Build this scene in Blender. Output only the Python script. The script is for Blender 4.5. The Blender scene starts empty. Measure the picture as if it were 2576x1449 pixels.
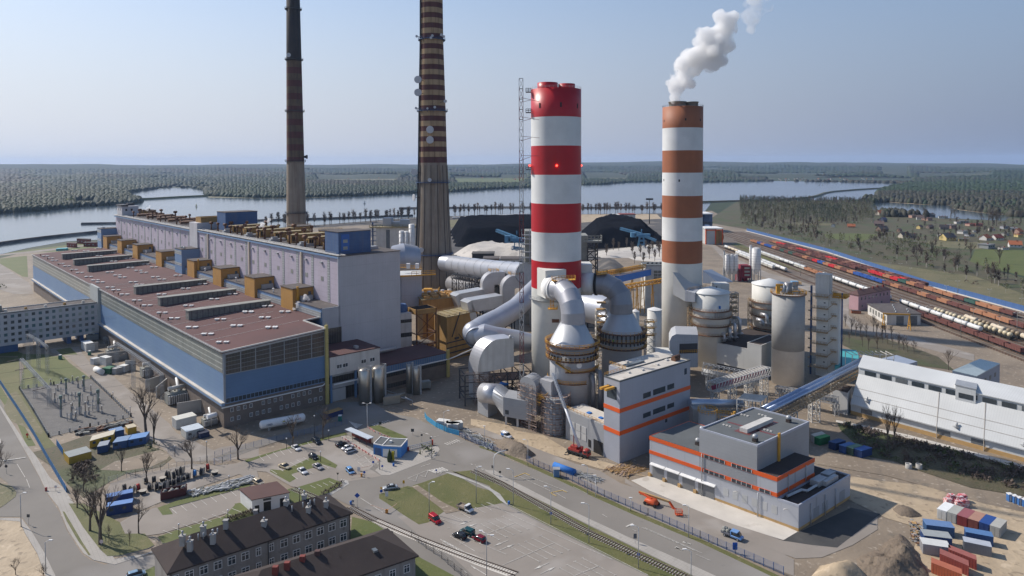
import bpy,random
from math import *
md=dist;en=enumerate;O=range
import numpy as np
random.Random.u=random.Random.uniform;random.u=random.uniform;random.seed(7)
R=radians
# camera
F=1717.;CX=1288.;CY=475.;HC=100.
PIT=R(2.0);ROL=R(0.2)
def si(n,k,v): n.inputs[k].default_value=v
SC=bpy.context.scene
cam=bpy.data.cameras.new('camera');camo=bpy.data.objects.new('camera',cam);SC.collection.objects.link(camo)
cam.sensor_width=36;cam.lens=36*F/2576;cam.shift_y=-(724.5-CY)/2576
cam.clip_start=1;cam.clip_end=60000
cp,sp=cos(PIT),sin(PIT);cr,sr=cos(ROL),sin(ROL)
FW=(0,cp,-sp);_u=(0,sp,cp);_r=(1,0,0)
RT=tuple(cr*_r[i]-sr*_u[i] for i in O(3));UP=tuple(sr*_r[i]+cr*_u[i] for i in O(3))
from mathutils import Matrix, Vector
camo.matrix_world=Matrix(((RT[0],UP[0],-FW[0],0),(RT[1],UP[1],-FW[1],0),(RT[2],UP[2],-FW[2],HC),(0,0,0,1)))
SC.camera=camo
# world, sun, exposure
SUN_EL=R(40);SUN_AZ=atan2(-.889,.458)
w=bpy.data.worlds.new('World');SC.world=w;w.use_nodes=True
nt=w.node_tree;sk=nt.nodes.new('ShaderNodeTexSky');sk.sky_type='NISHITA';sk.sun_disc=False
sk.sun_elevation=SUN_EL;sk.sun_rotation=SUN_AZ;sk.altitude=100;sk.air_density=1.0;sk.dust_density=.6;sk.ozone_density=2.5
tc=nt.nodes.new('ShaderNodeTexCoord');sx=nt.nodes.new('ShaderNodeSeparateXYZ');nt.links.new(tc.outputs['Generated'],sx.inputs[0])
ex=nt.nodes.new('ShaderNodeMapRange');si(ex,1,0);si(ex,2,.42);si(ex,3,1.);si(ex,4,0);ex.interpolation_type='SMOOTHSTEP';nt.links.new(sx.outputs[2],ex.inputs[0])
hx=nt.nodes.new('ShaderNodeMapRange');si(hx,1,-.6);si(hx,2,.6);nt.links.new(sx.outputs[0],hx.inputs[0])
hc=nt.nodes.new('ShaderNodeMix');hc.data_type='RGBA';si(hc,6,(5.2,5.4,5.9,1));si(hc,7,(1.75,2.1,2.95,1));nt.links.new(hx.outputs[0],hc.inputs[0])
hs=nt.nodes.new('ShaderNodeMix');hs.data_type='RGBA';nt.links.new(ex.outputs[0],hs.inputs[0]);nt.links.new(sk.outputs[0],hs.inputs[6]);nt.links.new(hc.outputs[2],hs.inputs[7])
nt.links.new(hs.outputs[2],nt.nodes['Background'].inputs[0]);nt.nodes['Background'].inputs[1].default_value=.12
sl=bpy.data.lights.new('sun','SUN');sl.energy=4.2;sl.angle=R(.6);sl.color=(1,.93,.84)
so=bpy.data.objects.new('sun',sl);SC.collection.objects.link(so)
sd=Vector((sin(SUN_AZ)*cos(SUN_EL),cos(SUN_AZ)*cos(SUN_EL),sin(SUN_EL)))
so.rotation_euler=sd.to_track_quat('Z','Y').to_euler()
SC.view_settings.view_transform='Standard';SC.view_settings.look='None';SC.view_settings.gamma=1;SC.view_settings.exposure=0.25
SC.cycles.max_bounces=6;SC.cycles.volume_bounces=7;SC.cycles.transparent_max_bounces=8
SC.cycles.volume_step_rate=1.0;SC.cycles.volume_max_steps=128
# picture <-> place
CR={'U':(2500,0,700/2029),'A':(0,700,1100/2452),'B':(1000,700,1100/2452),'C':(2000,700,1100/2452),'D':(3000,700,1096/2443),
'E':(0,1250,1000/2415),'F':(900,1250,1000/2415),'G':(1800,1000,1000/2415),'I':(2600,1000,800/2318),
'J':(0,1700,1000/2399),'K':(900,1700,1000/2399),'L':(1800,1700,1000/2399),'M':(2500,1600,1000/2415),
'N':(3300,1600,796/1638),'O':(0,0,4096/2576),'T':(3100,580,996/2576),'S':(2000,580,1100/2576),'R':(0,580,1024/2576),
'Q':(1500,0,900/1863),'V':(1050,0,300/483),'X':(1300,900,800/2318),'W':(1850,1300,650/1712),'Y':(2650,1400,850/2576),
'Z':(3350,1350,746/2402),'H':(2800,800,700/2536),'AA':(600,1950,1100/2576),'BB':(3500,750,596/2159),'CC':(3300,1800,796/2288)}
def ov(c,x,y):
 a,b,s=CR[c];return ((a+x*s)*.62890625,(b+y*s)*.62890625)
def ray(c,x,y):
 X,Y=ov(c,x,y);a=(X-CX)/F;b=(CY-Y)/F
 return tuple(FW[i]+a*RT[i]+b*UP[i] for i in O(3))
def P(c,x,y,z=0.):
 r=ray(c,x,y);t=(z-HC)/r[2];return (r[0]*t,r[1]*t,z)
def PY(c,x,y,Y):
 r=ray(c,x,y);t=Y/r[1];return (r[0]*t,Y,HC+r[2]*t)
def HT(p,c,y):
 Y=ov(c,0,y)[1];k=(CY-Y)/F
 q=(p[0],p[1],-HC);b=sum(q[i]*UP[i] for i in O(3));d=sum(q[i]*FW[i] for i in O(3))
 return (k*d-b)/(UP[2]-k*FW[2])
def near(k): return (lambda x,y,z=0.:P(k,x,y,z)),(lambda x,y,Y:PY(k,x,y,Y))
pA,yA=near('A');pB,yB=near('B');pC,yC=near('C');pD,yD=near('D');pE,yE=near('E');pF,yF=near('F');pG,yG=near('G');pH,yH=near('H');pI,yI=near('I')
pJ,yJ=near('J');pK,yK=near('K');pL,yL=near('L');pM,yM=near('M');pN,yN=near('N');pX,yX=near('X');pY,yY=near('Y');pZ,yZ=near('Z')
yQ=near('Q')[1];yU=near('U')[1];yV=near('V')[1];yW=near('W')[1];yO=near('O')[1]
class Fr:
 def __init__(s,o,U,V):
  s.o=o;s.U=U;s.V=V
 def __call__(s,u,v,z=0.):
  return (s.o[0]+u*s.U[0]+v*s.V[0],s.o[1]+u*s.U[1]+v*s.V[1],z)
def fr3(o,a,b):
 def n(p):
  l=hypot(p[0]-o[0],p[1]-o[1]);return ((p[0]-o[0])/l,(p[1]-o[1])/l)
 return Fr(o,n(a),n(b))
def frA(o,deg):
 a=R(deg);return Fr(o,(cos(a),sin(a)),(-sin(a),cos(a)))
# mesh builder
def sub(a,b): return (a[0]-b[0],a[1]-b[1],a[2]-b[2])
def I(a,b): return (a[0]+b[0],a[1]+b[1],a[2]+b[2])
def mul(a,k): return (a[0]*k,a[1]*k,a[2]*k)
def cross(a,b): return (a[1]*b[2]-a[2]*b[1],a[2]*b[0]-a[0]*b[2],a[0]*b[1]-a[1]*b[0])
def nrm(a):
 l=sqrt(a[0]**2+a[1]**2+a[2]**2) or 1;return (a[0]/l,a[1]/l,a[2]/l)
def Q(a,b,t): return tuple(a[i]+(b[i]-a[i])*t for i in O(len(a)))
def tube_segs(pts,r,n=28):
 rings=[];up=None;L=len(pts)
 for j,p in en(pts):
  d=nrm(sub(pts[min(j+1,L-1)],pts[max(j-1,0)]))
  if up is None: up=(0,0,1) if abs(d[2])<.9 else (1,0,0)
  x=nrm(cross(d,up));y=cross(x,d);up=y
  k=1.
  if 0<j<L-1:
   a=nrm(sub(pts[j],pts[j-1]));k=1/max(.8,sum(a[i]*d[i] for i in O(3)))
  rings.append([I(p,I(mul(x,r*cos(2*pi*i/n)),mul(y,r*k*sin(2*pi*i/n)))) for i in O(n)])
 out=[]
 for a,b in zip(rings,rings[1:]):
  C=N();C.v=a+b;C.idx(0,[(i,(i+1)%n,n+(i+1)%n,n+i) for i in O(n)],True);out.append(C)
 return out
class N:
 def __init__(s): s.v=[];s.f=[];s.m=[];s.mi=0;s.sm=[]
 def A(s,pts,smooth=False):
  n=len(s.v);s.v+=[tuple(p) for p in pts];s.f.append(tuple(O(n,n+len(pts))));s.m.append(s.mi);s.sm.append(smooth)
 def idx(s,n,fs,smooth=False):
  for f in fs: s.f.append(tuple(n+i for i in f));s.m.append(s.mi);s.sm.append(smooth)
 def H(s,p):
  n=len(s.v);s.v+=[tuple(q) for q in p];s.idx(n,((3,2,1,0),(4,5,6,7),(0,1,5,4),(1,2,6,5),(2,3,7,6),(3,0,4,7)))
 def X(s,x0,x1,y0,y1,z0,z1):
  s.H([(x0,y0,z0),(x1,y0,z0),(x1,y1,z0),(x0,y1,z0),(x0,y0,z1),(x1,y0,z1),(x1,y1,z1),(x0,y1,z1)])
 def F(s,T,u0,u1,v0,v1,z0,z1,dz=0):
  s.H([T(u0,v0,z0),T(u1,v0,z0),T(u1,v1,z0),T(u0,v1,z0),T(u0,v0,z1),T(u1,v0,z1),T(u1,v1,z1+dz),T(u0,v1,z1+dz)])
 def B(s,a,b,w,h=None):
  h=h or w;d=nrm(sub(b,a));up=(0,0,1) if abs(d[2])<.95 else (1,0,0)
  x=nrm(cross(d,up));y=cross(x,d);x=mul(x,w/2);y=mul(y,h/2)
  c=[]
  for p in (a,b): c+=[I(I(p,x),y),I(sub(p,x),y),sub(sub(p,x),y),sub(I(p,x),y)]
  s.H([c[0],c[1],c[2],c[3],c[4],c[5],c[6],c[7]])
 def L(s,c,prof,n=24,mats=None,capb=False,capt=True,axis=None,smooth=True,a0=0,a1=2*pi):
  full=abs(a1-a0-2*pi)<1e-6;k=n if full else n+1
  n0=len(s.v)
  for r,z in prof:
   for i in O(k):
    a=a0+(a1-a0)*i/n;s.v.append((c[0]+r*cos(a),c[1]+r*sin(a),c[2]+z))
  m=s.mi
  for j in O(len(prof)-1):
   if mats: s.mi=mats[j]
   for i in O(n):
    i2=(i+1)%k if full else i+1
    s.idx(n0,((j*k+i,j*k+i2,(j+1)*k+i2,(j+1)*k+i),),smooth)
  if capb: s.idx(n0,(tuple(O(k))[::-1],))
  if capt and prof[-1][0]>.001: s.idx(n0,(tuple((len(prof)-1)*k+i for i in O(k)),))
  s.mi=m
 def Y(s,c,r,h,n=16,r2=None): s.L(c,[(r,0),(r if r2 is None else r2,h)],n,capb=True)
 def T(s,pts,r,n=8,cap=True,smooth=True):
  rs=r if isinstance(r,(list,tuple)) else [r]*len(pts)
  n0=len(s.v);up=None;L=len(pts)
  for j,p in en(pts):
   d=nrm(sub(pts[min(j+1,L-1)],pts[max(j-1,0)]))
   if up is None:
    up=(0,0,1) if abs(d[2])<.9 else (1,0,0)
   x=nrm(cross(d,up));y=cross(x,d);up=y
   for i in O(n):
    a=2*pi*i/n;s.v.append(I(p,I(mul(x,rs[j]*cos(a)),mul(y,rs[j]*sin(a)))))
  for j in O(L-1):
   s.idx(n0,[(j*n+i,j*n+(i+1)%n,(j+1)*n+(i+1)%n,(j+1)*n+i) for i in O(n)],smooth)
  if cap: s.idx(n0,(tuple(O(n))[::-1],tuple((L-1)*n+i for i in O(n))))
 def S(s,a,b,w,h,step,t=.15,sides=True):
  d=sub(b,a);L=sqrt(sum(q*q for q in d));dn=nrm(d);x=nrm(cross(dn,(0,0,1) if abs(dn[2])<.9 else (1,0,0)));y=cross(x,dn)
  n=max(1,int(L/step));cs=[(-w/2,-h/2),(w/2,-h/2),(w/2,h/2),(-w/2,h/2)]
  def q(t_,c): return I(Q(a,b,t_),I(mul(x,c[0]),mul(y,c[1])))
  for c in cs: s.B(q(0,c),q(1,c),t*1.4)
  for i in O(n+1):
   for k in O(4):
    s.B(q(i/n,cs[k]),q(i/n,cs[(k+1)%4]),t)
    if i<n: s.B(q(i/n,cs[k]),q((i+1)/n,cs[(k+1)%4]),t)
 def R(s,pts,h=1.1,t=.07,post=2.0,closed=False):
  P_=list(pts)+([pts[0]] if closed else [])
  for a,b in zip(P_,P_[1:]):
   L=md(a,b)
   for z in (h,h*.5): s.B(I(a,(0,0,z)),I(b,(0,0,z)),t)
   k=max(1,int(L/post))
   for i in O(k): 
    p=Q(a,b,i/k);s.B(p,I(p,(0,0,h)),t)
 def ico(s,c,r,sub_=1,jit=0,sq=1.,rnd=random):
  V,Fc=ICO[sub_];n=len(s.v)
  for v in V:
   k=r*(1+rnd.u(-jit,jit));s.v.append((c[0]+v[0]*k,c[1]+v[1]*k,c[2]+v[2]*k*sq))
  s.idx(n,Fc,True)
def _ico():
 t=(1+5**.5)/2
 v=[nrm(p) for p in ((-1,t,0),(1,t,0),(-1,-t,0),(1,-t,0),(0,-1,t),(0,1,t),(0,-1,-t),(0,1,-t),(t,0,-1),(t,0,1),(-t,0,-1),(-t,0,1))]
 f=[(0,11,5),(0,5,1),(0,1,7),(0,7,10),(0,10,11),(1,5,9),(5,11,4),(11,10,2),(10,7,6),(7,1,8),(3,9,4),(3,4,2),(3,2,6),(3,6,8),(3,8,9),(4,9,5),(2,4,11),(6,2,10),(8,6,7),(9,8,1)]
 out=[(v,f)]
 for _ in O(2):
  v=list(out[-1][0]);f2=[];c={}
  def mid(a,b):
   k=(min(a,b),max(a,b))
   if k not in c: v.append(nrm(I(v[a],v[b])));c[k]=len(v)-1
   return c[k]
  for a,b,d in out[-1][1]:
   e,g,h=mid(a,b),mid(b,d),mid(d,a);f2+=[(a,e,h),(b,g,e),(d,h,g),(e,g,h)]
  out.append((v,f2))
 return out
ICO=_ico()
def chained(f):
 def g(s,*a,**k): f(s,*a,**k);return s
 return g
for w_ in 'A H X F B L Y T S R ico'.split(): setattr(N,w_,chained(getattr(N,w_)))
CUR=[None]
N.P=lambda s,n,m,*a,**k:J(n,s,m,CUR[0],*a,**k)
def mo(C,name,mats,off=(0,0,0)):
 me=bpy.data.meshes.new(name)
 if off!=(0,0,0): vs=[(a[0]-off[0],a[1]-off[1],a[2]-off[2]) for a in C.v]
 else: vs=C.v
 me.from_pydata(vs,[],C.f)
 for m in (mats if isinstance(mats,(list,tuple)) else [mats]): me.materials.append(m)
 me.polygons.foreach_set('material_index',C.m);me.polygons.foreach_set('use_smooth',C.sm)
 me.update();return me
COL=SC.collection
def link(name,data,parent=None):
 o=bpy.data.objects.new(name,data);COL.objects.link(o)
 if parent is not None: o.parent=parent
 return o
def sl_(n,m,a,t,r): return link(n,mo(m,n,a,wl(t)),r)
def tag(o,lb=None,cat=None,group=None,kind=None):
 if lb: o['label']=lb
 if cat: o['category']=cat
 if group: o['group']=group
 if kind: o['kind']=kind
 return o
def K(name,lb,cat,loc=(0,0,0),group=None,rz=0):
 o=link(name,None);o.location=loc;o.rotation_euler=(0,0,rz);CUR[0]=o;return tag(o,lb,cat or name.replace('_',' '),group)
def wl(o):
 l=(0,0,0)
 while o is not None: l=I(l,tuple(o.location));o=o.parent
 return l
def J(name,C,mats,parent,lb=None,local=False,kind=None):
 off=(0,0,0) if local else wl(parent)
 rz=parent.rotation_euler.z
 if rz and not local:
  c_,s_=cos(-rz),sin(-rz);C.v=[((x-off[0])*c_-(y-off[1])*s_,(x-off[0])*s_+(y-off[1])*c_,z-off[2]) for x,y,z in C.v];off=(0,0,0)
 o=link(name,mo(C,name,mats,off),parent)
 if lb: o['label']=lb
 if kind: o['kind']=kind
 return o
def solo(name,C,mats,lb,cat,group=None,kind=None,loc=None):
 if loc is None:
  xs=[v[0] for v in C.v];ys=[v[1] for v in C.v];zs=[v[2] for v in C.v]
  loc=((min(xs)+max(xs))/2,(min(ys)+max(ys))/2,min(zs))
 o=link(name,mo(C,name,mats,loc));o.location=loc
 return tag(o,lb,cat,group,kind)
def struct(name,C,mats,kind='structure',lb=None):
 o=link(name,mo(C,name,mats));o['kind']=kind
 if lb: o['label']=lb
 return o
def copy_tree(o,parent=None):
 c=o.copy();COL.objects.link(c)
 if parent is not None: c.parent=parent
 for ch in list(o.children): copy_tree(ch,c)
 return c
ORD=['','first','second','third','fourth','fifth','sixth','seventh','eighth','ninth','tenth','eleventh','twelfth','thirteenth','fourteenth','fifteenth','sixteenth','seventeenth','eighteenth','nineteenth','twentieth']
TENS={2:'twenty',3:'thirty',4:'forty',5:'fifty',6:'sixty',7:'seventy',8:'eighty',9:'ninety'}
def od(n):
 if n<=20: return ORD[n]
 if n%10==0: return TENS[n//10][:-1]+'ieth'
 return TENS[n//10]+'-'+ORD[n%10]
# materials
def mat(name,c,c2=None,scale=.25,ro=.75,metal=0.,det=4.,bump=0.,bs=2.,sm_=(),sk_=None,contrast=1.,spec=.4,fine=None,bands=None):
 m=bpy.data.materials.new(name);m.use_nodes=True;n=m.node_tree.nodes;l=m.node_tree.links
 b=n['Principled BSDF'];si(b,'Roughness',ro);si(b,'Metallic',metal)
 si(b,'Specular IOR Level',spec)
 c=tuple(c)+(1,);c2=tuple(c2)+(1,) if c2 else tuple(min(1,x*.78) for x in c[:3])+(1,)
 g=n.new('ShaderNodeNewGeometry');pos=g.outputs['Position']
 t=n.new('ShaderNodeTexNoise');si(t,'Scale',scale);si(t,'Detail',det);si(t,'Roughness',.6)
 l.new(pos,t.inputs['Vector'])
 mr=n.new('ShaderNodeMapRange');si(mr,1,.5-.22/contrast);si(mr,2,.5+.22/contrast);l.new(t.outputs[0],mr.inputs[0])
 mx=n.new('ShaderNodeMix');mx.data_type='RGBA';si(mx,6,c);si(mx,7,c2);l.new(mr.outputs[0],mx.inputs[0])
 out=mx.outputs[2]
 def mulc(fac,col,o):
  q=n.new('ShaderNodeMix');q.data_type='RGBA';si(q,7,tuple(col)+(1,))
  l.new(fac,q.inputs[0]);l.new(o,q.inputs[6]);return q.outputs[2]
 def M(op,a,b_=None,c_=None):
  q=n.new('ShaderNodeMath');q.operation=op
  for i,x in en((a,b_,c_)):
   if x is None: continue
   if isinstance(x,(int,float)): si(q,i,x)
   else: l.new(x,q.inputs[i])
  return q.outputs[0]
 if fine:
  for fs,th,fc,st in fine:
   t2=n.new('ShaderNodeTexNoise');si(t2,'Scale',fs);si(t2,'Detail',3);l.new(pos,t2.inputs['Vector'])
   r2=n.new('ShaderNodeMapRange');si(r2,1,th);si(r2,2,th+.08);si(r2,4,st);l.new(t2.outputs[0],r2.inputs[0])
   out=mulc(r2.outputs[0],fc,out)
 if sk_:
  sc,st,sc_c=sk_
  mp=n.new('ShaderNodeMapping');si(mp,'Scale',(sc,sc,sc*.06));l.new(pos,mp.inputs[0])
  t3=n.new('ShaderNodeTexNoise');si(t3,'Scale',1);si(t3,'Detail',5);si(t3,'Roughness',.65);l.new(mp.outputs[0],t3.inputs['Vector'])
  r3=n.new('ShaderNodeMapRange');si(r3,1,.45);si(r3,2,.75);si(r3,4,st);l.new(t3.outputs[0],r3.inputs[0])
  out=mulc(r3.outputs[0],sc_c,out)
 for ax,per,wd,dk in sm_:
  d=n.new('ShaderNodeVectorMath');d.operation='DOT_PRODUCT';si(d,1,ax);l.new(pos,d.inputs[0])
  T=M('FRACT',M('DIVIDE',d.outputs['Value'],per));s_=M('LESS_THAN',T,wd/per)
  q=n.new('ShaderNodeMix');q.data_type='RGBA';q.blend_type='MULTIPLY';si(q,7,(dk,dk,dk,1));l.new(s_,q.inputs[0]);l.new(out,q.inputs[6]);out=q.outputs[2]
 l.new(out,b.inputs['Base Color'])
 if bump:
  t4=n.new('ShaderNodeTexNoise');si(t4,'Scale',bs);si(t4,'Detail',4);l.new(pos,t4.inputs['Vector'])
  bp=n.new('ShaderNodeBump');si(bp,'Strength',bump);si(bp,'Distance',.3);l.new(t4.outputs[0],bp.inputs['Height']);l.new(bp.outputs[0],b.inputs['Normal'])
 return m
Z=(0,0,1)
HU=(-.6896,.7242,0);HV=(.766,.643,0)
class Mats(dict): __getattr__=dict.__getitem__
M=Mats()
def D(k,*a,**kw): M[k]=mat(k,*a,**kw)
D('earth',(.27,.215,.155),(.17,.135,.10),.05,bump=.5,bs=.8,fine=((.6,.6,(.40,.34,.27),.7),(.12,.62,(.13,.115,.09),.6)))
D('sand',(.47,.37,.25),(.33,.255,.17),.08,bump=.9,bs=.5,fine=((.5,.58,(.24,.185,.125),.8),(.2,.62,(.55,.44,.31),.7)))
D('dsl',(.13,.10,.075),(.20,.155,.11),.2,bump=1.,bs=1.2,fine=((.8,.6,(.08,.065,.05),.7),))
D('grass',(.085,.095,.025),(.135,.125,.045),.09,bump=.5,bs=3,fine=((.5,.6,(.17,.15,.07),.6),(1.6,.62,(.05,.06,.02),.6)))
D('lawn',(.075,.10,.02),(.115,.12,.035),.07,bump=.4,bs=3,fine=((.7,.6,(.14,.14,.05),.5),))
D('dry',(.17,.145,.075),(.10,.10,.045),.05,bump=.6,bs=1.5,fine=((.4,.57,(.22,.18,.11),.7),))
D('brush',(.07,.065,.035),(.11,.09,.05),.12,bump=1.,bs=1.5,fine=((.5,.6,(.045,.06,.02),.8),(.03,.5,(.06,.08,.025),.7)))
D('asphalt',(.225,.205,.18),None,.04,ro=.9,fine=((.02,.53,(.29,.27,.25),.6),(.35,.66,(.15,.14,.13),.5)),sk_=None)
D('as2',(.285,.25,.215),None,.06,ro=.9,fine=((.3,.64,(.19,.175,.155),.5),(.05,.55,(.34,.31,.28),.6)))
D('asn',(.045,.045,.045),(.07,.068,.065),.15,ro=.85,fine=((.1,.57,(.10,.095,.09),.6),))
D('paving',(.40,.37,.33),None,.1,ro=.9,sm_=((HU,1.0,.08,.82),(HV,1.0,.08,.82)),fine=((.5,.62,(.26,.24,.21),.5),))
D('cnc',(.40,.385,.36),None,.12,ro=.9,fine=((.4,.6,(.24,.225,.2),.5),))
D('slab',(.60,.555,.49),None,.12,ro=.9,fine=((.25,.62,(.36,.32,.27),.6),))
D('kerb',(.42,.40,.37),ro=.9)
D('paint',(.62,.59,.53),(.36,.34,.31),1.5,ro=.8,contrast=1.5)
D('pty',(.60,.40,.10),(.40,.30,.14),1.5)
D('gravel',(.15,.14,.13),(.10,.095,.09),.4,bump=.6,bs=5,fine=((2.,.6,(.21,.2,.185),.6),))
D('bal',(.19,.15,.115),(.115,.09,.07),.05,bump=.5,bs=4,sm_=(((1,0,0),2.5,.5,.72),),fine=((.08,.56,(.26,.215,.17),.6),))
D('coal',(.007,.008,.011),(.014,.015,.019),.08,ro=1,bump=.4,bs=.3,spec=0)
D('cds',(.11,.10,.095),(.06,.058,.055),.03,ro=.95,fine=((.02,.55,(.2,.175,.15),.7),))
D('ash',(.52,.48,.43),None,.06,bump=1.,bs=.3,fine=((.1,.6,(.28,.26,.23),.6),))
D('rust',(.18,.085,.045),(.10,.05,.03),.5)
D('rls',(.17,.13,.10),(.10,.075,.06),.3,ro=.5,metal=.3)
D('slp',(.33,.30,.27),None,1.)
D('water',(.045,.065,.085),(.055,.08,.10),.002,ro=.12,spec=.6,bump=.25,bs=.15)
D('ffd',(.035,.05,.02),None,.003,fine=((.006,.62,(.15,.155,.07),.7),))
D('hills',(.030,.042,.026),(.045,.055,.03),.002,ro=.95,fine=((.002,.6,(.10,.10,.06),.5),))
D('lilac',(.52,.46,.53),None,.06,sm_=((Z,2.4,.14,.82),(HU,6.,.12,.9)),sk_=(.35,.55,(.40,.34,.36)),ro=.65)
D('llp',(.55,.54,.56),None,.1,sm_=((Z,2.4,.12,.88),),sk_=(.35,.4,(.4,.38,.37)))
D('gable',(.47,.485,.51),None,.05,sm_=((HV,.9,.2,.93),(Z,9.,.18,.86)),sk_=(.5,.4,(.36,.36,.375)),ro=.6)
D('blue',(.145,.235,.385),(.18,.275,.41),.05,sm_=((Z,1.7,.09,.82),(HU,12.,.12,.85)),sk_=(.3,.35,(.17,.25,.42)),ro=.55)
D('bgb',(.12,.215,.36),None,.08,sm_=((Z,1.7,.09,.85),),ro=.5)
D('bdk',(.05,.10,.22),(.065,.125,.25),.3,sm_=((Z,1.6,.1,.8),),sk_=(.6,.5,(.12,.14,.2)))
D('rgl',(.20,.215,.20),(.28,.28,.25),.15,sm_=((Z,2.05,.28,2.2),(HU,6,.2,.8)),ro=.35,sk_=(.5,.5,(.14,.14,.12)))
D('gdk',(.035,.035,.04),(.07,.065,.055),.35,ro=.15,spec=.6,sm_=((HV,1.2,.12,2.2),))
D('mul_',(.32,.34,.36),ro=.5)
D('pane',(.03,.04,.05),(.06,.075,.085),.5,ro=.12,spec=.6)
D('ptl',(.045,.10,.13),(.08,.16,.18),.4,ro=.15,spec=.6)
D('pnl',(.35,.36,.30),(.2,.25,.25),.6,ro=.3)
D('wst',(.36,.37,.36),(.24,.25,.25),.6,ro=.35,sm_=((Z,1.2,.16,1.9),))
D('rfb',(.125,.062,.058),None,.03,ro=.9,fine=((.12,.6,(.16,.09,.08),.5),(.02,.55,(.085,.05,.05),.6)),sm_=((HV,1.1,.06,.88),))
D('tar',(.115,.10,.095),(.075,.065,.062),.08,ro=.95,fine=((.4,.6,(.17,.15,.135),.5),))
D('rfg',(.115,.125,.13),None,.15,ro=.9,fine=((.1,.6,(.14,.15,.155),.6),),sm_=(((.784,.621,0),1.1,.05,.85),))
D('lan',(.30,.30,.27),(.20,.20,.18),.3)
D('lgl',(.12,.125,.12),(.22,.22,.20),.9,ro=.4,sm_=((HV,2.4,.5,.6),))
D('ochre',(.46,.245,.06),(.38,.20,.055),.12,sm_=((Z,1.5,.07,.86),),sk_=(.6,.35,(.30,.16,.06)),ro=.7)
D('och',(.40,.235,.075),None,.2,sk_=(.4,.7,(.16,.09,.04)),ro=.75)
D('rfo',(.33,.26,.13),(.23,.19,.11),.2)
D('white',(.78,.77,.75),None,.15,ro=.6)
D('dw',(.62,.60,.56),None,.2,sk_=(.5,.6,(.36,.33,.29)),ro=.7)
D('pgr',(.50,.50,.49),None,.1,sk_=(.4,.3,(.36,.36,.35)),ro=.65)
D('bkg',(.19,.155,.13),None,.3,sm_=((Z,.6,.06,.85),),fine=((.1,.6,(.24,.19,.15),.5),))
D('render',(.30,.28,.26),None,.15,sk_=(.35,.7,(.12,.105,.095)),fine=((.6,.62,(.15,.135,.12),.6),))
D('rfm',(.115,.062,.055),None,.1,ro=.85)
D('rfd',(.045,.034,.031),(.060,.045,.040),.2,ro=.95,fine=((1.5,.6,(.07,.055,.048),.4),))
D('chr_',(.50,.012,.02),None,.1,ro=.4,sk_=(.4,.25,(.36,.02,.025)),sm_=((Z,2.5,.05,.93),))
D('chw',(.76,.76,.745),None,.08,ro=.5,sk_=(.3,.25,(.6,.6,.58)),sm_=((Z,2.5,.05,.94),))
D('crm',(.70,.69,.64),None,.08,ro=.6)
D('cht',(.36,.125,.055),None,.1,ro=.6,sk_=(.35,.4,(.24,.085,.045)),sm_=((Z,2.5,.06,.92),))
D('chc',(.30,.25,.195),None,.1,sk_=(.35,.8,(.15,.09,.05)),ro=.9)
D('cho',(.42,.29,.165),None,.15,sk_=(.4,.9,(.10,.055,.03)),ro=.9)
D('chm',(.12,.045,.04),None,.15,sk_=(.4,.7,(.045,.022,.018)),ro=.9)
D('chs',(.035,.030,.030),(.055,.042,.036),.1,sk_=(.4,.7,(.02,.017,.017)),ro=.9)
D('stb',(.05,.09,.19),ro=.6)
D('dks',(.05,.05,.055),None,.5,ro=.6)
D('galv',(.42,.43,.44),None,.6,ro=.45,metal=.3)
D('alu',(.56,.56,.58),None,.12,ro=.38,metal=.55,sk_=(.3,.3,(.4,.4,.42)),sm_=((Z,3.2,.06,.85),))
D('alf',(.52,.53,.54),None,.1,ro=.42,metal=.35)
D('duct',(.43,.45,.50),None,.08,ro=.4,metal=.35,sk_=(.25,.25,(.34,.36,.4)))
D('dcd',(.20,.20,.21),(.28,.27,.27),.2,ro=.45,metal=.4)
D('yellow',(.62,.32,.04),(.48,.25,.04),.8,ro=.6)
D('rlp',(.42,.30,.17),(.36,.26,.16),.8,ro=.7)
D('abs_',(.44,.44,.45),None,.1,sk_=(.25,.35,(.32,.31,.3)),ro=.6,sm_=((Z,3.,.07,.85),))
D('dmw',(.68,.69,.68),None,.1,ro=.5)
D('gcl',(.36,.37,.385),None,.08,ro=.5,metal=.1,sm_=((Z,1.0,.06,.9),))
D('svc',(.45,.46,.49),(.42,.43,.46),.05,ro=.45,metal=.1,sm_=(((-.711,.704,0),6.,.1,.75),(Z,1.2,.05,.93)))
D('orange',(.72,.115,.02),(.66,.10,.02),.3,ro=.5)
D('tan',(.52,.33,.14),None,.5)
D('slc',(.40,.395,.38),None,.1,sk_=(.2,.35,(.28,.28,.27)),fine=((.25,.6,(.29,.29,.285),.5),),sm_=((Z,2.4,.1,.9),))
D('whroof',(.62,.63,.62),None,.04,ro=.5,sm_=(((-.631,.776,0),.8,.12,.9),),fine=((.05,.62,(.5,.5,.48),.5),))
D('wwl',(.60,.615,.61),None,.08,ro=.6,sm_=(((-.631,.776,0),6.,.1,.85),))
D('teal',(.06,.34,.36),(.08,.39,.40),.08,ro=.5)
D('ggr',(.10,.115,.125),(.16,.17,.175),.5,ro=.25,spec=.6)
D('black',(.02,.02,.02),ro=.6)
D('rubber',(.018,.018,.018),ro=.8)
D('bark',(.085,.065,.05),(.13,.105,.085),2)
D('birch',(.42,.39,.35),(.25,.22,.19),2)
D('twig',(.12,.085,.065),(.075,.055,.045),.8)
D('twp',(.15,.115,.09),(.10,.08,.065),.8)
D('twg',(.105,.12,.045),(.13,.115,.055),.2)
D('pine',(.030,.05,.018),(.02,.035,.014),.4)
D('bsg',(.06,.08,.025),(.09,.10,.035),.4)
D('tlr',(.22,.045,.035),(.16,.04,.03),.4)
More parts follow.
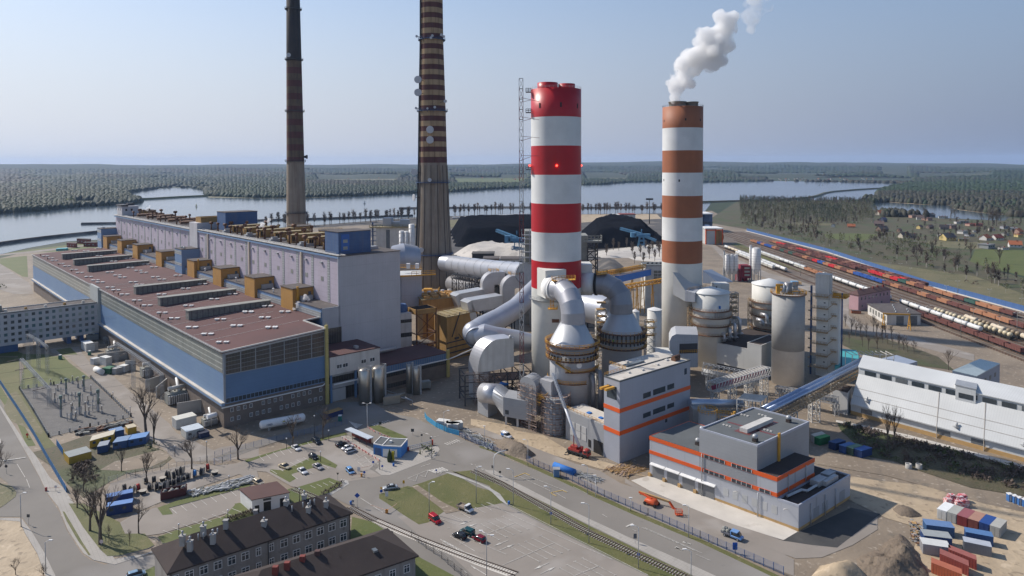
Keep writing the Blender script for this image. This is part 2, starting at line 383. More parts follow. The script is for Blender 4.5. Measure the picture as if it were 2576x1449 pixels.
D('wood',(.42,.28,.14),None,1.5)
D('tpb',(.02,.13,.42),(.03,.17,.5),1)
D('fnb',(.035,.085,.21),(.05,.11,.25),.5)
D('glc',(.02,.025,.03),ro=.08,spec=.8)
M['lampred']=mat('lampred',(1,.02,.02));b=M.lampred.node_tree.nodes['Principled BSDF'];si(b,'Emission Color',(1,.05,.03,1));si(b,'Emission Strength',6)
_cc={}
def pn(rgb,ro=.35,metal=0.,c2=None,**kw):
 k=(rgb,ro,metal)
 if k not in _cc: _cc[k]=mat('paint_%d'%len(_cc),rgb,c2 or tuple(x*.85 for x in rgb),scale=.8,ro=ro,metal=metal,**kw)
 return _cc[k]
# terrain
def inpoly(x,y,poly):
 r=np.zeros(len(x),bool);n=len(poly)
 for i in O(n):
  x0,y0=poly[i];x1,y1=poly[(i+1)%n]
  if y0==y1: continue
  c=((y0>y)!=(y1>y))&(x<(x1-x0)*(y-y0)/(y1-y0)+x0);r^=c
 return r
def G(c,pts,z=0):
 if type(pts)==str: pts=[tuple(map(float,q.split())) for q in pts.split(',')]
 return [P(c,x,y,z) if c else (x,y,z) for x,y in pts]
from mathutils.geometry import tessellate_polygon
CNT=[0]
def sheet(C,g,z):
 n=len(C.v);C.v+=[(p[0],p[1],z) for p in g]
 for t in tessellate_polygon([[Vector((p[0],p[1],0)) for p in g]]):
  a,b,c=[g[i] for i in t];ar=(b[0]-a[0])*(c[1]-a[1])-(b[1]-a[1])*(c[0]-a[0])
  C.idx(n,(t if ar>0 else t[::-1],))
def fl(name,c,pts,z,m,kind='structure'):
 CNT[0]+=1;z+=CNT[0]*.0004
 C=N();sheet(C,G(c,pts,z),z);return struct(name,C,m,kind)
def isl(name,c,pts,m,h=.14,z=.0):
 CNT[0]+=1;h+=CNT[0]*.0006
 C=N();g=G(c,pts);sheet(C,g,z+h);C.mi=1;n=len(C.v);k=len(g)
 C.v+=[(p[0],p[1],z) for p in g]+[(p[0],p[1],z+h) for p in g];C.idx(n,[(i,(i+1)%k,k+(i+1)%k,k+i) for i in O(k)])
 return struct(name,C,[m,M.kerb])
PROF=[(-400,128),(0,124),(250,116),(620,112),(900,100),(1250,108),(1500,135),(1750,131),(2000,120),(2200,104),(2400,84),(2576,66),(3000,60)]
def ss(a,b,x):
 t=np.clip((x-a)/(b-a),0,1);return t*t*(3-2*t)
def hillz(x,y):
 x=np.asarray(x,float);y=np.asarray(y,float);d=np.hypot(x,y);px=CX+F*x/np.maximum(y,1)
 pr=np.interp(px,[p[0] for p in PROF],[p[1] for p in PROF])
 th=px/170.
 u=10*np.sin(th*1.3+d/900.)+8*np.sin(th*2.9-d/1300.+1)+5*np.sin(th*6.1+d/500.)
 mid=ss(4200,6200,d)*(1-ss(6200,7600,d)*.5)
 return pr*ss(6500,12500,d)*(1-.3*ss(13000,19000,d))+mid*(26+u)*.8+u*.35*ss(8000,12000,d)
gm=N();n=72
ang=[2*pi*i/n for i in O(n)]
gm.A([(5200*cos(a),5200*sin(a),0) for a in ang])
struct('ground',gm,M.ffd)
C=N();rr=[5190,5600,6000,6500,7000,7500,8000,8600,9200,9800,10500,11200,12000,12600,13300,14500,16500,19500]
th=np.linspace(R(-42),R(42),240)
pts=[];
for r_ in rr:
 xs=r_*np.sin(th);ys=r_*np.cos(th);zs=hillz(xs,ys)+.01
 if r_==5190: zs=zs*0
 pts.append([(a,b,c) for a,b,c in zip(xs,ys,zs)])
for j in O(len(rr)-1):
 for i in O(len(th)-1): C.A([pts[j][i],pts[j][i+1],pts[j+1][i+1],pts[j+1][i]],True)
struct('hills',C,M.hills)
LAKE=[(-500,548),(0,538),(87,533),(175,523.5),(240,519),(295,516),(350,511),(356,505),(330,497),(322,488),(345,482),(362,479.7),(395,475),(425,472.8),(465,472.8),(490,475),(515,478),(521,493.5),(644,498.5),(720,498),(764,498),(883,494),(1038,487),(1137,482.6),(1258,475),(1333,472),(1462,465.5),(1526,464),(1575,459),(1667,457.5),(1768,458.8),(1870,457),(1950,455.5),(2105,458),(2200,460),(2314,463),(2251,469),(2217,481.5),(2202,491),(2188,493.7),(2180,501),(2060,504),(1950,504),(1790,510),(1770,536),(1667,537),(1461,539),(1321,539),(1220,541),(1038,547),(826,564),(657,576),(560,590),(258,602.5),(169,607),(70,624),(0,640),(-500,700)]
fl('lake','O',LAKE,.3,M.water)
POND=[(0,231),(200,212),(420,228),(700,247),(1000,262),(1190,262),(1120,290),(1230,322),(1600,368),(1970,400),(1880,480),(1200,452),(400,410),(80,360),(-60,300),(-60,250)]
fl('pond','BB',POND,.3,M.water)
fl('shore','BB','190 200,420 212,800 232,1180 228,1260 240,1290 300,1600 330,1980 370,1970 402,1600 372,1230 326,1110 292,1190 264,700 249,200 214',.34,M.sand)
fl('shore','R','2085 515,2300 515,2576 527,2576 536,2100 532',.34,M.dry)
fl('shore','B','0 195,400 195,900 186,900 191,500 206,0 208',.34,M.dry)
def strip(name,c,pts,w,h,m,kind='structure'):
 g=G(c,pts,.2);C=N();N_=len(g)
 cs=[]
 for i,p in en(g):
  d=nrm(sub(g[min(i+1,N_-1)],g[max(i-1,0)]));x=(d[1],-d[0],0)
  cs.append([I(p,mul(x,w*.9)),I(I(p,mul(x,w*.45)),(0,0,h)),I(I(p,mul(x,-w*.45)),(0,0,h)),I(p,mul(x,-w*.9))])
 for a,b in zip(cs,cs[1:]):
  for k in O(3): C.A([a[k],a[k+1],b[k+1],b[k]])
 return struct(name,C,m,kind)
strip('dyke','A','-300 690,0 620,200 592,400 566,650 538,915 511,1050 503',5,3.5,M.cds)
strip('dyke','T','-900 600,0 574,200 562,350 548,440 530,520 500,620 484,850 465,1100 450,1150 438,1240 431',9,4,M.brush)
strip('causeway','R','1330 556,1550 545,1800 530,2090 516',11,5,M.grass)
strip('causeway','S','1200 344,1525 344,1900 344',12,3,M.brush)
strip('dyke','C','-900 300,0 291,720 296,1440 290',5,3,M.cds)
strip('dyke','B','-1500 440,0 412,700 392,1450 365',5,3,M.cds)
for c,pts,m in (('T',[(0,300),(250,302),(560,312),(600,340),(300,345),(0,345)],'lawn'),('T',[(360,296),(900,310),(860,325),(500,325)],'dry'),('T',[(690,295),(800,297),(800,312),(690,312)],'lawn'),
('T',[(1060,265),(1380,270),(1400,320),(1100,322)],'dry'),('T',[(1450,310),(2240,318),(2250,345),(1480,345)],'dry'),('T',[(1910,312),(2200,318),(2150,345),(1930,335)],'lawn'),
('S',[(760,278),(900,285),(1060,280),(1200,300),(1180,325),(800,322)],'dry'),('S',[(1900,258),(2140,262),(2130,280),(1900,278)],'lawn'),('S',[(0,288),(260,285),(280,330),(100,340),(0,320)],'lawn'),
('S',[(2200,292),(2576,292),(2576,312),(2300,312)],'dry'),('B',[(560,15),(1000,8),(1350,30),(1300,60),(700,50)],'dry'),('B',[(1800,30),(2400,30),(2400,70),(1850,80)],'lawn')):
 fl('meadow',c,pts,.25,M[m])
fl('meadow','D','660 525,900 520,1160 528,1080 560,1000 592,820 580,680 560',.06,M.lawn)
fl('meadow','D','2010 660,2500 672,2700 920,2443 900,2150 835,1960 770',.06,M.lawn)
fl('meadow','D','1600 585,2060 600,2200 640,1990 665,1700 640,1560 610',.06,M.dry)
fl('meadow','D','380 425,740 430,720 450,380 445',.06,M.dry)
fl('wood_floor','D','-100 225,600 225,1130 240,1130 310,1090 420,1300 560,1600 600,1700 640,1990 650,1950 760,2150 840,2600 960,3400 1420,2443 1190,1500 900,700 660,0 490,-400 420',.03,M.brush)
fl('village_ground','D','1080 330,1300 300,1700 330,2443 390,3000 470,3000 700,2443 640,2030 625,1600 600,1300 575,1150 480',.04,M.brush)
fl('slope','D','1000 760,1500 830,2000 900,2600 1120,3000 1400,2443 1190,1500 940,1000 790',.05,M.dry)
fl('plant_ground','O','-900 700,0 650,70 632,258 608,560 592,657 580,826 568,1038 551,1220 545,1461 543,1667 541,1790 530,1850 560,2600 782,3400 1020,4300 1449,5400 2500,-1800 2500',.02,M.earth)
fl('lawn','A','0 700,590 625,760 600,915 600,915 640,600 680,330 690,160 700,0 705',.06,M.lawn)
fl('road','A','-200 712,0 706,330 672,600 640,740 625,760 632,610 655,330 690,0 718,-200 740',.1,M.as2)
fl('lawn','A','0 745,240 720,250 910,200 905,90 840,0 790',.07,M.lawn)
fl('road','A','-200 760,0 790,185 915,260 960,300 1060,120 1060,-200 960',.08,M.as2)
fl('lawn','E','-300 430,170 420,230 520,190 740,330 740,880 640,650 470,460 405,230 400,170 380,-300 380',.05,M.lawn)
fl('lawn','E','-300 430,180 430,200 750,470 1210,700 1460,500 1460,0 690,-300 300',.055,M.grass)
fl('lawn','E','-400 600,-200 640,0 830,160 1060,260 1295,345 1285,120 900,0 700,-300 400',.06,M.lawn)
fl('yard_road','E','480 350,760 330,800 400,900 520,1100 620,1290 790,1640 1075,1700 1160,2060 1330,2140 1300,2500 1250,2500 1400,2100 1430,1700 1440,1600 1330,1500 1270,1420 1190,1300 1060,1200 890,900 640,640 420,500 390',.06,M.as2)
fl('yard','E','700 330,1000 290,2100 1000,2180 1130,2060 1330,1700 1160,1640 1075,1290 790,1100 620,900 520,790 400',.05,M.earth)
fl('gravel_bed','E','190 745,870 640,1260 1010,470 1205',.09,M.gravel)
fl('lawn','E','490 425,610 420,760 580,850 650,620 660,500 560',.08,M.lawn)
fl('lawn','E','540 360,680 338,750 405,600 410',.08,M.lawn)
fl('worn_path','E','0 1000,100 780,160 760,420 1150,400 1180',.075,M.dry)
fl('road','J','-600 -700,0 -255,130 60,265 300,380 510,450 660,570 830,640 1010,790 1240,860 1290,1000 1340,1480 1240,1500 1500,1400 1800,700 1800,400 1210,290 990,205 880,0 880,-300 880,-300 700,0 640,80 560,0 500,-300 400',.08,M.asphalt)
isl('pavement','J','-330 -560,0 -190,150 30,265 205,345 300,480 510,600 600,700 740,900 1000,1100 1290,1400 1240,1480 1200,1480 1225,1100 1345,900 1300,800 1235,650 1010,580 835,560 790,450 650,385 510,270 300,130 60,0 -160,-330 -500',M.paving)
isl('pavement','J','0 895,205 900,300 1020,420 1220,700 1800,560 1800,360 1240,240 1040,190 930,0 915',M.paving)
fl('sandy_plot','J','-300 890,190 925,240 1045,360 1245,560 1800,-300 1800',.1,M.sand)
isl('traffic_island','J','-200 560,0 560,110 590,160 650,150 690,60 760,0 800,-200 850',M.dry)
isl('verge','J','600 835,620 840,690 960,790 1130,870 1255,850 1255,750 1120,640 930',M.grass,h=.2)
isl('grass_plot','J','660 760,800 760,1150 940,1200 1050,1390 1050,1480 1160,1420 1190,1150 1260,1030 1265,960 1200,800 990',M.grass,h=.2)
fl('yard','J','320 260,540 200,830 100,1400 190,1560 240,1650 320,1550 400,1200 470,1060 540,800 700,640 560,500 400,330 290',.1,M.brush)
fl('sandy_yard','J','960 430,1200 440,1450 400,1600 330,1630 290,1540 240,1400 270,1100 350',.13,M.earth)
fl('storage_yard','J','1060 560,1300 480,1850 370,2050 390,2450 350,2500 600,2300 470,1780 640,1350 820,1270 750,1000 680',.12,M.as2)
fl('car_park','J','1510 800,1620 800,2300 620,2500 610,2500 800,2290 810,1560 1040,1340 1070,1470 1160,1180 1060,1130 950,1310 840,1500 790',.13,M.as2)
isl('verge','J','1510 800,1780 700,2400 545,2400 590,1620 800,1660 860,1560 870',M.lawn)
isl('verge','J','1510 1080,1700 1010,2290 840,2250 760,2310 750,2440 850,2440 900,1750 1120,1560 1140',M.lawn)
fl('lawn','J','1260 1460,1490 1350,1490 1500,1100 1500',.12,M.lawn)
fl('plaza','O','790 1040,835 1012,930 1010,985 1040,1040 1050,1132 1091,1268 1150,1394 1203,1475 1242,1599 1297,1761 1365,2150 1545,3600 2400,2200 2400,1180 1500,1000 1357,935 1310,877 1270,825 1245,870 1222,880 1208,800 1230,720 1215,660 1180,612 1160,730 1126,800 1106,850 1095,760 1090,640 1130,560 1160,540 1150,640 1110,730 1085,850 1060',.11,M.asphalt)
fl('car_park','K','-30 410,200 340,620 215,950 120,1120 118,1300 215,1480 340,1390 420,1500 490,1190 540,1000 640,640 590,400 450',.13,M.as2)
fl('car_park','L','-500 880,430 712,560 790,900 960,1250 1130,1500 1260,1900 1449,2300 1640,600 1800,0 1240,-250 1100',.13,M.as2)
isl('pavement','L','330 440,430 440,530 505,1100 795,1700 1075,2400 1385,3300 1800,3100 1800,2330 1449,1850 1215,1350 970,950 770,600 600',M.paving)
isl('grass_island','K','1900 555,2150 465,2200 475,2420 600,2850 720,2240 830,2180 835,2060 740,1800 585',M.grass)
isl('grass_island','K','1480 670,1540 650,1750 590,1800 600,2070 780,2110 830,1950 940,1860 960,1700 860,1560 760,1480 710',M.grass)
fl('worn_path','K','1790 590,1850 575,2080 735,2260 820,2120 850,2060 790',.2,M.earth)
isl('grass_strip','L','0 435,30 455,200 440,330 470,600 600,950 775,1350 980,1850 1225,2330 1455,3100 1820,2500 1820,1900 1449,1500 1255,1250 1125,900 950,560 775,440 690,390 610,380 590',M.grass)
fl('footpath','L','-60 445,60 470,380 600,480 660,560 775,480 720,400 640,280 570,-30 460',.2,M.cnc)
isl('verge','L','280 220,520 300,700 380,1000 515,1310 665,1780 875,2400 1135,3300 1560,3300 1520,2400 1095,1780 835,1320 630,1000 480,700 345,520 275,290 200',M.grass)
isl('traffic_island','K','1370 15,1480 5,1750 120,1720 135,1590 130,1400 30',M.lawn)
isl('pavement','K','1110 110,1190 110,1500 310,1560 330,1850 240,2040 200,2060 240,2010 320,1580 485,1500 485,1440 440,1480 400,1480 340',M.paving)
isl('grass_island','K','560 440,880 290,940 310,1080 390,1060 420,950 385,640 475,680 520,620 555,430 450,440 430',M.lawn)
isl('grass_island','K','700 600,1000 510,1130 560,1010 650,850 700,700 760,620 740,600 620',M.lawn)
isl('paved_island','K','1110 520,1180 540,1190 570,1010 680,940 690,1130 590',M.cnc)
isl('grass_verge','K','190 340,600 220,830 150,1150 70,1180 95,820 180,500 260,210 365',M.lawn)
fl('lawn','K','1220 880,1420 930,1640 1080,1750 1200,1850 1260,2300 1500,1700 1500,1200 1100',.15,M.lawn)
fl('lawn','K','0 870,100 760,150 760,300 860,0 960',.15,M.lawn)
fl('level_crossing','K','1410 930,1480 905,1760 1020,2100 1150,2399 1250,2800 1420,2700 1449,2399 1340,1980 1170,1650 1040',.16,M.slab)
fl('site_road','L','100 30,320 30,620 120,1000 290,1200 370,1440 440,1640 560,1900 640,2500 900,3100 1180,3300 1290,3300 1449,2400 1110,1900 890,1500 700,1250 520,1000 420,600 210,420 130',.07,M.as2)
fl('site_road','M','0 760,240 880,620 1040,950 1150,1530 1360,2030 1425,2400 1130,2440 1120,2440 1250,2200 1400,1900 1520,1650 1530,1100 1330,600 1110,0 800',.085,M.as2)
fl('asphalt_apron','M','950 1150,1680 1275,2185 1040,2470 1100,2050 1425,1800 1400,1530 1358',.1,M.asn)
isl('loading_apron','M','60 780,235 735,930 960,1670 1275,1530 1358,1030 1200,620 1040,240 880',M.slab,h=.1)
fl('sandy_ground','CC','300 300,600 350,1100 400,1400 480,2288 640,3000 900,3000 1900,1200 1449,1000 1200,1100 900,700 780,500 680,250 560',.09,M.sand)
fl('sandy_ground','L','200 0,330 40,1000 290,1440 420,1900 500,1650 400,1400 330,1100 220,900 100,620 50,560 0,200 -60',.09,M.sand)
fl('bank','N','100 190,470 270,1000 400,1640 570,2600 820,2600 1000,1640 790,1200 720,800 590,560 500,330 460,260 370,130 250',.12,M.brush)
fl('access_road','N','-100 430,260 470,560 560,1000 690,1490 800,2200 960,2200 1040,1300 850,900 730,500 620,0 540,-300 480',.11,M.earth)
fl('service_path','Z','-20 1060,430 1150,900 1250,1400 1380,2402 1640,2402 1700,1300 1390,500 1200,-20 1090',.2,M.slab)
fl('road','H','40 640,210 640,420 800,700 930,1000 1060,1350 1150,2200 1420,2200 1520,1300 1230,900 1110,600 1010,380 900,180 680',.08,M.as2)
fl('road','D','740 1100,880 1130,880 1250,1000 1330,1300 1400,2000 1600,2000 1660,1200 1449,900 1380,760 1200',.08,M.as2)
fl('lawn','H','440 640,560 620,720 700,900 800,1480 1040,1300 1000,900 840,600 720',.1,M.grass)
fl('rail_bed',None,'241 1010,352 1010,352 700,350 520,347 300,347 150,262 150,262 420,244 600',.05,M.bal)
fl('embankment','Z','560 0,900 100,1300 250,1500 420,600 300,350 240,0 60,0 -100',.1,M.brush)
fl('coal_yard','C','-2600 760,-1900 430,-1000 370,0 350,720 340,1440 330,1800 330,1800 600,1440 700,850 760,0 800,-700 840',.06,M.cds)
fl('sandy_yard','C','720 350,1040 340,1400 350,1440 390,1200 400,1000 400,720 425',.12,M.sand)
fl('sandy_yard','B','480 475,1100 445,1100 470,700 520,1100 560,1100 580,800 570,500 520',.12,M.earth)
fl('sandy_yard','B','1780 400,2452 372,2452 440,2100 440,1780 470',.12,M.dry)
fl('pale_yard','C','850 680,1440 610,1460 780,1200 760,1100 720,850 730',.12,M.slab)
def mound(name,poly,h,m,lb=None,cat=None,group=None,seed=1,step=3.,edge=12.,plateau=False,thing_=True,rough_=.5):
 rn=random.Random(seed);xs=[p[0] for p in poly];ys=[p[1] for p in poly]
 nx=max(6,int((max(xs)-min(xs))/step));ny=max(6,int((max(ys)-min(ys))/step))
 X,Y=np.meshgrid(np.linspace(min(xs),max(xs),nx),np.linspace(min(ys),max(ys),ny))
 ins=inpoly(X.ravel(),Y.ravel(),[(p[0],p[1]) for p in poly]).reshape(X.shape)
 dist=np.full(X.shape,1e9);k=len(poly)
 for i in O(k):
  ax,ay=poly[i][:2];bx,by=poly[(i+1)%k][:2];dx,dy=bx-ax,by-ay
  t=np.clip(((X-ax)*dx+(Y-ay)*dy)/(dx*dx+dy*dy+1e-9),0,1);dist=np.minimum(dist,np.hypot(X-ax-t*dx,Y-ay-t*dy))
 hh=np.where(ins,np.minimum(dist/edge,1) if plateau else np.sin(np.clip(dist/edge,0,1)*pi/2),-.2)
 ph=[rn.u(0,6) for _ in O(8)]
 nz=.10*np.sin(X/step/2.3+ph[0])*np.sin(Y/step/2.1+ph[1])+.07*np.sin(X/step/1.1+Y/step/.9+ph[2])+.16*np.sin(X/step/5+ph[3]+np.sin(Y/step/3))*np.cos(Y/step/4+ph[4])+np.array([rn.gauss(0,.045) for _ in O(X.size)]).reshape(X.shape)
 zz=np.where(ins,hh*h*(1+nz*rough_*2),-.3)
 C=N();C.v=[(float(a),float(b),float(c)) for a,b,c in zip(X.ravel(),Y.ravel(),zz.ravel())]
 for j in O(ny-1):
  for i in O(nx-1):
   if ins[j:j+2,i:i+2].any(): C.idx(0,((j*nx+i,j*nx+i+1,(j+1)*nx+i+1,(j+1)*nx+i),),True)
 if thing_: return solo(name,C,m,lb,cat,group)
 return struct(name,C,m)
mound('coal_heap',G('C','725 500,900 455,1200 470,1380 500,1440 590,1250 635,860 662,725 650'),21,M.coal,'long black coal heap with a stepped top between the two striped stacks','coal heap',edge=24,step=5,plateau=True,rough_=.25)
mound('coal_heap',G('B','1790 500,2100 475,2452 470,2700 480,2750 640,2452 640,2000 640,1850 640'),23,M.coal,'black coal heap with a steep cut face by the concrete chimney','coal heap',edge=14,step=5,plateau=True,seed=4,rough_=.15)
mound('coal_heap',G('C','850 430,900 420,950 430,930 450,870 450'),13,M.coal,'small pointed coal heap at the back of the yard','coal heap',edge=30,step=5,seed=5)
mound('coal_heap',G('C','1290 580,1390 520,1450 560,1440 615,1340 625'),15,M.coal,'conical coal heap by the blue stacker near the terracotta stack','coal heap',edge=26,step=4,seed=6)
mound('ash_heap',G('B','1815 705,1900 680,2150 660,2452 680,2700 720,2600 790,2200 760,1950 750'),11,M.ash,'pale grey ash heap in front of the coal by the big pipe','ash heap',edge=22,step=4,seed=8)
mound('ash_heap',G('C','850 700,1100 670,1400 650,1440 690,1200 740,900 740'),3,M.ash,'low pale spoil heap on the light yard between the stacks','spoil heap',edge=25,step=5,seed=9)
mound('slag_heap',G('C','850 900,870 770,1000 750,1110 820,1100 900'),7,M.cds,'grey ribbed slag heap behind the yellow gantry','slag heap',edge=20,step=4,seed=10)
mound('soil_heap',G('L','400 130,500 160,620 180,830 290,740 330,560 290,480 230'),3.4,M.dsl,'long dark soil heap by the site road near the white van','soil heap',edge=4,step=.8,seed=11)
mound('soil_heap',G('CC','600 1130,830 960,960 1030,1080 1200,1220 1460,700 1560,380 1400,350 1250'),3.6,M.dsl,'large ridged brown soil heap in the lower right corner','soil heap',edge=9,step=.6,rough_=1.4,seed=12)
mound('soil_heap',G('CC','760 690,840 630,1040 700,1140 770,1000 790,860 760'),1.8,M.dsl,'low dark soil heap at the edge of the fresh asphalt','soil heap',edge=3,step=.7,seed=13)
mound('soil_heap',G('CC','-60 1330,180 1290,380 1330,500 1460,300 1600,-200 1500'),2.6,M.sand,'sandy excavation heap with orange soil by the kerb','soil heap',edge=5,step=.9,seed=14)
# painted markings
def marks(name,c,segs,w=.14,z=.235,m='paint'):
 C=N()
 for s in segs:
  a,b=P(c,s[0],s[1],z),P(c,s[2],s[3],z);d=nrm(sub(b,a));x=(d[1]*w/2*(s[4] if len(s)>4 else 1),-d[0]*w/2*(s[4] if len(s)>4 else 1),0)
  C.A([I(a,x),I(b,x),sub(b,x),sub(a,x)])
 return struct(name,C,M[m])
seg=[]
for (x0,y0,x1,y1,n_,dx,dy) in ((505,875,750,1000,5,-70,25),(865,1060,1140,1200,5,-70.5,27.5),(1268,1275,1585,1437,4,-72,32.)):
 for i in O(n_):
  seg.append((x0+dx*i,y0+dy*i,x1+dx*i,y1+dy*i))
  for (a,b) in ((x0+dx*i,y0+dy*i),(x1+dx*i,y1+dy*i)): seg.append((a-12,b+5,a+14,b-5))
for s in ((625,940,90,1145),(1000,1130,500,1345),(370,745,470,790),(300,760,405,820),(100,840,195,893),(20,868,125,920),(240,790,340,842),(480,720,1900,1440),(540,1240,230,1110),(1430,1350,1130,1470),(350,740,690,910),(0,1065,240,1210),(110,1045,310,1150),(-90,900,50,950),(700,915,1560,1290)): seg.append(s)
marks('parking_lines','L',seg)
seg=[]
for i in O(8): seg.append((330+66*i,300-19*i,375+66*i,345-19*i))
for i in O(6): seg.append((440+62*i,430-24*i,500+62*i,470-26*i))
for i in O(5): seg.append((640+72*i,478-26*i,700+74*i,520-26*i))
for i in O(3): seg.append((1140+46*i,205+28*i,1200+48*i,255+28*i))
for s in ((1240,335,1400,250),(1300,375,1440,300),(1360,400,1480,340),(1240,335,1480,370),(1270,350,1330,400),(1340,300,1420,390),(1400,260,1470,380)): seg.append(s)
seg+= [(820+60*i,580-13*i,870+60*i,605-13*i) for i in O(4)]
marks('parking_lines','K',[s for s in seg if s])
marks('parking_lines','J',[(1640+95*i,800-28*i,1700+95*i,850-28*i) for i in O(7)]+[(1560+95*i,1010-30*i,1650+95*i,1045-30*i) for i in O(8)])
marks('zebra_crossing','K',[(1955+24*i,432-5*i,2030+22*i,462-5*i,4.5) for i in O(6)])
marks('zebra_crossing','F',[(1200+16*i,1050+5*i,1270+10*i,1118-6*i,3) for i in O(7)])
marks('zebra_crossing','F',[(1420+24*i,1082-7*i,1450+24*i,1095-7*i,3.2) for i in O(7)]+[(2120+22*i,1262-7*i,2160+22*i,1280-7*i,3.2) for i in O(6)])
marks('lane_markings','K',[(1300,700,1520,840,1.3),(2120,420,2060,470),(1750,512,1830,540),(1830,540,1850,475),(1850,475,1920,500),(1920,500,1950,430),(1750,512,1950,430),(1880,400,1970,370),(2240,175,2290,160),(2000,115,2055,100),(2065,1095,2150,1155,1.),(2095,1105,2340,1240),(2085,1130,2270,1250),(2015,1185,2055,1215),(2135,1275,2180,1310),(2260,1375,2320,1420),(2350,1345,2400,1380),(1780,1015,1810,1030),(1895,1095,1920,1110),(2130,990,2160,985)]+[(2095+28*i,1105+17*i,2120+28*i,1130+17*i,2.) for i in O(8)])
marks('lane_markings','L',[(240,380,700,600,.9),(640,480,1000,650),(700,470,1130,640),(1000,640,1110,705),(1460,855,1510,885),(1750,1000,1790,1020),(1180,590,1320,660,.8),(1840,980,2350,1205),(1870,985,2420,1230),(2170,1175,2230,1200,2.5),(2250,1120,2310,1145,2.5),(1690,975,1755,945,3.5),(200,372,215,380,2.2),(250,395,270,405,2.2),(300,420,320,430,2.2),(850,790,900,812),(950,840,990,860),(100,1375,145,1405),(0,1290,20,1310),(195,1345,350,1440,1.6),(2360,1240,2500,1300)])
marks('lane_markings','L',[(620,497,720,460),(720,460,765,482),(960,650,1020,680),(1080,625,1120,645),(960,650,1080,625)],m='pty',w=.3)
marks('lane_markings','J',[(0,345,60,338,5),(60,338,245,310,5),(165,375,240,500,1),(255,520,285,600,1),(0,130,10,190,1.5)])
def arrow(C,c,x0,y0,x1,y1,z=.235):
 a,b=P(c,x0,y0,z),P(c,x1,y1,z);d=nrm(sub(b,a));x=(d[1],-d[0],0);q=sub(b,mul(d,2.2))
 C.A([I(a,mul(x,.08)),I(q,mul(x,.08)),sub(q,mul(x,.08)),sub(a,mul(x,.08))]);C.A([I(q,mul(x,.42)),b,sub(q,mul(x,.42))])
C=N()
for s in ((215,912,80,960),(125,990,262,945),(560,1105,420,1160),(475,1200,620,1142),(950,1320,805,1385),(868,1428,1012,1360)): arrow(C,'L',*s)
arrow(C,'L',2240,1120,2310,1148);arrow(C,'L',2170,1172,2235,1200);arrow(C,'F',1890,1150,1980,1180)
struct('painted_arrows',C,M.paint)
# rails
def railline(pts,lb,group=None,z=.1,sleep=True,gauge=1.5):
 t=K('railway_track',lb,'',pts[0],group);t['kind']='structure';C=N();ms=N()
 for a,b in zip(pts,pts[1:]):
  d=nrm(sub(b,a));x=(d[1]*gauge/2,-d[0]*gauge/2,0)
  for s_ in (1,-1):
   q=(x[0]*s_,x[1]*s_,z+.22);C.B(I(a,q),I(b,q),.16,.2)
  L=md(a,b);k=int(L/(.75 if sleep==1 else 2.2))
  for i in O(k):
   p=Q(a,b,(i+.5)/k);ms.B(I(p,(x[0]*1.75,x[1]*1.75,z+.03)),I(p,(-x[0]*1.75,-x[1]*1.75,z+.03)),.3 if sleep==1 else .9,.14)
 J('rails',C,M.rls,t);J('sleepers',ms,M.slp if sleep==1 else M.rust,t)
 return t
railline(G('L','215 445,500 570,900 790,1350 1050,1800 1260,2200 1440,2900 1760'),'single spur track with pale sleepers in the grass strip by the road',z=.2,sleep=1)
railline(G('K','650 615,860 700,900 715'),'overgrown rail stub in the grass by the white garage',z=.15,sleep=1)
railline(G('K','1190 790,1430 910,1900 1110,2400 1300,2800 1440'),'single track set into the pale level crossing',z=.12,sleep=1)
TRX=[(246,590,790),(252,560,860),(259,150,560),(266,150,700),(274.5,150,830),(281,150,700),(287,150,700),(293,200,900),(299.5,150,960),(306.5,150,1000),(314,150,1000),(322.5,150,1000),(329,150,1000),(335,380,1000)]
for i,(x,y0,y1) in en(TRX):
 railline([(x,y0,0),(x,(y0+y1)/2,0),(x,y1,0)],od(i+1)+' yard track counted from the plant side','railway yard tracks',sleep=2)
# helpers for buildings
def win(parent,T,u,v,z,w,h,m,axis='u',off=.06,frame=None,name='window',d=.12):
 C=N()
 if axis=='u': C.F(T,u,u+w,v-off,v+d,z,z+h)
 else: C.F(T,u-off,u+d,v,v+w,z,z+h)
 o=J(name,C,m,parent)
 if frame:
  fb=N();t=.12;e=off+.05
  if axis=='u':
   for a,b,c_,d_ in ((u-t,u+w+t,z-t,z),(u-t,u+w+t,z+h,z+h+t),(u-t,u,z,z+h),(u+w,u+w+t,z,z+h),(u+w/2-.05,u+w/2+.05,z,z+h),(u,u+w,z+h*.66,z+h*.66+.09)): fb.F(T,a,b,v-e,v+.02,c_,d_)
  else:
   for a,b,c_,d_ in ((v-t,v+w+t,z-t,z),(v-t,v+w+t,z+h,z+h+t),(v-t,v,z,z+h),(v+w,v+w+t,z,z+h),(v+w/2-.05,v+w/2+.05,z,z+h)): fb.F(T,u-e,u+.02,a,b,c_,d_)
  f=sl_('frame',fb,frame,parent,o)
 return o
def uvof(T,p):
 x,y=p[0]-T.o[0],p[1]-T.o[1];U,V=T.U,T.V;d=U[0]*V[1]-U[1]*V[0]
 return ((x*V[1]-y*V[0])/d,(U[0]*y-U[1]*x)/d)
def pp_(C,T,u0,u1,v0,v1,z,h=.5,t=.35,e=.04):
 for a,b,c,d in ((u0-e,u1+e,v0-e,v0+t),(u0-e,u1+e,v1-t,v1+e),(u0-e,u0+t,v0+t,v1-t),(u1-t,u1+e,v0+t,v1-t)): C.F(T,a,b,c,d,z,z+h)
S=Fr((-110.1,256.9),(-.6896,.7242),(.766,.643))
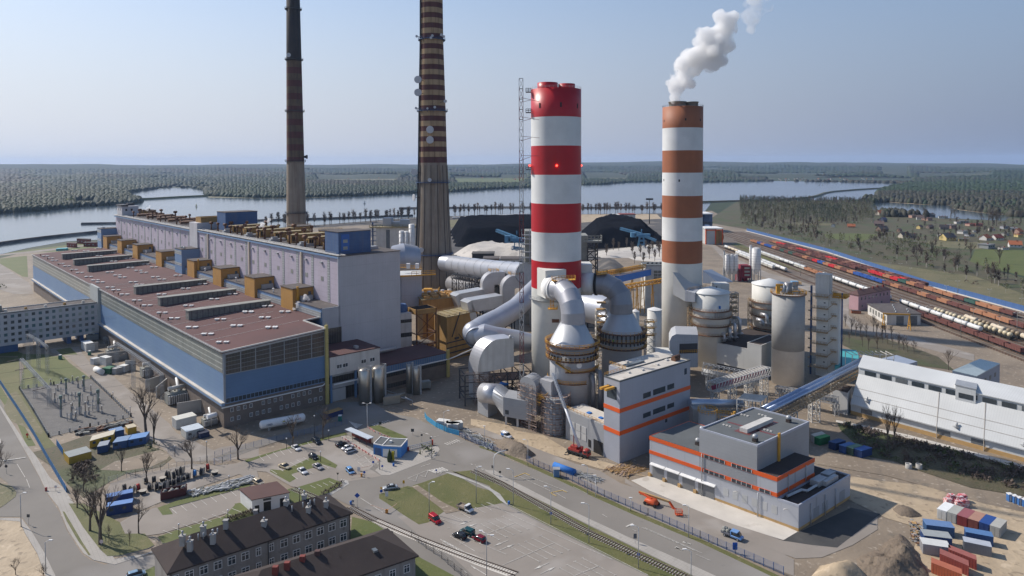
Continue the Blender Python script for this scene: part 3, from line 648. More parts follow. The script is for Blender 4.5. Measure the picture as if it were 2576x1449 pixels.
# turbine hall
L=398;W=41.5
t=K('turbine_hall','very long low hall with blue walls, ribbed glazing bands and a brown roof','',S(0,0))
N().F(S,0,L,0,W,0,9.2).P('base_wall',M.bkg)
N().F(S,0.02,L,.0,W,9.2,21.).F(S,-1.4,L,-1.3,0,9.0,9.9).P('cladding',M.blue,'sky blue panels between two glazing bands')
N().F(S,-.12,.02,0,W,11.6,20.4).P('gable_cladding',M.bgb)
N().F(S,-1.35,L,-1.35,-.02,9.92,10.3).P('ledge',M.slab)
N().F(S,0,L,0,W,21,28.9,2.3).P('upper_wall',M.pgr)
N().F(S,.4,L-1,-.12,.1,21.2,28.6).P('glazing_band',M.rgl,'ribbed grey glazing in four rows below the eaves')
N().H([S(-.14,.8,20.6),S(.1,.8,20.6),S(.1,W-.6,20.6),S(-.14,W-.6,20.6),S(-.14,.8,28.),S(.1,.8,28.),S(.1,W-.6,30.6),S(-.14,W-.6,30.6)]).P('gable_glazing',M.gdk)
C=N()
for i in O(8):
 v=.8+i*(W-1.4)/7;C.F(S,-.3,-.1,v-.14,v+.14,20.6,28.2+2.4*i/7)
for k in O(1,5):
 C.H([S(-.26,.8,20.6+k*1.55),S(-.1,.8,20.6+k*1.55),S(-.1,W-.6,20.6+k*2.0),S(-.26,W-.6,20.6+k*2.0),S(-.26,.8,20.72+k*1.55),S(-.1,.8,20.72+k*1.55),S(-.1,W-.6,20.72+k*2.0),S(-.26,W-.6,20.72+k*2.0)])
C.F(S,-.3,-.1,.0,.8,9.5,28.9);C.F(S,-.3,-.1,.0,W,20.4,20.7)
J('gable_mullions',C,M.mul_,t)
for i in O(26): win(t,S,-.02,1.+i*1.55,9.6,1.3,1.6,M.pane,'v')
for z in (2.2,5.8):
 for i in O(16):
  if (i+int(z))%5!=4: win(t,S,-.02,2.6+i*2.4,z,.9,1.35,M.pane,'v',frame=M.white)
C=N();n=len(C.v)
C.H([S(-.5,-.5,28.9),S(L+.5,-.5,28.9),S(L+.5,W,31.25),S(-.5,W,31.25),S(-.5,-.5,29.4),S(L+.5,-.5,29.4),S(L+.5,W,31.7),S(-.5,W,31.7)])
C.H([S(20,W,31.15),S(390,W,31.15),S(390,49,31.5),S(20,49,31.5),S(20,W,31.66),S(390,W,31.66),S(390,49,32.0),S(20,49,32.0)])
rf=J('roof',C,M.rfb,t)
C=N()
for a,b in (((-.55,-.6,29.4),(-.55,W+.1,31.75)),((-.55,W+.1,31.75),(20,W+.1,31.75)),((20,W+.1,31.75),(20,49,32.1))): C.B(I(S(*a),(0,0,.15)),I(S(*b),(0,0,.15)),.5,.55)
C.B(S(0,-.6,29.55),S(L,-.6,29.55),.45,.4)
sl_('roof_edge',C,M.dw,t,rf)
C=N();C.R([S(u,-.9,29.3) for u in O(0,398,6)],1.1,.07,6);sl_('gutter_rail',C,M.galv,t,rf)
C=N()
for i in O(1,15):
 u=8+i*13.;C.B(S(u,1,29.53),S(u+1,W-1,31.74),.16,.05)
sl_('roof_seams',C,M.dw,t,rf)
N().T([S(-.9,-1,8.3),S(-.9,W-2,8.3),S(-.9,W-1,9)],.28,6).P('gable_pipe',M.white)
C=N();C.F(S,-1.2,-.2,W-.6,W+.6,0,33.4);C.R([S(-1.2,W-.6,33.4),S(-.2,W+.6,33.4)],1);
for k in O(44): C.F(S,-1.35,-1.2,W-.7,W+.7,.7*k,.7*k+.12)
J('ladder_shaft',C,pn((.50,.42,.16)),t,'yellow ladder shaft on the corner')
def roofz(v): return 29.42+v*2.3/41.5
LN=[((575,762),(1070,690)),((680,815),(1205,735)),((810,875),(1362,785)),((1225,1072),(1868,960)),((1440,1175),(2130,1050)),((1690,1297),(2440,1155))]
for i,(a,b) in en(LN):
 ua,va=uvof(S,pA(a[0],a[1],30));ub,vb=uvof(S,pA(b[0],b[1],31.7));u=(ua+ub)/2;v0=max(2.5,va);v1=min(46,vb)
 t=K('roof_lantern','long grey glazed roof lantern, the %s counted from the far end of the brown roof'%od(i+1),'roof lantern',S(u,v0,roofz(v0)),'roof lanterns on the long brown roof')
 N().F(S,u,u+4.2,v0,v1,roofz(v0)-.3,roofz(v1)+2.0).P('glazing',M.lgl)
 N().F(S,u-.35,u+4.55,v0-.4,v1+.4,roofz(v1)+2.0,roofz(v1)+2.35).P('cover',M.lan)
VN=dict(A=[(405,710),(450,730),(485,750),(545,778),(595,800),(660,832),(712,858),(790,895),(850,925),(893,943),(982,988),(1033,1012),(1110,1050),(1220,1103),(1310,1147),(1445,1212),(1552,1262),(1710,1340),(1850,1402),(608,706),(715,752),(840,803),(980,864),(1047,892),(1090,910),(1187,952),(1242,975),(1440,1062),(1680,1163),(1965,1285),(2110,1343),(2420,1365),(663,673),(768,683),(885,727),(1015,776),(1165,833),(1235,860),(1283,878),(1385,918),(1443,940),(1655,1022),(1910,1117),(2210,1230),(2360,1285),(885,665),(1008,708),(1145,757),(1300,810),(1372,837),(1588,913),(1808,990),(2075,1082),(2385,1193)],
E=[(1855,125),(2003,190),(2150,268),(2285,125)],F=[(110,125),(385,63),(450,155),(225,10),(580,20)],B=[(160,1190),(310,1243)])
proto=None
vl=[]
for c in VN:
 for x,y in VN[c]:
  u,v=uvof(S,P(c,x,y+6,30.6));vl.append((u,v))
vl.sort(key=lambda a:-a[0])
for vi,(u,v) in en(vl):
 q=S(u,v,roofz(v)-.02)
 if proto is None:
  t=K('roof_vent','pair of small white square roof vents on the brown roof of the long hall','',(0,0,0),'white roof vents on the brown roof')
  C=N()
  for dx in (-1.5,1.5):
   C.X(dx-.6,dx+.6,-.6,.6,0,.5)
  J('curb',C,M.dw,t,local=True)
  C=N()
  for dx in (-1.5,1.5):
   for sx in (-.55,.55): C.X(dx+sx-.42,dx+sx+.42,-.8,.8,.5,.75)
  J('hood',C,M.white,t,local=True);proto=t
 else: t=copy_tree(proto)
 t['label']='pair of white square vents, the %s from the far end of the long brown roof'%od(vi+1)
 t.location=q;t.rotation_euler=(0,0,atan2(.766,-.643)+R(50))
for i,(x,y) in en([(425,755),(362,722),(520,805),(636,862),(1015,1052),(1055,1075),(1205,1150),(1255,1180),(1430,1270),(1500,1300)]):
 q=pA(x,y,30.);C=N();C.Y(q,.22,1.1,8);C.Y(I(q,(0,0,1.)),.55,.5,8,.3)
 solo('vent_pipe',C,M.rust,'short rusty vent pipe near the eaves, %s from the far end of the long roof'%od(i+1),'vent pipe','rusty vent pipes along the eaves')
# boiler house
t=K('boiler_house','tall lilac walled block with a flat pipe covered roof behind the long brown roof','',S(18,58))
C=N();C.F(S,18.3,197,58,89,0,58.6);J('near_block',C,[M.lilac],t)
C=N();C.F(S,210,396,58.6,89,0,58.2);J('far_block',C,[M.lilac],t)
N().F(S,17.9,18.35,49.5,58,27,36.4).F(S,17.9,18.35,57.2,89.3,11,58.8).P('gable',M.gable,'blank pale grey ribbed end wall')
N().F(S,17.85,18.4,44,58.5,12,27).P('gable_window',M.gdk)
N().F(S,196.5,210.5,57.2,89,0,63.5).P('white_tower',M.llp,'pale block rising between the two lilac wings')
C=N();C.F(S,197.5,207,60,74,63.5,66.5);pp_(C,S,197.5,207,60,74,66.5,.5);J('tower_cap',C,M.och,t)
N().F(S,17.4,197.5,57.6,89.4,58.9,59.2).F(S,209,396.4,58.2,89.4,58.3,58.6).P('roof',M.tar)
C=N();
for u0,u1,z in ((17.5,196,59.2),(211,396,58.6)):
 C.F(S,u0,u1,57.3,57.7,z-1.4,z-.5);J('blue_fascia',C,M.blue,t);C=N()
 C.F(S,u0,u1,57.2,58.4,z,z+.45);C.F(S,u0,u1,60.4,60.8,z,z+.4);J('eaves_walk',C,M.dw,t);C=N()
C.R([S(u,57.4,59.6) for u in O(20,196,8)],1.0,.08,8);C.R([S(u,57.7,59.) for u in O(212,396,8)],1.0,.08,8);J('roof_rail',C,M.galv,t)
for i in O(11):
 u=27+i*15.6;N().F(S,u,u+2.1,57.88,58.1,37,57.2).P('window_strip',M.wst)
 N().F(S,u+6.5,u+8.3,57.2,58.1,54.2,55.).P('hood',M.galv)
 N().F(S,u+6,u+8.4,57.9,58.1,46,48.).P('louvre',M.lan)
 if i%4==1:
  N().F(S,u+11,u+12.4,57.2,58.1,33,57.8).P('ladder_shaft',pn((.55,.47,.38)))
for i in O(11):
 u=216+i*16.2;N().F(S,u,u+2.,58.45,58.7,37,56.5).P('window_strip',M.wst)
 N().F(S,u+7,u+9.,57.9,58.7,53.4,54.2).P('hood',M.galv)
 N().F(S,u+8,u+10,58.5,58.7,44,46.5).P('louvre',M.lan)
t=K('roof_tower','small white rooftop tower with two windows at the far end of the lilac block','',S(382,60,58.6))
N().F(S,380,395,59.5,72,58.6,66.5).P('wall',M.llp)
N().F(S,379,396,58.8,64,66.5,67.8).F(S,388,394,66,71,66.5,68.6).P('roof',M.dks)
for v in (62,66): win(t,S,380,v,62.5,1.5,1.8,M.pane,'v')
for u in (384,389): win(t,S,u,59.5,62.8,1.5,1.8,M.pane,'u')
def roofbox(u0,u1,v0,v1,z0,z1,m,lb,name='blue_penthouse',cat='penthouse',signs=False):
 t=K(name,lb,cat,S(u0,v0,z0));C=N();C.F(S,u0,u1,v0,v1,z0,z1);J('wall',C,m,t)
 N().F(S,u0-.2,u1+.2,v0-.2,v1+.2,z1,z1+.3).P('roof',M.tar)
 if signs:
  N().F(S,u0-.12,u0,v0+1.4,v0+5.4,z0+1.4,z1-1).P('sign_board',pn((.03,.13,.42)))
  for z in (z0+2,z0+5.2):
   N().F(S,u0-.2,u0-.1,v0+2.3,v0+4.5,z,z+1.5).P('notice',M.pnl)
 return t
roofbox(22.5,35,60,76.5,59.2,69.3,M.bdk,'dark blue rooftop box with two notices at the near corner of the lilac block',signs=True)
roofbox(178,192,68,88,59.2,70.5,M.bdk,'dark blue rooftop box by the pale tower in the middle of the lilac block')
t=roofbox(382,394,73,86,58.6,62,M.och,'small ochre rooftop box at the far end of the lilac block','ochre_penthouse')
for i in O(7):
 u=44+i*19.5;v0=66;v1=86
 t=K('roof_ventilator','long ochre roof ventilator housing, the %s from the near end of the lilac block'%od(i+1),'roof ventilator',S(u,v0,59.2),'ochre ventilator housings on the lilac block')
 N().F(S,u,u+5,v0,v1,59.2,63.2).P('housing',M.och)
 N().F(S,u-.15,u+5.15,v0-.15,v1+.15,63.2,63.5).P('cover',M.rfo)
 C=N()
 for k in O(2): C.F(S,u-.1,u,v0+.6+k*1.1,v0+1.4+k*1.1,60,62.6);C.F(S,u+1.,u+2,v0-.1,v0,59.8,62.4)
 J('louvre',C,M.black,t)
proto=None;rn=random.Random(3)
ex=[(44+i*19.5+dx,dv,59.2) for i in O(8) for dx,dv in ((-4,62.8),(9,64),(-3.5,71),(9,78),(2.4,87.5))]+[(216+i*8.5,61.5+(i%4)*6,58.6) for i in O(20)]
for i,(u,v,z) in en(ex):
 if proto is None:
  t=K('roof_exhaust','brown rooftop steam exhaust pipe with a wide T shaped head on the lilac block','exhaust pipe',(0,0,0),'brown exhaust pipes on the lilac block')
  N().Y((0,0,0),.5,5.,8).P('pipe',M.rust,local=True)
  N().T([(-1.2,0,5.2),(1.2,0,5.2)],.85,8).P('head',M.rust,local=True);proto=t
 else: t=copy_tree(proto)
 t['label']='brown T headed exhaust pipe, the %s counted from the near end of the lilac block'%od(i+1)
 t.location=S(u,v+rn.u(-1,1),z);s_=rn.u(.75,1.15);t.scale=(s_,s_,s_);t.rotation_euler=(0,0,rn.u(0,3))
for i in O(6):
 u=224+i*26;C=N();C.T([S(u,64,60.2),S(u,84,60.2),S(u+8,85,60.2),S(u+8,66,60.2)],.9,8)
 solo('roof_duct',C,M.rust,'dark looping roof duct, the %s on the farther lilac wing'%od(i+1),'roof duct','dark looping ducts on the farther wing')
for i in O(5):
 u=30+i*33;v=64 if i else 80;C=N();C.F(S,u,u+3,v-3,v+5,59.2,60.6);C.F(S,u+.6,u+2.4,v-2,v+1,60.6,61.6)
 solo('air_handler',C,M.galv,'low silver rooftop air handling unit, %s from the near end of the lilac block'%od(i+1),'air unit','silver air units on the lilac block')
t=K('bunker_bay','lower blue banded bay between the brown roof and the lilac wall','',S(18,49))
N().F(S,18.4,390,49.2,57.9,0,36.2).P('wall',M.blue)
N().F(S,18.5,390,48.9,58.0,36.2,36.5).P('roof',M.tar)
N().F(S,18.6,390,48.95,49.3,32.2,34.6).P('glazing_band',M.wst)
mid=[('A',1005,657),('A',1130,701),('A',1280,747),('A',1450,822),('A',1760,917),('A',2005,996),('A',2285,1097),('B',400,1210)]
for i,(c,x,y) in en(mid):
 u,v=uvof(S,P(c,x,y,31.8));u0=u;v0=47.6
 t=K('coal_bunker_house','ochre box standing between brown roof and lilac wall, the %s from the far end'%od(i+1),'bunker house',S(u0,v0,31.5),'row of ochre boxes above the brown roof')
 N().F(S,u0,u0+12.5,v0,57.9,31.4,42.).P('wall',M.ochre)
 N().F(S,u0-.3,u0+12.8,v0-.3,57.9,42.,42.35).P('roof',M.tar)
 win(t,S,u0,55.2,38.5,1.4,1.6,M.pane,'v')
 N().F(S,u0-2.2,u0-.2,51,56.5,36.5,38.6).P('fan_unit',M.galv)
 if i in (4,7):
  N().F(S,u0-.8,u0-.1,49.4,50.2,31.5,43.2).P('ladder',M.yellow)
for nm,(x,y) in (('far',(963,642)),('middle',(1680,880))):
 u,v=uvof(S,pA(x,y,31.8));u0=u
 t=K('stair_tower','blue stair tower with grey bands at the %s of the ochre box row'%('far end' if nm=='far' else 'middle'),'stair tower',S(u0,47,0))
 C=N();C.F(S,u0,u0+13,47.2,60,31,47.2);J('wall',C,M.bdk if nm=='x' else M.blue,t)
 N().F(S,u0+.2,u0+12.8,47.1,47.3,37,38.8).F(S,u0+.2,u0+12.8,47.1,47.3,44,46.4).P('glazing_band',M.wst)
 N().F(S,u0-.2,u0+13.2,47,60.2,47.2,47.6).P('roof',M.tar)
 N().ico(S(u0+4,50,48.1),.8,1).ico(S(u0+8,50,48.1),.8,1).P('vent_ball',M.galv)
proto=None
for i in O(14):
 u=70+i*23.5;q=S(u,50.5,36.5)
 if proto is None:
  t=K('bunker_vent','small white mushroom vent on the flat strip by the ochre boxes','vent',(0,0,0),'white mushroom vents by the ochre boxes')
  N().Y((0,0,0),.35,1.8,8).Y((0,0,1.8),.75,.5,8,.4).P('pipe',M.white,local=True);proto=t
 else: t=copy_tree(proto)
 t['label']='small white mushroom vent, the %s from the near end of the flat bunker strip'%od(i+1)
 t.location=q
# annexes at the gable
t=K('annex_block','white two storey block on blue columns by the glazed gable','annex',S(0,41.7))
N().F(S,-1.4,17.8,42.6,66,12,19.6).P('wall',M.dw)
N().F(S,-1.6,18,42.5,66.2,19.6,20.0).P('roof',M.rfb)
N().F(S,1.2,17.8,42.6,66,0,12).P('recessed_wall',M.gdk)
N().F(S,.6,1.2,43,66,5.4,7.6).F(S,.5,1.2,43,66,10.6,12).P('spandrel',M.pgr)
C=N()
for v in (42.8,54.2,65.4): C.F(S,-1.2,-.4,v,v+.8,0,12)
J('column',C,M.bgb,t)
N().F(S,.3,1.3,43.4,50.5,0,5.2).P('gate',M.pgr)
for v in (45.6,48.4,57.,61.2): win(t,S,-1.4,v,14.4,2.2,1.5,M.pane,'v',frame=M.white)
N().F(S,3,5,57,58.4,20,21).F(S,10,11.5,46,47.2,20,21.6).P('roof_unit',M.galv)
t=K('low_annex','low annex with brown roof and blue window bands behind the silver silos','annex',S(0,66))
N().F(S,-3,17.8,66,101,0,11.4).P('wall',M.bkg)
N().F(S,-3.2,18,66,101.2,11.4,11.75).P('roof',M.rfb)
N().F(S,-3.15,-2.9,66,101.1,6.4,11.3).P('blue_cladding',M.bgb)
N().F(S,-3.2,-3.0,66.4,100.8,6.4,7.9).F(S,-3.2,-3.,66.4,84,1.4,3.2).P('glazing_band',M.gdk)
C=N()
for i in O(30): C.F(S,-3.26,-3.1,66.4+i*1.18,66.55+i*1.18,8,11.2)
J('ribs',C,M.mul_,t)
N().T([S(14,60,13.4),S(14,84,13.4)],.9,8).P('roof_pipe',M.galv)
N().F(S,-4,-3.2,100,101.4,0,13).P('ladder_shaft',pn((.5,.42,.16)))
t=K('pipe_bridge','white pipe running along the annex wall towards the flue duct','pipe',S(-4,66))
N().T([S(-3.8,43,8.6),S(-3.8,84,8.6),S(-3.8,102,8.6),S(4,126,9)],.3,6).P('pipe',M.white)
for i,(c,x,y,yt,r,lab) in en((('F',1337,905,552,2.5,'left one of the two big brushed metal silos'),('F',1472,882,532,2.75,'right one of the two big brushed metal silos'),('F',1776,785,505,1.35,'left one of the pair of slim metal silos'),('F',1846,802,530,1.6,'right one of the pair of slim metal silos'))):
 p=P(c,x,y);h=HT(p,c,yt);p=(p[0],p[1]+r,0)
 t=K('steel_silo',lab+' in front of the annex','silo',p,'metal silos by the annex')
 N().L(p,[(r,0),(r,h-1),(r*.75,h-.4),(0.01,h)],24,capb=True).P('shell',mat('stainless%d'%i,(.50,.47,.42),(.42,.40,.36),scale=.2,ro=.32,metal=.85,sm_=((Z,1.5,.05,.8),)))
 C=N();C.R([(p[0]+r*cos(a),p[1]+r*sin(a),h-1) for a in np.linspace(0,2*pi,13)[:-1]],1.3,.09,1,True);C.X(p[0]+r-.2,p[0]+r+.6,p[1]-.4,p[1]+.4,0,h+.8)
 for k in O(3): C.T([(p[0]-r*.5,p[1]+k-1,h-.4),(p[0]+r*.6,p[1]-k*.6,h-.2)],.14,5)
 J('top_rail',C,M.galv,t)
p=pF(1530,905);q=pF(1690,880);T=fr3(p,q,I(p,(1,2,0)));C=N();C.F(T,0,7.2,0,3.6,.2,3.4);C.F(T,-.1,7.3,-.1,3.7,3.4,3.6)
solo('metal_cabin',C,mat('cabinsteel',(.45,.42,.36),ro=.35,metal=.7),'low shiny metal cabin by the two big silos','cabin')
p=pF(1890,760);T=frA(p,25);C=N();C.F(T,0,4.8,0,3,1.,3.8)
for a in (.3,4.3):
 for b in (.3,2.6): C.F(T,a,a+.3,b,b+.3,0,1)
solo('equipment_cabin',C,M.lan,'small grey cabin on short legs by the slim silos','cabin')
t=K('pipe_loop','thin white pipework loop on stilts between the silos','pipework',pF(1420,830))
N().T([pF(1415,835,2),pF(1600,790,2.4),pF(1810,850,2.4)],.18,6).T([pF(1540,745,2),pF(1700,800,2.4),pF(1810,850,2.4)],.18,6).P('pipe',M.galv)
C=N()
for x,y in ((1500,815),(1600,790),(1700,805),(1810,850)): a=pF(x,y,2);C.B((a[0],a[1],0),a,.2)
J('support',C,M.galv,t)
# office slab
OF=Fr(S(186,-.6),(-.6896,.7242),(-.766,-.643))
t=K('office_slab','long white panelled office slab with five rows of small windows','office building',OF(0,0))
C=N();C.F(OF,0,14.5,0,27,4,21.3);C.F(OF,0,14.5,27,38,4,21.3);C.F(OF,0,14.5,38,150,4,21.3)
J('wall',C,mat('officepanel',(.52,.51,.52),(.46,.455,.47),scale=.1,sm_=((Z,3.45,.16,.82),(HV,1.55,.1,.9)),sk_=(.4,.35,(.36,.35,.36))),t)
C=N()
for a,b in ((0,3),(7.5,9.2),(13.5,15.5),(26,28),(38,150)): C.F(OF,.6,13.9,a,b,0,4)
J('ground_floor',C,M.bdk,t)
N().F(OF,-.2,14.7,-.2,150,21.3,21.6).P('roof',M.tar)
C=N();pp_(C,OF,0,14.5,0,150,21.6,.5);J('parapet',C,M.dw,t)
rn=random.Random(5)
wm=[M.ptl,M.pane,M.ptl,M.pane,M.pnl]
for k in O(5):
 for i in O(19):
  v=2.2+i*3.1
  if i in (4,5,12,13,8) or True: win(t,OF,-.02,v,5.7+k*3.25,1.5,1.6,rn.choice(wm),'v')
N().F(OF,5,11,44,52,21.6,25.).P('penthouse',M.lan)
for i in O(6):
 C=N();C.F(OF,4,5.3,6+i*9,7.2+i*9,21.6,22.8);J('chimney_stub',C,M.och if i%2 else M.dw,t)
t=K('office_link','grey ribbed link box joining the office slab to the long hall','link building',OF(0,0))
N().F(S,184,203,-1.2,-.02,10.4,30.4).P('wall',mat('linkpanel',(.42,.44,.43),(.36,.38,.37),scale=.2,sm_=((HU,1.2,.1,.85),)))
t=K('end_block','white end block with horizontal glazing bands at the far end of the long hall','annex',S(399,0))
N().F(S,398.2,412,3,38,0,27).P('wall',M.white)
for k in O(5):
 N().F(S,399.5,411,2.8,3.1,3+k*4.8,5.4+k*4.8).P('glazing_band',M.ggr)
N().F(S,398,412.4,2.6,38.4,27,27.4).P('roof',M.slab)
for i,(x0,y0,x1,y1,h,m,lab) in en(((595,645,675,650,5,'rfm','small dark roofed brick hut on the lawn nearest the long hall'),(685,612,800,618,6,'tar','flat roofed brick building on the lawn by the dyke'),(745,640,862,640,5,'tar','second flat roofed brick building close to the blue stair tower'),(500,678,592,672,2,'teal','low teal container on the far lawn'))):
 a,b=pA(x0,y0),pA(x1,y1);T=fr3(a,b,I(a,(-.4,1,0)));l=md(a,b)
 t=K('outbuilding' if i<3 else 'teal_container',lab,'outbuilding',a);C=N();C.F(T,0,l,0,9,0,h);J('wall',C,M.tlr if i<3 else M.teal,t);C=N();C.F(T,-.3,l+.3,-.3,9.3,h,h+.4);J('roof',C,M[m],t)
 for k in O(3): win(t,T,1.5+k*l/3.4,0,h*.4,1.6,1.5,M.pnl,'u')
# tall chimneys
def stack(name,lb,c,prof,n,mats,bands=None):
 t=K(name,lb,'chimney',(c[0],c[1],0));C=N()
 C.L((c[0],c[1],0),[(r,z) for z,r,_ in prof],n,[m for _,_,m in prof[:-1]],capb=True)
 J('shaft',C,mats,t);return t
def ringpf(t,c,r,z,m,w=1.4,h=1.3,mr=None,name='gallery',n=28):
 C=N();C.L((c[0],c[1],z-.25),[(r-.05,0),(r+w,0),(r+w,.5),(r-.05,.5)],n,capt=False,smooth=False)
 C.R([(c[0]+(r+w)*cos(a),c[1]+(r+w)*sin(a),z+.25) for a in np.linspace(0,2*pi,n+1)[:-1]],h,.12,2,True)
 for a in np.linspace(0,2*pi,n//2+1)[:-1]: C.B((c[0]+(r+w)*cos(a),c[1]+(r+w)*sin(a),z-.2),(c[0]+r*cos(a),c[1]+r*sin(a),z-1.6),.15)
 return J(name,C,m,t)
def itp(z,tab):
 return float(np.interp(z,[a for a,_ in tab],[b for _,b in tab]))
C1=(-62.3,537);T1=[(0,16.2),(3,15.8),(30,14.2),(59,12.8),(87,11.9),(93,11.5),(142,10.5),(197,9.0),(228,8.76),(300,6.6)]
pr=[];z=0
zs=[(0,0),(15,0),(30,0),(59,0),(80,0),(102.0,0)]
for z_,m in zs: pr.append((z_,itp(z_,T1),m))
pr[-1]=(102.,itp(102,T1),1)
z_=106.5;k=0
while z_<296:
 pr.append((z_,itp(z_,T1),2));pr.append((z_+3.97,itp(z_+3.97,T1),1));z_+=7.94
pr.append((300,6.6,1))
t=stack('concrete_chimney','thick tapering concrete chimney with narrow brown and ochre rings and dish antennas','' or C1,pr,40,[M.chc,M.chm,M.cho])
for z_ in (30.5,86.6,142.4,197.7): ringpf(t,C1,itp(z_,T1),z_,M.stb,1.6)
def dish(t,c,x,y,Y,r=2.4,a=0,cr='Q'):
 p=PY(cr,x,y,Y);C=N();n_=(sin(a),-cos(a),0);C.T([I(p,mul(n_,-1.2)),I(p,mul(n_,-.2)),I(p,mul(n_,.3))],[r*.35,r,r*.97],16);J('dish_antenna',C,pn((.50,.50,.52)),t)
 N().B(p,(c[0],c[1],p[2]-1),.35).P('antenna_bracket',M.dks)
for x,y in ((355,658),(355,765),(455,1073),(455,1158)): dish(t,C1,x,y,524,2.9)
for x,y,r in ((325,1425,2.6),(582,838,1.3),(475,295,1),(463,313,1),(550,288,1.1),(570,302,1),(434,897,.8),(495,887,1.),(345,300,1.),(340,895,1.)): dish(t,C1,x,y,525,r)
dish(t,C1,1460,200,526,2.6,-1,'B');dish(t,C1,1527,670,519,1.9,0,'B');dish(t,C1,1602,45,522,1.5,0,'B')
C=N()
for a in O(9):
 an=-pi/2+(a-4)*.42
 for z0,z1 in zip(O(1,100,11),O(12,111,11)):
  q0=itp(z0,T1)+.12;q1=itp(z1,T1)+.12;C.B((C1[0]+q0*cos(an),C1[1]+q0*sin(an),z0),(C1[0]+q1*cos(an),C1[1]+q1*sin(an),z1),.35)
J('drip_ribs',C,M.chs,t)
C=N();an=-pi/2-1.05
for d_ in (-.05,.05):
 for z0,z1 in zip(O(0,300,10),O(10,310,10)):
  q0=itp(z0,T1)+.6;q1=itp(z1,T1)+.6;C.B((C1[0]+q0*cos(an+d_),C1[1]+q0*sin(an+d_),z0),(C1[0]+q1*cos(an+d_),C1[1]+q1*sin(an+d_),z1),.55)
J('ladder',C,M.dks,t)
C2=(-224,707);T2=[(0,11.2),(41,9.85),(100,8.85),(170,8.0),(260,6.9),(300,6.3)]
def z2(y): return HT((C2[0],C2[1],0),'V',y)
pr=[(0,itp(0,T2),0),(40,itp(40,T2),0),(z2(1040),itp(z2(1040),T2),1),(z2(1012),itp(z2(1012),T2),2)]
for a in (930,850,768,685,603,520,437):
 pr.append((z2(a+40),itp(z2(a+40),T2),1 if a>430 else 3));pr.append((z2(a),itp(z2(a),T2),2))
pr+=[(z2(395),itp(z2(395),T2),3),(z2(355),itp(z2(355),T2),3),(300,6.3,3)]
t=stack('slender_chimney','slender soot darkened chimney with brown rings, farthest left of the four stacks','' or C2,pr,32,[M.chc,M.chm,mat('chimochredark',(.15,.10,.06),(.10,.07,.045),scale=.15,sk_=(.4,.9,(.06,.035,.025)),ro=.9),M.chs])
for y in (60,385,717,1038,1370): ringpf(t,C2,itp(z2(y),T2),z2(y),M.dks,1.6)
p=yV(168,354,696);N().T([I(p,(0,1,0)),p],[1.2,2.2],14).P('dish_antenna',pn((.5,.5,.52)))
p=yV(278,1010,705);N().T([I(p,(-2,0,0)),I(p,(1.6,0,0))],[.8,2.2],14).P('dish_antenna',M.dks)
t=K('chimney_plinth','ochre plinth building with railings round the foot of the slender chimney','plinth building',(C2[0],C2[1],0))
for i,(x0,x1,yb,yt,Y) in en(((315,510,530,450,650),(585,795,560,490,600))):
 a=yB(x0,yt+12,Y);b=yB(x1,yt+12,Y);zt=a[2];C=N();cx=(a[0]+b[0])/2;r=(b[0]-a[0])/2
 if i==1: t=K('fan_house','low ochre polygonal building with roof railings right of the slender chimney','',(cx,Y+r,0))
 C.L((cx,Y+r,0),[(r,0),(r,zt)],8,smooth=False,a0=.3,a1=.3+2*pi);J('wall',C,M.och,t)
 N().L((cx,Y+r,zt),[(r+.5,0),(r+.5,.5)],8,smooth=False,a0=.3,a1=.3+2*pi).P('roof',M.tar)
 N().R([(cx+r*cos(q),Y+r+r*sin(q),zt+.5) for q in np.linspace(.3,.3+2*pi,9)[:-1]],1.5,.15,2,True).P('roof_rail',M.rlp)
# striped stacks
C3=(18.9,292);r3=10.7
def z3(c,y): return HT((C3[0],C3[1]-r3*.0,0),c,y)
zz=[0,z3('G',350)]+[z3('C',747),z3('C',496),z3('C',246)]+[z3('Q',1445),z3('Q',1210),z3('Q',977),z3('Q',745)]
zz=[0]+sorted(set(round(q,2) for q in zz[1:]))
ms=[0,1,2,1,2,1,2,1]
t=stack('red_white_stack','massive stack with bright red and white bands and two short red flues','' or C3,[(zz[i],r3,ms[min(i,len(ms)-1)]) for i in O(len(zz))],48,[M.crm,M.chr_,M.chw])
top3=zz[-1]
for dx,rr_ in ((-3.6,4.35),(4.6,3.6)):
 N().L((C3[0]+dx,C3[1]+(1 if dx>0 else 0),top3),[(rr_,0),(rr_,3.0 if dx<0 else 2.6),(rr_-.4,3.0 if dx<0 else 2.6),(rr_-.4,.5)],28,capt=False).P('flue',M.chr_)
N().R([(C3[0]+r3*cos(a),C3[1]+r3*sin(a),top3) for a in np.linspace(0,2*pi,41)[:-1]],.9,.06,2,True).P('top_rail',M.dw)
for x,y in ((1365,870),(1538,868),(1682,872)):
 p=yQ(x,y,C3[1]-r3*.9);a=asin(max(-1,min(1,(p[0]-C3[0])/r3)));C=N();cx,cy=C3[0]+r3*sin(a),C3[1]-r3*cos(a);T=frA((cx,cy),degrees(a));C.F(T,-.35,.35,-.06,.3,p[2]-1,p[2]+1);J('opening',C,M.black,t)
for x,y in ((1280,1371),(1505,1371),(1708,1370)):
 p=yQ(x,y,C3[1]-(r3 if x==1505 else 0)-.3);N().ico(p,.42,1).P('warning_lamp',M.lampred)
for y in (750,920,1390):
 p=yQ(1268,y,C3[1]-2);N().X(p[0]-1,p[0]+1.2,p[1]-1.2,p[1]+1.2,p[2]-.8,p[2]-.5).R([(p[0]-1,p[1]-1.2,p[2]-.5),(p[0]-1,p[1]+1.2,p[2]-.5),(p[0]+1.2,p[1]+1.2,p[2]-.5),(p[0]+1.2,p[1]-1.2,p[2]-.5)],1.4,.12,1,True).P('side_platform',M.dks)
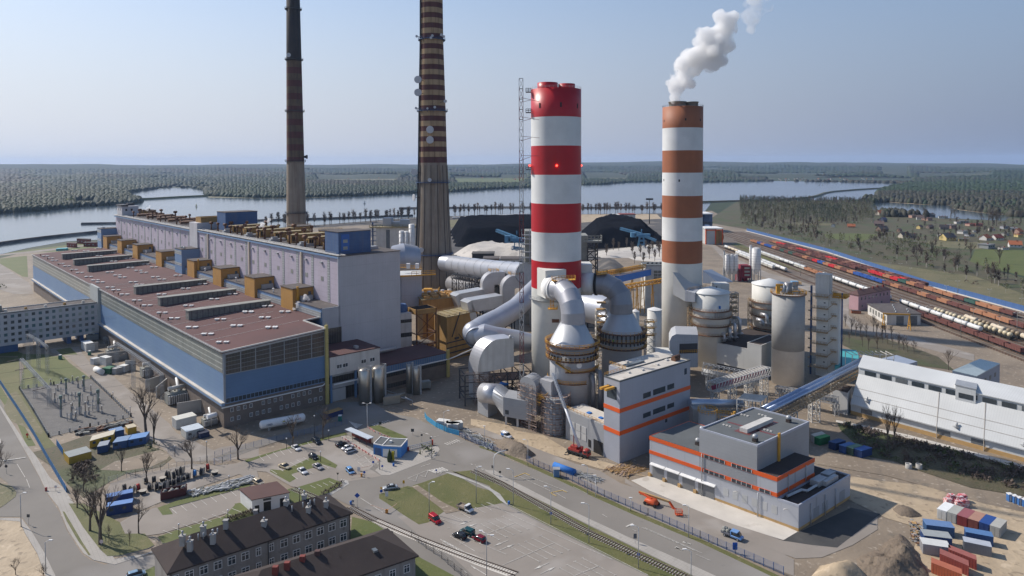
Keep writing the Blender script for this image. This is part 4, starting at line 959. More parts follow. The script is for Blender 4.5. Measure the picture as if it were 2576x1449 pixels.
p=yG(1020,685,C3[1]-r3-.1);N().X(p[0]-1.5,p[0]+1.5,p[1]-.1,p[1]+1.2,p[2]-.7,p[2]+.7).P('louvre',M.rust)
p=yG(940,505,C3[1]-r3);N().L((C3[0],C3[1],p[2]),[(r3,0),(r3+1.3,0),(r3+1.3,.3)],40,capt=False,a0=R(190),a1=R(300)).R([(C3[0]+(r3+1.3)*cos(a),C3[1]+(r3+1.3)*sin(a),p[2]+.3) for a in np.linspace(R(190),R(300),14)],1.2,.08,2).P('gallery',M.galv)
t3=t
fb=yG(1000,300,278)
t=K('flue_gas_duct','shiny gooseneck duct from the cream box on the red stack to the front scrubber','flue duct',(18,275,35))
bx=[yG(860,180,281),yG(1125,175,279),yG(865,475,281)]
C=N();T=Fr((bx[0][0],bx[0][1]-4),(1,0),(0,1))
w_=(yG(925,200,277)[0]-yG(862,200,277)[0])
T=frA((yG(922,200,276)[0],276),20);C.F(T,0,9.2,0,9,yG(922,470,276)[2],yG(922,200,276)[2]);J('inlet_box',C,M.crm,t)
def elbow(pts,r,n=20):
 C=N();C.T(pts,r,n,smooth=True);return C
A0=yG(985,365,277);pp=[yG(955,365,283),yG(1035,372,274)]
C=N();C.T([I(T(2.5,1,0),(0,0,yG(975,365,276)[2])),yG(1030,375,273.5)],[4.6,4.6],28);C.T([yG(1020,372,274.),yG(1032,376,273.3)],[4.9,4.9],28);J('expansion_joint',C,M.white,t)
g1=[yG(1030,372,273.5),yG(1095,385,270.),yG(1150,450,266),yG(1178,530,263),yG(1188,610,262.),yG(1190,705,262)]
for i,C in en(tube_segs(g1,4.62)):
 J('duct_segment',C,mat('ductseg%d'%i,(.42+.04*(i%2),)*2+(.45+.04*(i%2),),scale=.1,ro=.42,metal=.35),t)
def vr(t,c,r,z,w=1.5,m='yellow',a0=0,a1=2*pi,n=36):
 C=N();C.mi=1;C.L((c[0],c[1],z-.2),[(r-.1,0),(r+w,0),(r+w,.2),(r-.1,.2)],n,capt=False,smooth=False,a0=a0,a1=a1);C.mi=0
 closed=abs(a1-a0-2*pi)<.01
 pts=[(c[0]+(r+w)*cos(a),c[1]+(r+w)*sin(a),z+.05) for a in np.linspace(a0,a1,n+1)]
 if closed: pts=pts[:-1]
 C.R(pts,1.2,.1,1.4,closed)
 return J('platform',C,[M[m],M.rust],t)
def scrubber(lb,c,r,zc,ztop,ctop,rt,zr,name='scrubber_tower',full=True,front=True):
 t=K(name,lb,'scrubber tower',(c[0],c[1],0));C=N()
 C.L((c[0],c[1],0),[(r*.93,0),(r*.93,zr[-1]-.5),(r,zr[-1]+.5),(r,zc)],44,capb=True);J('shell',C,M.abs_,t)
 N().L((c[0],c[1],zc),[(r+.25,0),(r,.3),(rt,ztop-zc)],44,capt=True).P('cone',M.alf,'smooth metal cone on top')
 return t
CA=(23.1,262.);ra=8.7
zc=yG(1190,893,262)[2];zt=yG(1190,700,262)[2]
t=scrubber('front scrubber vessel with a metal cone and many yellow ring walkways','' or CA,ra,zc,zt,None,4.65,[yG(0,y,262-ra)[2] for y in (1000,1060,1120,1330)])
for y in (955,1020,1090): vr(t,CA,ra,yG(1190,y,CA[1]-ra)[2]+.3)
vr(t,CA,ra,zc+.2,1.9)
vr(t,CA,ra*.93,yG(1100,1300,CA[1]-ra)[2],1.5,a0=R(170),a1=R(300))
vr(t,CA,ra,yG(1190,1180,CA[1]-ra)[2],1.5,a0=R(250),a1=R(360))
C=N();zA=yG(1190,1100,CA[1]-ra)[2]
for k in O(30):
 a=R(195+k*11);C.X(CA[0]+(ra+.4)*cos(a)-.25,CA[0]+(ra+.4)*cos(a)+.25,CA[1]+(ra+.4)*sin(a)-.25,CA[1]+(ra+.4)*sin(a)+.25,zA+1,zc-3.6)
J('nozzle_pipe',C,M.dks,t)
C=N();a0=R(238);zb=yG(1190,1175,CA[1]-ra)[2]
C.B((CA[0]+(ra+1)*cos(R(225)),CA[1]+(ra+1)*sin(R(225)),zA),(CA[0]+(ra+1)*cos(R(262)),CA[1]+(ra+1)*sin(R(262)),zb),1.1,.25)
for da in (-.7,.7): C.B((CA[0]+(ra+1+da)*cos(R(225)),CA[1]+(ra+1+da)*sin(R(225)),zA+1.1),(CA[0]+(ra+1+da)*cos(R(262)),CA[1]+(ra+1+da)*sin(R(262)),zb+1.1),.12)
J('stair',C,M.yellow,t)
p=yG(1248,1118,CA[1]-ra-.2);N().T([I(p,(0,2,0)),p],[1.0,1.0],18).P('manhole',M.white)
for i,(x,y0) in en(((1385,1240),(1455,1200))):
 q=yG(x,1449,254-i*1);z0=0;N().T([yG(x-60,y0-40,257),yG(x-10,y0-20,255),yG(x,y0+60,254-i),(q[0],q[1],4)],[.95]*4,12).P('recycle_pipe',M.dcd)
CB=(46.0,285.);rb=9.0
zc=yG(1665,800,285)[2];zt=yG(1655,605,285)[2]
t=scrubber('rear scrubber vessel with a dark metal cone between the striped stacks','' or CB,rb,zc,zt,None,4.7,[yG(0,y,276)[2] for y in (900,960,1000)])
for y in (830,905,975): vr(t,CB,rb,yG(1665,y,CB[1]-rb)[2]+.3)
C=N();zB=yG(1190,960,CB[1]-rb)[2]
for k in O(30):
 a=R(195+k*11);C.X(CB[0]+(rb+.4)*cos(a)-.25,CB[0]+(rb+.4)*cos(a)+.25,CB[1]+(rb+.4)*sin(a)-.25,CB[1]+(rb+.4)*sin(a)+.25,zB+1,zB+5.6)
J('nozzle_pipe',C,M.dks,t)
t=K('flue_gas_duct','grey gooseneck duct with a white collar from the red stack to the rear scrubber','flue duct',(40,290,40))
C=N();T=frA((yG(1245,300,296)[0],297),0);C.F(T,0,5.5,-4,6,yG(1245,345,294)[2]-4,yG(1245,140,294)[2]);J('inlet_box',C,M.crm,t)
q=[yG(1275,320,294),yG(1405,325,292)];N().T(q,4.55,28).P('expansion_joint',M.white)
C=N();C.T([yG(1403,325,292),yG(1425,326,291.7)],5.0,28);J('gasket',C,M.black,t)
g2=[yG(1425,326,291.7),yG(1500,332,290.5),yG(1585,375,288.5),yG(1645,450,286.5),yG(1655,530,285),yG(1655,610,285)]
for i,C in en(tube_segs(g2,4.68)):
 J('duct_segment',C,mat('ductsegb%d'%i,(.29+.03*(i%2),)*2+(.31+.03*(i%2),),scale=.1,ro=.45,metal=.35),t)
for (x0,x1,y,Y,lab) in ((985,1210,270,270,'yellow railed service platform on top of the front gooseneck duct'),(1415,1520,210,289,'yellow railed service platform on top of the rear gooseneck duct')):
 a=yG(x0,y,Y);b=yG(x1,y-25,Y);C=N();z_=a[2]-1.2
 C.H([(a[0],Y-1.5,z_),(b[0],Y-1.5,z_+.5),(b[0],Y+2,z_+.5),(a[0],Y+2,z_),(a[0],Y-1.5,z_+.2),(b[0],Y-1.5,z_+.7),(b[0],Y+2,z_+.7),(a[0],Y+2,z_+.2)])
 C.R([(a[0],Y-1.5,z_+.2),(b[0],Y-1.5,z_+.7),(b[0],Y+2,z_+.7),(a[0],Y+2,z_+.2)],1.3,.13,1.2,True)
 solo('service_platform',C,M.yellow,lab,'platform')
t=K('ladder_tower','yellow caged ladder by the inlet of the front gooseneck duct','ladder',yG(990,560,274))
C=N();a=yG(985,570,273);b=yG(1000,280,273);C.S(a,(a[0],a[1],b[2]),1.3,1.3,1.5,.1);C.X(a[0]-1.6,a[0]+2.2,a[1]-1,a[1]+1.5,a[2]-.1,a[2]+.2);C.R([(a[0]-1.6,a[1]-1,a[2]+.2),(a[0]+2.2,a[1]-1,a[2]+.2),(a[0]+2.2,a[1]+1.5,a[2]+.2)],1.2,.1,1);J('cage',C,M.yellow,t)
t=K('lattice_mast','thin red and white lattice mast standing left of the red striped stack','mast',(0,0,0))
bp=yO(1306,1180,262);tp=yQ(1197,650,262);bx_=yO(1318,940,262)
C=N();zt_=tp[2];k=34
for i in O(k):
 z0=zt_*i/k;z1=zt_*(i+1)/k;x0=bx_[0]+(tp[0]-bx_[0])*0+0
 C.mi=(i//3)%2;C.S((tp[0]+.55,262,z0),(tp[0]+.55,262,z1),1.5,1.5,2.,.13)
J('lattice',C,[pn((.22,.05,.05)),M.dw],t)
C=N()
for y in (820,980,1140,1300):
 p=yQ(1200,y,262);C.B((tp[0]+.5,262,p[2]-1.2),(tp[0]+4.6,268,p[2]+.2),.14);C.B((tp[0]+.5,262,p[2]+.6),(tp[0]+8.2,280,p[2]+.6),.14)
J('stays',C,pn((.22,.05,.05)),t)
C4=(87.9,352.);r4=10.2
zz=[0]+sorted([HT((C4[0],C4[1],0),'C',y) for y in (770,575,372,180)]+[HT((C4[0],C4[1],0),'O',y) for y in (434,379,323,270)])
t=stack('white_brown_stack','massive stack with white and terracotta bands and steam rising from its flues','' or C4,[(zz[i],r4,(0,1,2,1,2,1,2,1,1)[i]) for i in O(len(zz))],48,[M.crm,M.cht,M.chw])

top4=zz[-1]
for dx,rr_ in ((-2.8,4.3),(5.0,3.2)):
 N().L((C4[0]+dx,C4[1]+(1.5 if dx>0 else 0),top4),[(rr_,0),(rr_,2.4),(rr_+.3,2.4),(rr_+.3,2.9),(rr_-.4,2.9),(rr_-.4,.5)],28,capt=False).P('flue',mat('fluegrey%d'%int(dx),(.20,.22,.20),(.30,.31,.27),scale=.5))
N().R([(C4[0]+r4*cos(a),C4[1]+r4*sin(a),top4) for a in np.linspace(0,2*pi,41)[:-1]],.9,.06,2,True).P('top_rail',M.dks)
for cc,x,y in (('U',485,1392),('U',697,1385),('U',885,1388),('C',1597,50),('C',1472,48)):
 p=PY(cc,x,y,C4[1]-r4*.9);a=asin(max(-.98,min(.98,(p[0]-C4[0])/r4)));C=N();T=frA((C4[0]+r4*sin(a),C4[1]-r4*cos(a)),degrees(a));C.F(T,-.35,.35,-.06,.3,p[2]-.6,p[2]+.6);J('opening',C,M.black,t)
# precipitators and ducts between hall and red stack
t=K('casing_tower','tall white windowless casing with yellow crane beam behind the grey end wall','casing',(-64,385,0))
C=N();a=yX(885,590,380);b=yX(1120,600,380);T=frA((a[0],380),8);C.F(T,0,b[0]-a[0],0,16,18,a[2]);J('wall',C,M.gable,t)
N().F(T,-4,b[0]-a[0]-.1,-.2,16.2,a[2],a[2]+.4).F(T,-4,-.02,1,16,18,a[2]).P('roof',M.whroof)
C=N();a2=yX(835,597,377);b2=yX(1285,572,381);C.B(a2,b2,.6,.7);C.R([I(Q(a2,b2,k/8),(0,0,.3)) for k in O(3,9)],2.,.2,2);J('crane_beam',C,M.yellow,t)
C=N();q=yX(870,490,388);q2=yX(1125,510,390);C.R([q,q2],1.6,.2,2);C.B(q,q2,1.2,.25);J('roof_gallery',C,M.yellow,t)
for x in (965,1068):
 q=yX(x,470,389);N().X(q[0]-1,q[0]+1,388,390,q[2]-1.6,q[2]+1.2).P('roof_unit',M.white)
a=yX(1415,1072,345);b=yX(1765,1010,360);zt_=a[2]
T=fr3((a[0],345),(b[0],360),(a[0]-9,345+12))
t=K('ochre_precipitator','large ochre filter house with a hatched roof, nearest to the big elbow pipe','filter house',(a[0],345,0))
l=hypot(b[0]-a[0],15);N().F(T,0,l,0,13,9.5,zt_).P('wall',M.och)
C=N()
for k in O(3):
 for j in O(1): C.H([T(k*l/3,0,5.),T((k+1)*l/3,0,5.),T((k+1)*l/3,13,5),T(k*l/3,13,5),T(k*l/3,0,9.4),T((k+1)*l/3,0,9.4),T((k+1)*l/3,13,9.4),T(k*l/3,13,9.4)])
C.F(T,0,l,.4,12,0,5);J('hopper',C,M.och,t)
C=N()
for k in O(4): C.F(T,-.3,l+.3,-.35,0,1+k*2.7,1.5+k*2.7)
J('dark_ledge',C,M.dks,t)
C=N();C.F(T,-.4,l+.4,-.4,13.4,zt_,zt_+.3)
for k in O(5): C.F(T,1+k*l/5,2.8+k*l/5,1,12,zt_+.3,zt_+.7)
J('roof',C,M.rfo,t)
N().R([T(0,-.2,zt_+.3),T(l,-.2,zt_+.3),T(l,13,zt_+.3),T(0,13,zt_+.3)],1.1,.1,1.5,True).P('roof_rail',M.rlp)
N().B(T(3,-.4,12),T(8.5,-.4,zt_+1.5),.35).B(T(7.4,-.5,13),T(10.5,-.5,9),.25).F(T,5,7.6,-.6,0,10.4,11.3).P('brackets',M.dks)
C=N();C.F(T,l-3.4,l-1.5,-.12,-.02,zt_-5,zt_-1.8);sg=J('sign_board',C,M.white,t)
C=N();cx=T(l-2.45,-.16);d=T.U
for k in O(18):
 an=2*pi*k/18;an2=2*pi*(k+1)/18
 o1=[I(T(l-2.45+rr*cos(q),-.15,zt_-3.5+rr*1.25*sin(q)),(0,0,0)) for q,rr in ((an,.72),(an2,.72),(an2,.5),(an,.5))];C.A(o1)
C.A([T(l-2.7,-.15,zt_-4),T(l-2.45,-.15,zt_-4),T(l-2.2,-.15,zt_-3),T(l-2.45,-.15,zt_-3)]);sl_('emblem',C,pn((.03,.08,.28)),t,sg)
a=yX(1130,885,372);b=yX(1550,868,380);T=fr3((a[0],372),(b[0],382),(a[0]-5,372+14));l=md(a[:2],b[:2]);zt_=a[2]+.5
t=K('ochre_precipitator','ochre filter house topped with rows of yellow boxes at the foot of the concrete chimney','filter house',(a[0],372,0))
N().F(T,0,l,0,17,0,zt_).P('wall',M.och)
N().F(T,-.5,l+.5,-.5,17.5,zt_,zt_+.3).R([T(0,-.4,zt_+.3),T(l,-.4,zt_+.3),T(l,17,zt_+.3)],1.2,.1,1.5).P('roof',M.rfo)
for k in O(4):
 for j in O(3):
  N().F(T,1.2+k*l/4.2,4.8+k*l/4.2,1+j*4.6,3.4+j*4.6,zt_+.3,zt_+1.8).P('transformer_box',M.ochre)
for k in O(5):
 N().T([T(2+k*4.2,14.6,zt_+1.6),T(4+k*4.2,14.6,zt_+1.6)],.6,8).P('rapper_drum',M.white)
a=yX(1120,775,415);t=K('ochre_casing','small ochre casing with yellow railings left of the chimney foot','casing',(a[0],415,0))
N().X(a[0]-1,a[0]+10,415,425,0,a[2]).P('wall',M.och);N().R([(a[0],415,a[2]),(a[0]+10,415,a[2]),(a[0]+10,425,a[2])],1.3,.14,1.5).X(a[0]+1,a[0]+6,416,420,a[2],a[2]+1.5).P('roof_rail',M.yellow)
t=K('steel_tower','rusty open steel frame tower with a hopper tray by the ochre filter house','',(-50,344,0))
a=yX(1060,985,342);b=yX(1285,940,348);T=fr3((a[0],342),(b[0],348),(a[0]-6,342+8));l=md(a[:2],b[:2]);zt_=a[2]
C=N()
for u in (0,l):
 for v in (0,9): C.B(T(u,v,0),T(u,v,zt_),.75)
for z in (3,9,14.5,zt_-2.4):
 C.B(T(0,0,z),T(l,0,z),.45);C.B(T(0,0,z),T(0,9,z),.45);C.B(T(l,0,z),T(l,9,z),.45)
for z0,z1 in ((3,9),(9,14.5),(0,3),(14.5,zt_-2.4)):
 C.B(T(0,0,z0),T(l,0,z1),.3);C.B(T(l,0,z0),T(0,0,z1),.3)
J('frame',C,M.rust,t)
N().F(T,-.3,l+.3,-.3,9.3,zt_-2.4,zt_).P('tray',M.och)
N().F(T,.2,l-.2,.2,9,zt_-.3,zt_+.05).P('tray_load',M.coal)
N().F(T,-.3,l,1,9,8.6,9.2).F(T,0,l,2,9,3.,3.6).R([T(0,0,9.2),T(l,0,9.2)],1.2,.15,2).P('deck',M.cds)
a=yX(860,1030,340);t=K('banded_block','small white block with dark bands squeezed by the grey end wall','block',(a[0],340,0))
b=yX(1015,1020,342);T=fr3((a[0],340),(b[0],343),(a[0]-6,340+8));N().F(T,0,b[0]-a[0],0,14,0,a[2]).P('wall',M.dw)
N().F(T,-.05,b[0]-a[0]+.05,-.1,0,a[2]-4.8,a[2]-3.1).F(T,-.05,b[0]-a[0]+.05,-.1,0,a[2]-12,a[2]-9.9).P('glazing_band',M.gdk)
C=N();q=yX(880,960,346)
C.L((q[0],q[1],q[2]-6),[(1.2,0),(3.3,2.5),(3.3,7),(2.6,8)],10);J('hopper',C,M.bdk,t)
def pipe(lb,pts,r,m='duct',n=24,name='flue_duct',cat='flue duct',sup=None,rings=True):
 t=K(name,lb,cat,(pts[0][0],pts[0][1],0))
 for i,C in en(tube_segs(pts,r,n)): J('duct_segment',C,M[m],t)
 if rings:
  C=N()
  for a,b in zip(pts,pts[1:]):
   L=md(a,b)
   for k in O(1,int(L/14)+1):
    p=Q(a,b,k*14/L);d=nrm(sub(b,a));C.T([sub(p,mul(d,.25)),I(p,mul(d,.25))],r+.12,n)
  if C.v: J('flange',C,M.galv,t)
 if sup:
  C=N()
  for p in sup:
   for s_ in (-1,1): C.B((p[0]+s_*r*.7,p[1],0),(p[0]+s_*r*.7,p[1],p[2]-r*.5),.6)
   for z in O(3,int(p[2]-r),5): C.B((p[0]-r*.7,p[1],z),(p[0]+r*.7,p[1],min(z+5,p[2]-r)),.3)
  J('support',C,M.dks,t)
 return t
q=[yX(1380,440,520),yX(1480,455,512),yX(1740,490,470),yX(2030,530,425),yX(2330,560,385)]
pipe('very large silver pipe running from the concrete chimney to the red striped stack',q,6.2,sup=[Q(q[1],q[2],.5),q[2],Q(q[2],q[3],.6),q[3],Q(q[3],q[4],.5)])
q=[yX(1480,675,500),yX(1640,720,470),yX(1830,760,440),yX(1960,790,420)]
pipe('second large pipe in the shade below the big silver pipe',q,5.8,'dcd',sup=[q[1],q[2]])
q=[yX(800,400,470),yX(900,385,470),yX(1040,400,475)]
pipe('silver pipe entering the left side of the concrete chimney',q,9.5,'duct',rings=False)
t=K('pipe_rack','dark steel pipe rack under the big silver pipe','',yX(1700,700,440))
C=N()
for k in O(5):
 a=yX(1500+k*75,640,455-k*6);C.S((a[0],a[1],a[2]-10),(a[0],a[1],a[2]+1.5),3,3,3,.25)
a=yX(1490,590,458);b=yX(1800,650,430);C.S(a,b,4,2.5,3,.25);J('frame',C,M.dks,t)
def archduct(name,lb,T,w,prof_r,zt,zb,dep,m='alu',down=True):
 t=K(name,lb,'flue duct',T(0,0,0));C=N();k=10;o=[];n_=[]
 th=dep
 for i in O(k+1):
  a=pi/2*i/k;o.append((prof_r-prof_r*cos(a),zt-prof_r+prof_r*sin(a)))
  ri=max(.3,prof_r-th);n_.append((prof_r-ri*cos(a),zt-prof_r+ri*sin(a)))
 o=[(0,zb)]+o+[(prof_r+6,zt)];n_=[(th,zb)]+n_+[(prof_r+6,zt-th)]
 for (a,b,c,d) in zip(o,o[1:],n_,n_[1:]):
  for u in (0,w): C.A([T(u,a[0],a[1]),T(u,b[0],b[1]),T(u,d[0],d[1]),T(u,c[0],c[1])])
  C.A([T(0,a[0],a[1]),T(w,a[0],a[1]),T(w,b[0],b[1]),T(0,b[0],b[1])]);C.A([T(0,c[0],c[1]),T(w,c[0],c[1]),T(w,d[0],d[1]),T(0,d[0],d[1])])
 J('casing',C,M[m],t);return t
for (x0,x1,yt,yb,Y,lab) in ((1797,1968,535,860,398,'left one of two hooped silver ducts dropping from the big pipe'),(2025,2203,572,880,388,'right one of two hooped silver ducts dropping from the big pipe')):
 a=yX(x0,yb,Y);b=yX(x1,yb,Y);zt_=yX(x0,yt,Y)[2];T=Fr((b[0]-2.5,Y),(-.35,-.94),(-1,.1))
 T=Fr((a[0],Y),(.25,-.97),(.97,.25))
 t=archduct('hooped_duct',lab,T,6.5,7.5,zt_,a[2]-6,7.2)
 C=N();c_=T(3,8,zt_);C.R([T(0,5,zt_+.1),T(6.5,5,zt_+.1),T(6.5,10,zt_+.1),T(0,10,zt_+.1)],1.3,.14,1.4,True);J('top_platform',C,M.yellow,t)
 N().F(T,-1.5,8,-1.6,0,a[2]+1,a[2]+1.3).R([T(-1.5,-1.6,a[2]+1.3),T(8,-1.6,a[2]+1.3)],1.2,.14,1.4).P('foot_platform',M.yellow)
 C=N()
 for u in (0,6.5):
  for v in (0,7): C.B(T(u,v,0),T(u,v,a[2]),.7)
 J('support',C,M.dks,t)
for (x0,x1,y,Y,h,lab) in ((1700,2060,945,365,6.5,'long low silver box duct below the hooped ducts'),(1560,1850,850,385,5.,'round shouldered pale duct by the yellow boxes')):
 a=yX(x0,y,Y-8);b=yX(x1,y-60,Y+6);C=N();T=fr3((a[0],a[1]),(b[0],b[1]),(a[0]-5,a[1]+8));l=md(a[:2],b[:2])
 t=K('box_duct',lab,'flue duct',(a[0],a[1],0));C.F(T,0,l,0,8,a[2]-h/2,a[2]+h/2);J('casing',C,M.alf,t)
 N().H([T(0,0,a[2]-h/2-6),T(5,0,a[2]-h/2-6),T(5,8,a[2]-h/2-6),T(0,8,a[2]-h/2-6),T(-3,0,a[2]+h/2-1),T(0,0,a[2]+h/2),T(0,8,a[2]+h/2),T(-3,8,a[2]+h/2-1)]).P('transition',M.alf)
 C=N();[C.B(T(u,v,0),T(u,v,a[2]-h/2),.6) for u in (1,l-1) for v in (.5,7.5)];J('support',C,M.dks,t)
q=[yG(905,300,352),yG(640,560,335),yG(480,660,322),yG(310,745,308),yG(245,790,301),yG(255,850,296),yG(330,850,294),yG(620,870,296)]
t=pipe('huge silver pipe sweeping down from behind the red stack to a rounded elbow',q[:6],4.9,sup=[q[3]],n=28,rings=False)
q=[yG(255,830,297.5),yG(330,815,297),yG(430,840,297),yG(640,870,300),yG(760,900,303)]
pipe('short silver pipe joining the big elbow to the arched duct',q,4.4,n=28,rings=False)
C=N();C.ico(yG(232,800,299.5),5.2,2);solo('pipe_elbow',C,M.duct,'rounded silver elbow where the huge pipe turns','pipe elbow')
a=yG(272,1180,283);b=yG(582,1095,283);zt_=yG(272,860,283)[2]
t=K('arched_duct','big white quarter round duct on the scaffolded frame left of the striped stack','flue duct',(a[0],283,0))
T=Fr((a[0],281),(.98,.2),(-.55,.83));k=14;Lx=15.3;z0=a[2];Rx=9.5;hz=zt_-z0
o=[(0,z0)]+[(Rx-Rx*cos(pi/2*i/k),z0+1+(hz-1)*sin(pi/2*i/k)) for i in O(k+1)]+[(Lx,zt_+.2),(Lx,z0+2.)]
C=N();C.A([T(x,0,z) for x,z in o]);C.A([T(x,8,z) for x,z in o][::-1])
J('side_panel',C,M.dw,t);C=N()
for (p,q_) in zip(o,o[1:]+o[:1]): C.A([T(p[0],0,p[1]),T(q_[0],0,q_[1]),T(q_[0],8,q_[1]),T(p[0],8,p[1])],True)
J('curved_back',C,M.alu,t)
N().F(T,0.1,4.6,.1,7.9,2,z0+.1).P('riser',M.alf)
C=N();q=T(10,4,zt_);C.ico(I(T(Lx-1.2,.5,zt_),(0,0,.6)),.8,1);J('vent_ball',C,M.galv,t)
def scaffold(name,lb,T,w,d,z0,z1,m=None,dx=2.1,dz=2.,planks=True,t_=.10):
 t=K(name,lb,'scaffold',T(0,0,0));C=N();nx=max(1,round(w/dx));ny=max(1,round(d/dx));nz=max(1,int((z1-z0)/dz))
 per=[(i*w/nx,0) for i in O(nx+1)]+[(i*w/nx,d) for i in O(nx+1)]+[(0,j*d/ny) for j in O(1,ny)]+[(w,j*d/ny) for j in O(1,ny)]
 for u,v in per: C.B(T(u,v,z0),T(u,v,z1),t_)
 rn=random.Random(int(w*10+z1));pl=N()
 for k in O(nz+1):
  z=z0+k*dz
  for zz_ in (z,z+1.):
   if zz_>z1: continue
   C.B(T(0,0,zz_),T(w,0,zz_),t_);C.B(T(0,d,zz_),T(w,d,zz_),t_);C.B(T(0,0,zz_),T(0,d,zz_),t_);C.B(T(w,0,zz_),T(w,d,zz_),t_)
  for i in O(nx):
   if rn.random()<.5: C.B(T(i*w/nx,0,z),T((i+1)*w/nx,0,min(z+dz,z1)),t_)
   if rn.random()<.7: pl.F(T,i*w/nx,(i+1)*w/nx,-.02,.75,z,z+.09)
 J('tubes',C,m or M.rust2,t)
 if planks and pl.v: J('planks',pl,M.plank,t)
 return t
D('rust2',(.27,.20,.17),(.16,.11,.095),.8);D('plank',(.42,.33,.26),(.28,.19,.16),scale=1.)
fa=Fr((yW(20,460,281)[0],281),(.98,.2),(-.3,.95))
t=K('support_trestle','dark steel frame with platforms carrying the big arched duct','steel frame',fa(0,0,0));C=N();zf=z0-.4
for u in (0,6,12.5,18,23,28):
 for v in (-1,9): C.B(fa(u,v,0),fa(u,v,zf),.6)
for z in (zf,zf-3.2,zf-8,3):
 for v in (-1,9): C.B(fa(0,v,z),fa(28,v,z),.35)
 for u in (0,6,12.5,18,23,28): C.B(fa(u,-1,z),fa(u,9,z),.3)
for i,(u0,u1) in en(((6,12.5),(12.5,18),(18,23),(23,28))):
 C.B(fa(u0,-1,zf-8),fa(u1,-1,zf),.25);C.B(fa(u1,-1,zf-8),fa(u0,-1,zf),.25)
J('frame',C,M.dks,t);N().F(fa,6,28,-1,9,zf-3.2,zf-3.).R([fa(u,-1,zf) for u in O(0,29,4)],1.1,.1,2).R([fa(u,-1,zf-3) for u in O(0,29,4)],1.1,.1,2).P('deck',M.rust2)
C=N()
for k in O(24):
 rn=random.Random(k);u=rn.u(6,26);C.B(fa(u,-1.1,rn.u(3,zf)),fa(u+rn.u(-3,3),-1.1,rn.u(3,zf)),.12)
for k in O(14): C.B(fa(5,-1.3,4+k*.75),fa(15,-1.3,4.2+k*.75),.1)
J('bracing',C,M.rust2,t)
scaffold('pipe_scaffold','scaffolding wrapped round the riser under the big arched duct',Fr(fa(4.2,-1.8),(.98,.2),(-.3,.95)),5.4,4,0,z0+.5)
C=N();C.T([fa(13,-1.2,zf-6),fa(15,-2.4,zf-4.2),fa(18,-1.6,zf-4.8)],[.3,1.1,.5],6);solo('blue_tarpaulin',C,M.tpb,'bright blue tarpaulin hung on the frame of the arched duct','tarpaulin')
a=yW(215,715,272);b=yW(385,735,267);c=yW(440,800,264)
t=K('fan_duct','big round silver fan casing changing into a square duct with scaffolding','',(a[0],a[1],0))
N().T([a,b],[3.9,4.2],24).P('round_casing',M.alu)
fb_=fr3((yW(430,980,260)[0],260),(yW(640,1000,257)[0],256),(yW(430,980,260)[0]+2,268))
x0=b;C=N();n=24;ring=[]
d=nrm(sub(b,a));xx=nrm(cross(d,(0,0,1)));yy=cross(xx,d)
zb_=yW(430,960,260)[2];zt2=yW(430,760,260)[2]
for i in O(n):
 an=2*pi*i/n;p=I(b,I(mul(xx,4.2*cos(an)),mul(yy,4.2*sin(an))))
 cx_,cy_=cos(an),sin(an);k_=1/max(abs(cx_),abs(cy_));q_=fb_(0,4.5-4.5*max(-1,min(1,cx_*k_)),(zb_+zt2)/2+ (zt2-zb_)/2*max(-1,min(1,cy_*k_)));ring.append((p,q_))
for i in O(n):
 p0,q0=ring[i];p1,q1=ring[(i+1)%n];C.A([p0,p1,q1,q0])
J('transition',C,M.alf,t)
N().F(fb_,0.01,12,0,9,zb_,zt2).P('square_duct',M.gcl)
win(t,fb_,.8,0,zb_+1,1.6,1.6,M.pane,'u')
C=N();[C.B(fb_(u,v,0),fb_(u,v,zb_),.8) for u in (1,6,11) for v in (.6,8.4)];C.B((a[0],a[1],0),a,1.);J('support',C,M.dw,t)
C=N();cf=fr3(P('W',160,925),P('W',268,980),I(P('W',160,925),(3,4,0)));C.F(cf,0,md(P('W',160,925),P('W',268,980)),0,6,.2,6.2);t=K('grey_cabin','grey site cabin with a pale roof by the round fan casing','cabin',P('W',160,925));J('wall',C,M.gcl,t)
N().F(cf,-.15,md(P('W',160,925),P('W',268,980))+.15,-.15,6.15,6.2,6.45).P('roof',M.slab)
s1=fr3(P('W',580,1060),P('W',778,1135),I(P('W',580,1060),(3,5,0)));w1=md(P('W',580,1060),P('W',778,1135))
zt3=yW(700,585,252)[2]
t=K('inlet_duct','tall arched duct wrapped in scaffolding in front of the front scrubber','flue duct',s1(0,0));C=N()
C.F(s1,.8,w1-.6,1,7,6,zt3-3);o=[(.8,zt3-3)]+[(w1/2-.1+(-(w1/2-.7))*cos(pi*i/12),zt3-3+3*sin(pi*i/12)) for i in O(13)]
C.A([s1(x,1,z) for x,z in o]);C.A([s1(x,7,z) for x,z in o])
for p,q_ in zip(o,o[1:]): C.A([s1(p[0],1,p[1]),s1(q_[0],1,q_[1]),s1(q_[0],7,q_[1]),s1(p[0],7,p[1])])
J('casing',C,M.gcl,t)
N().F(s1,w1-.6,w1+5,4,9,yW(800,770,252)[2],yW(800,600,252)[2]).P('side_branch',M.abs_)
scaffold('duct_scaffold','tall scaffolding wrapped round the duct left of the front scrubber',s1,w1,8,0,zt3-2)
C=N();C.F(s1,w1+.1,w1+3.4,1,4,yW(800,765,252)[2],yW(800,765,252)[2]+.2);z_=yW(800,765,252)[2]
C.R([s1(w1+.1,1,z_+.2),s1(w1+3.4,1,z_+.2),s1(w1+3.4,4,z_+.2)],1.3,.14,1);C.R([s1(w1-.2,.8,z_-3),s1(w1+2,.8,z_-3)],2.6,.14,1);solo('service_platform',C,M.yellow,'small yellow platform on the scaffolded duct','platform')
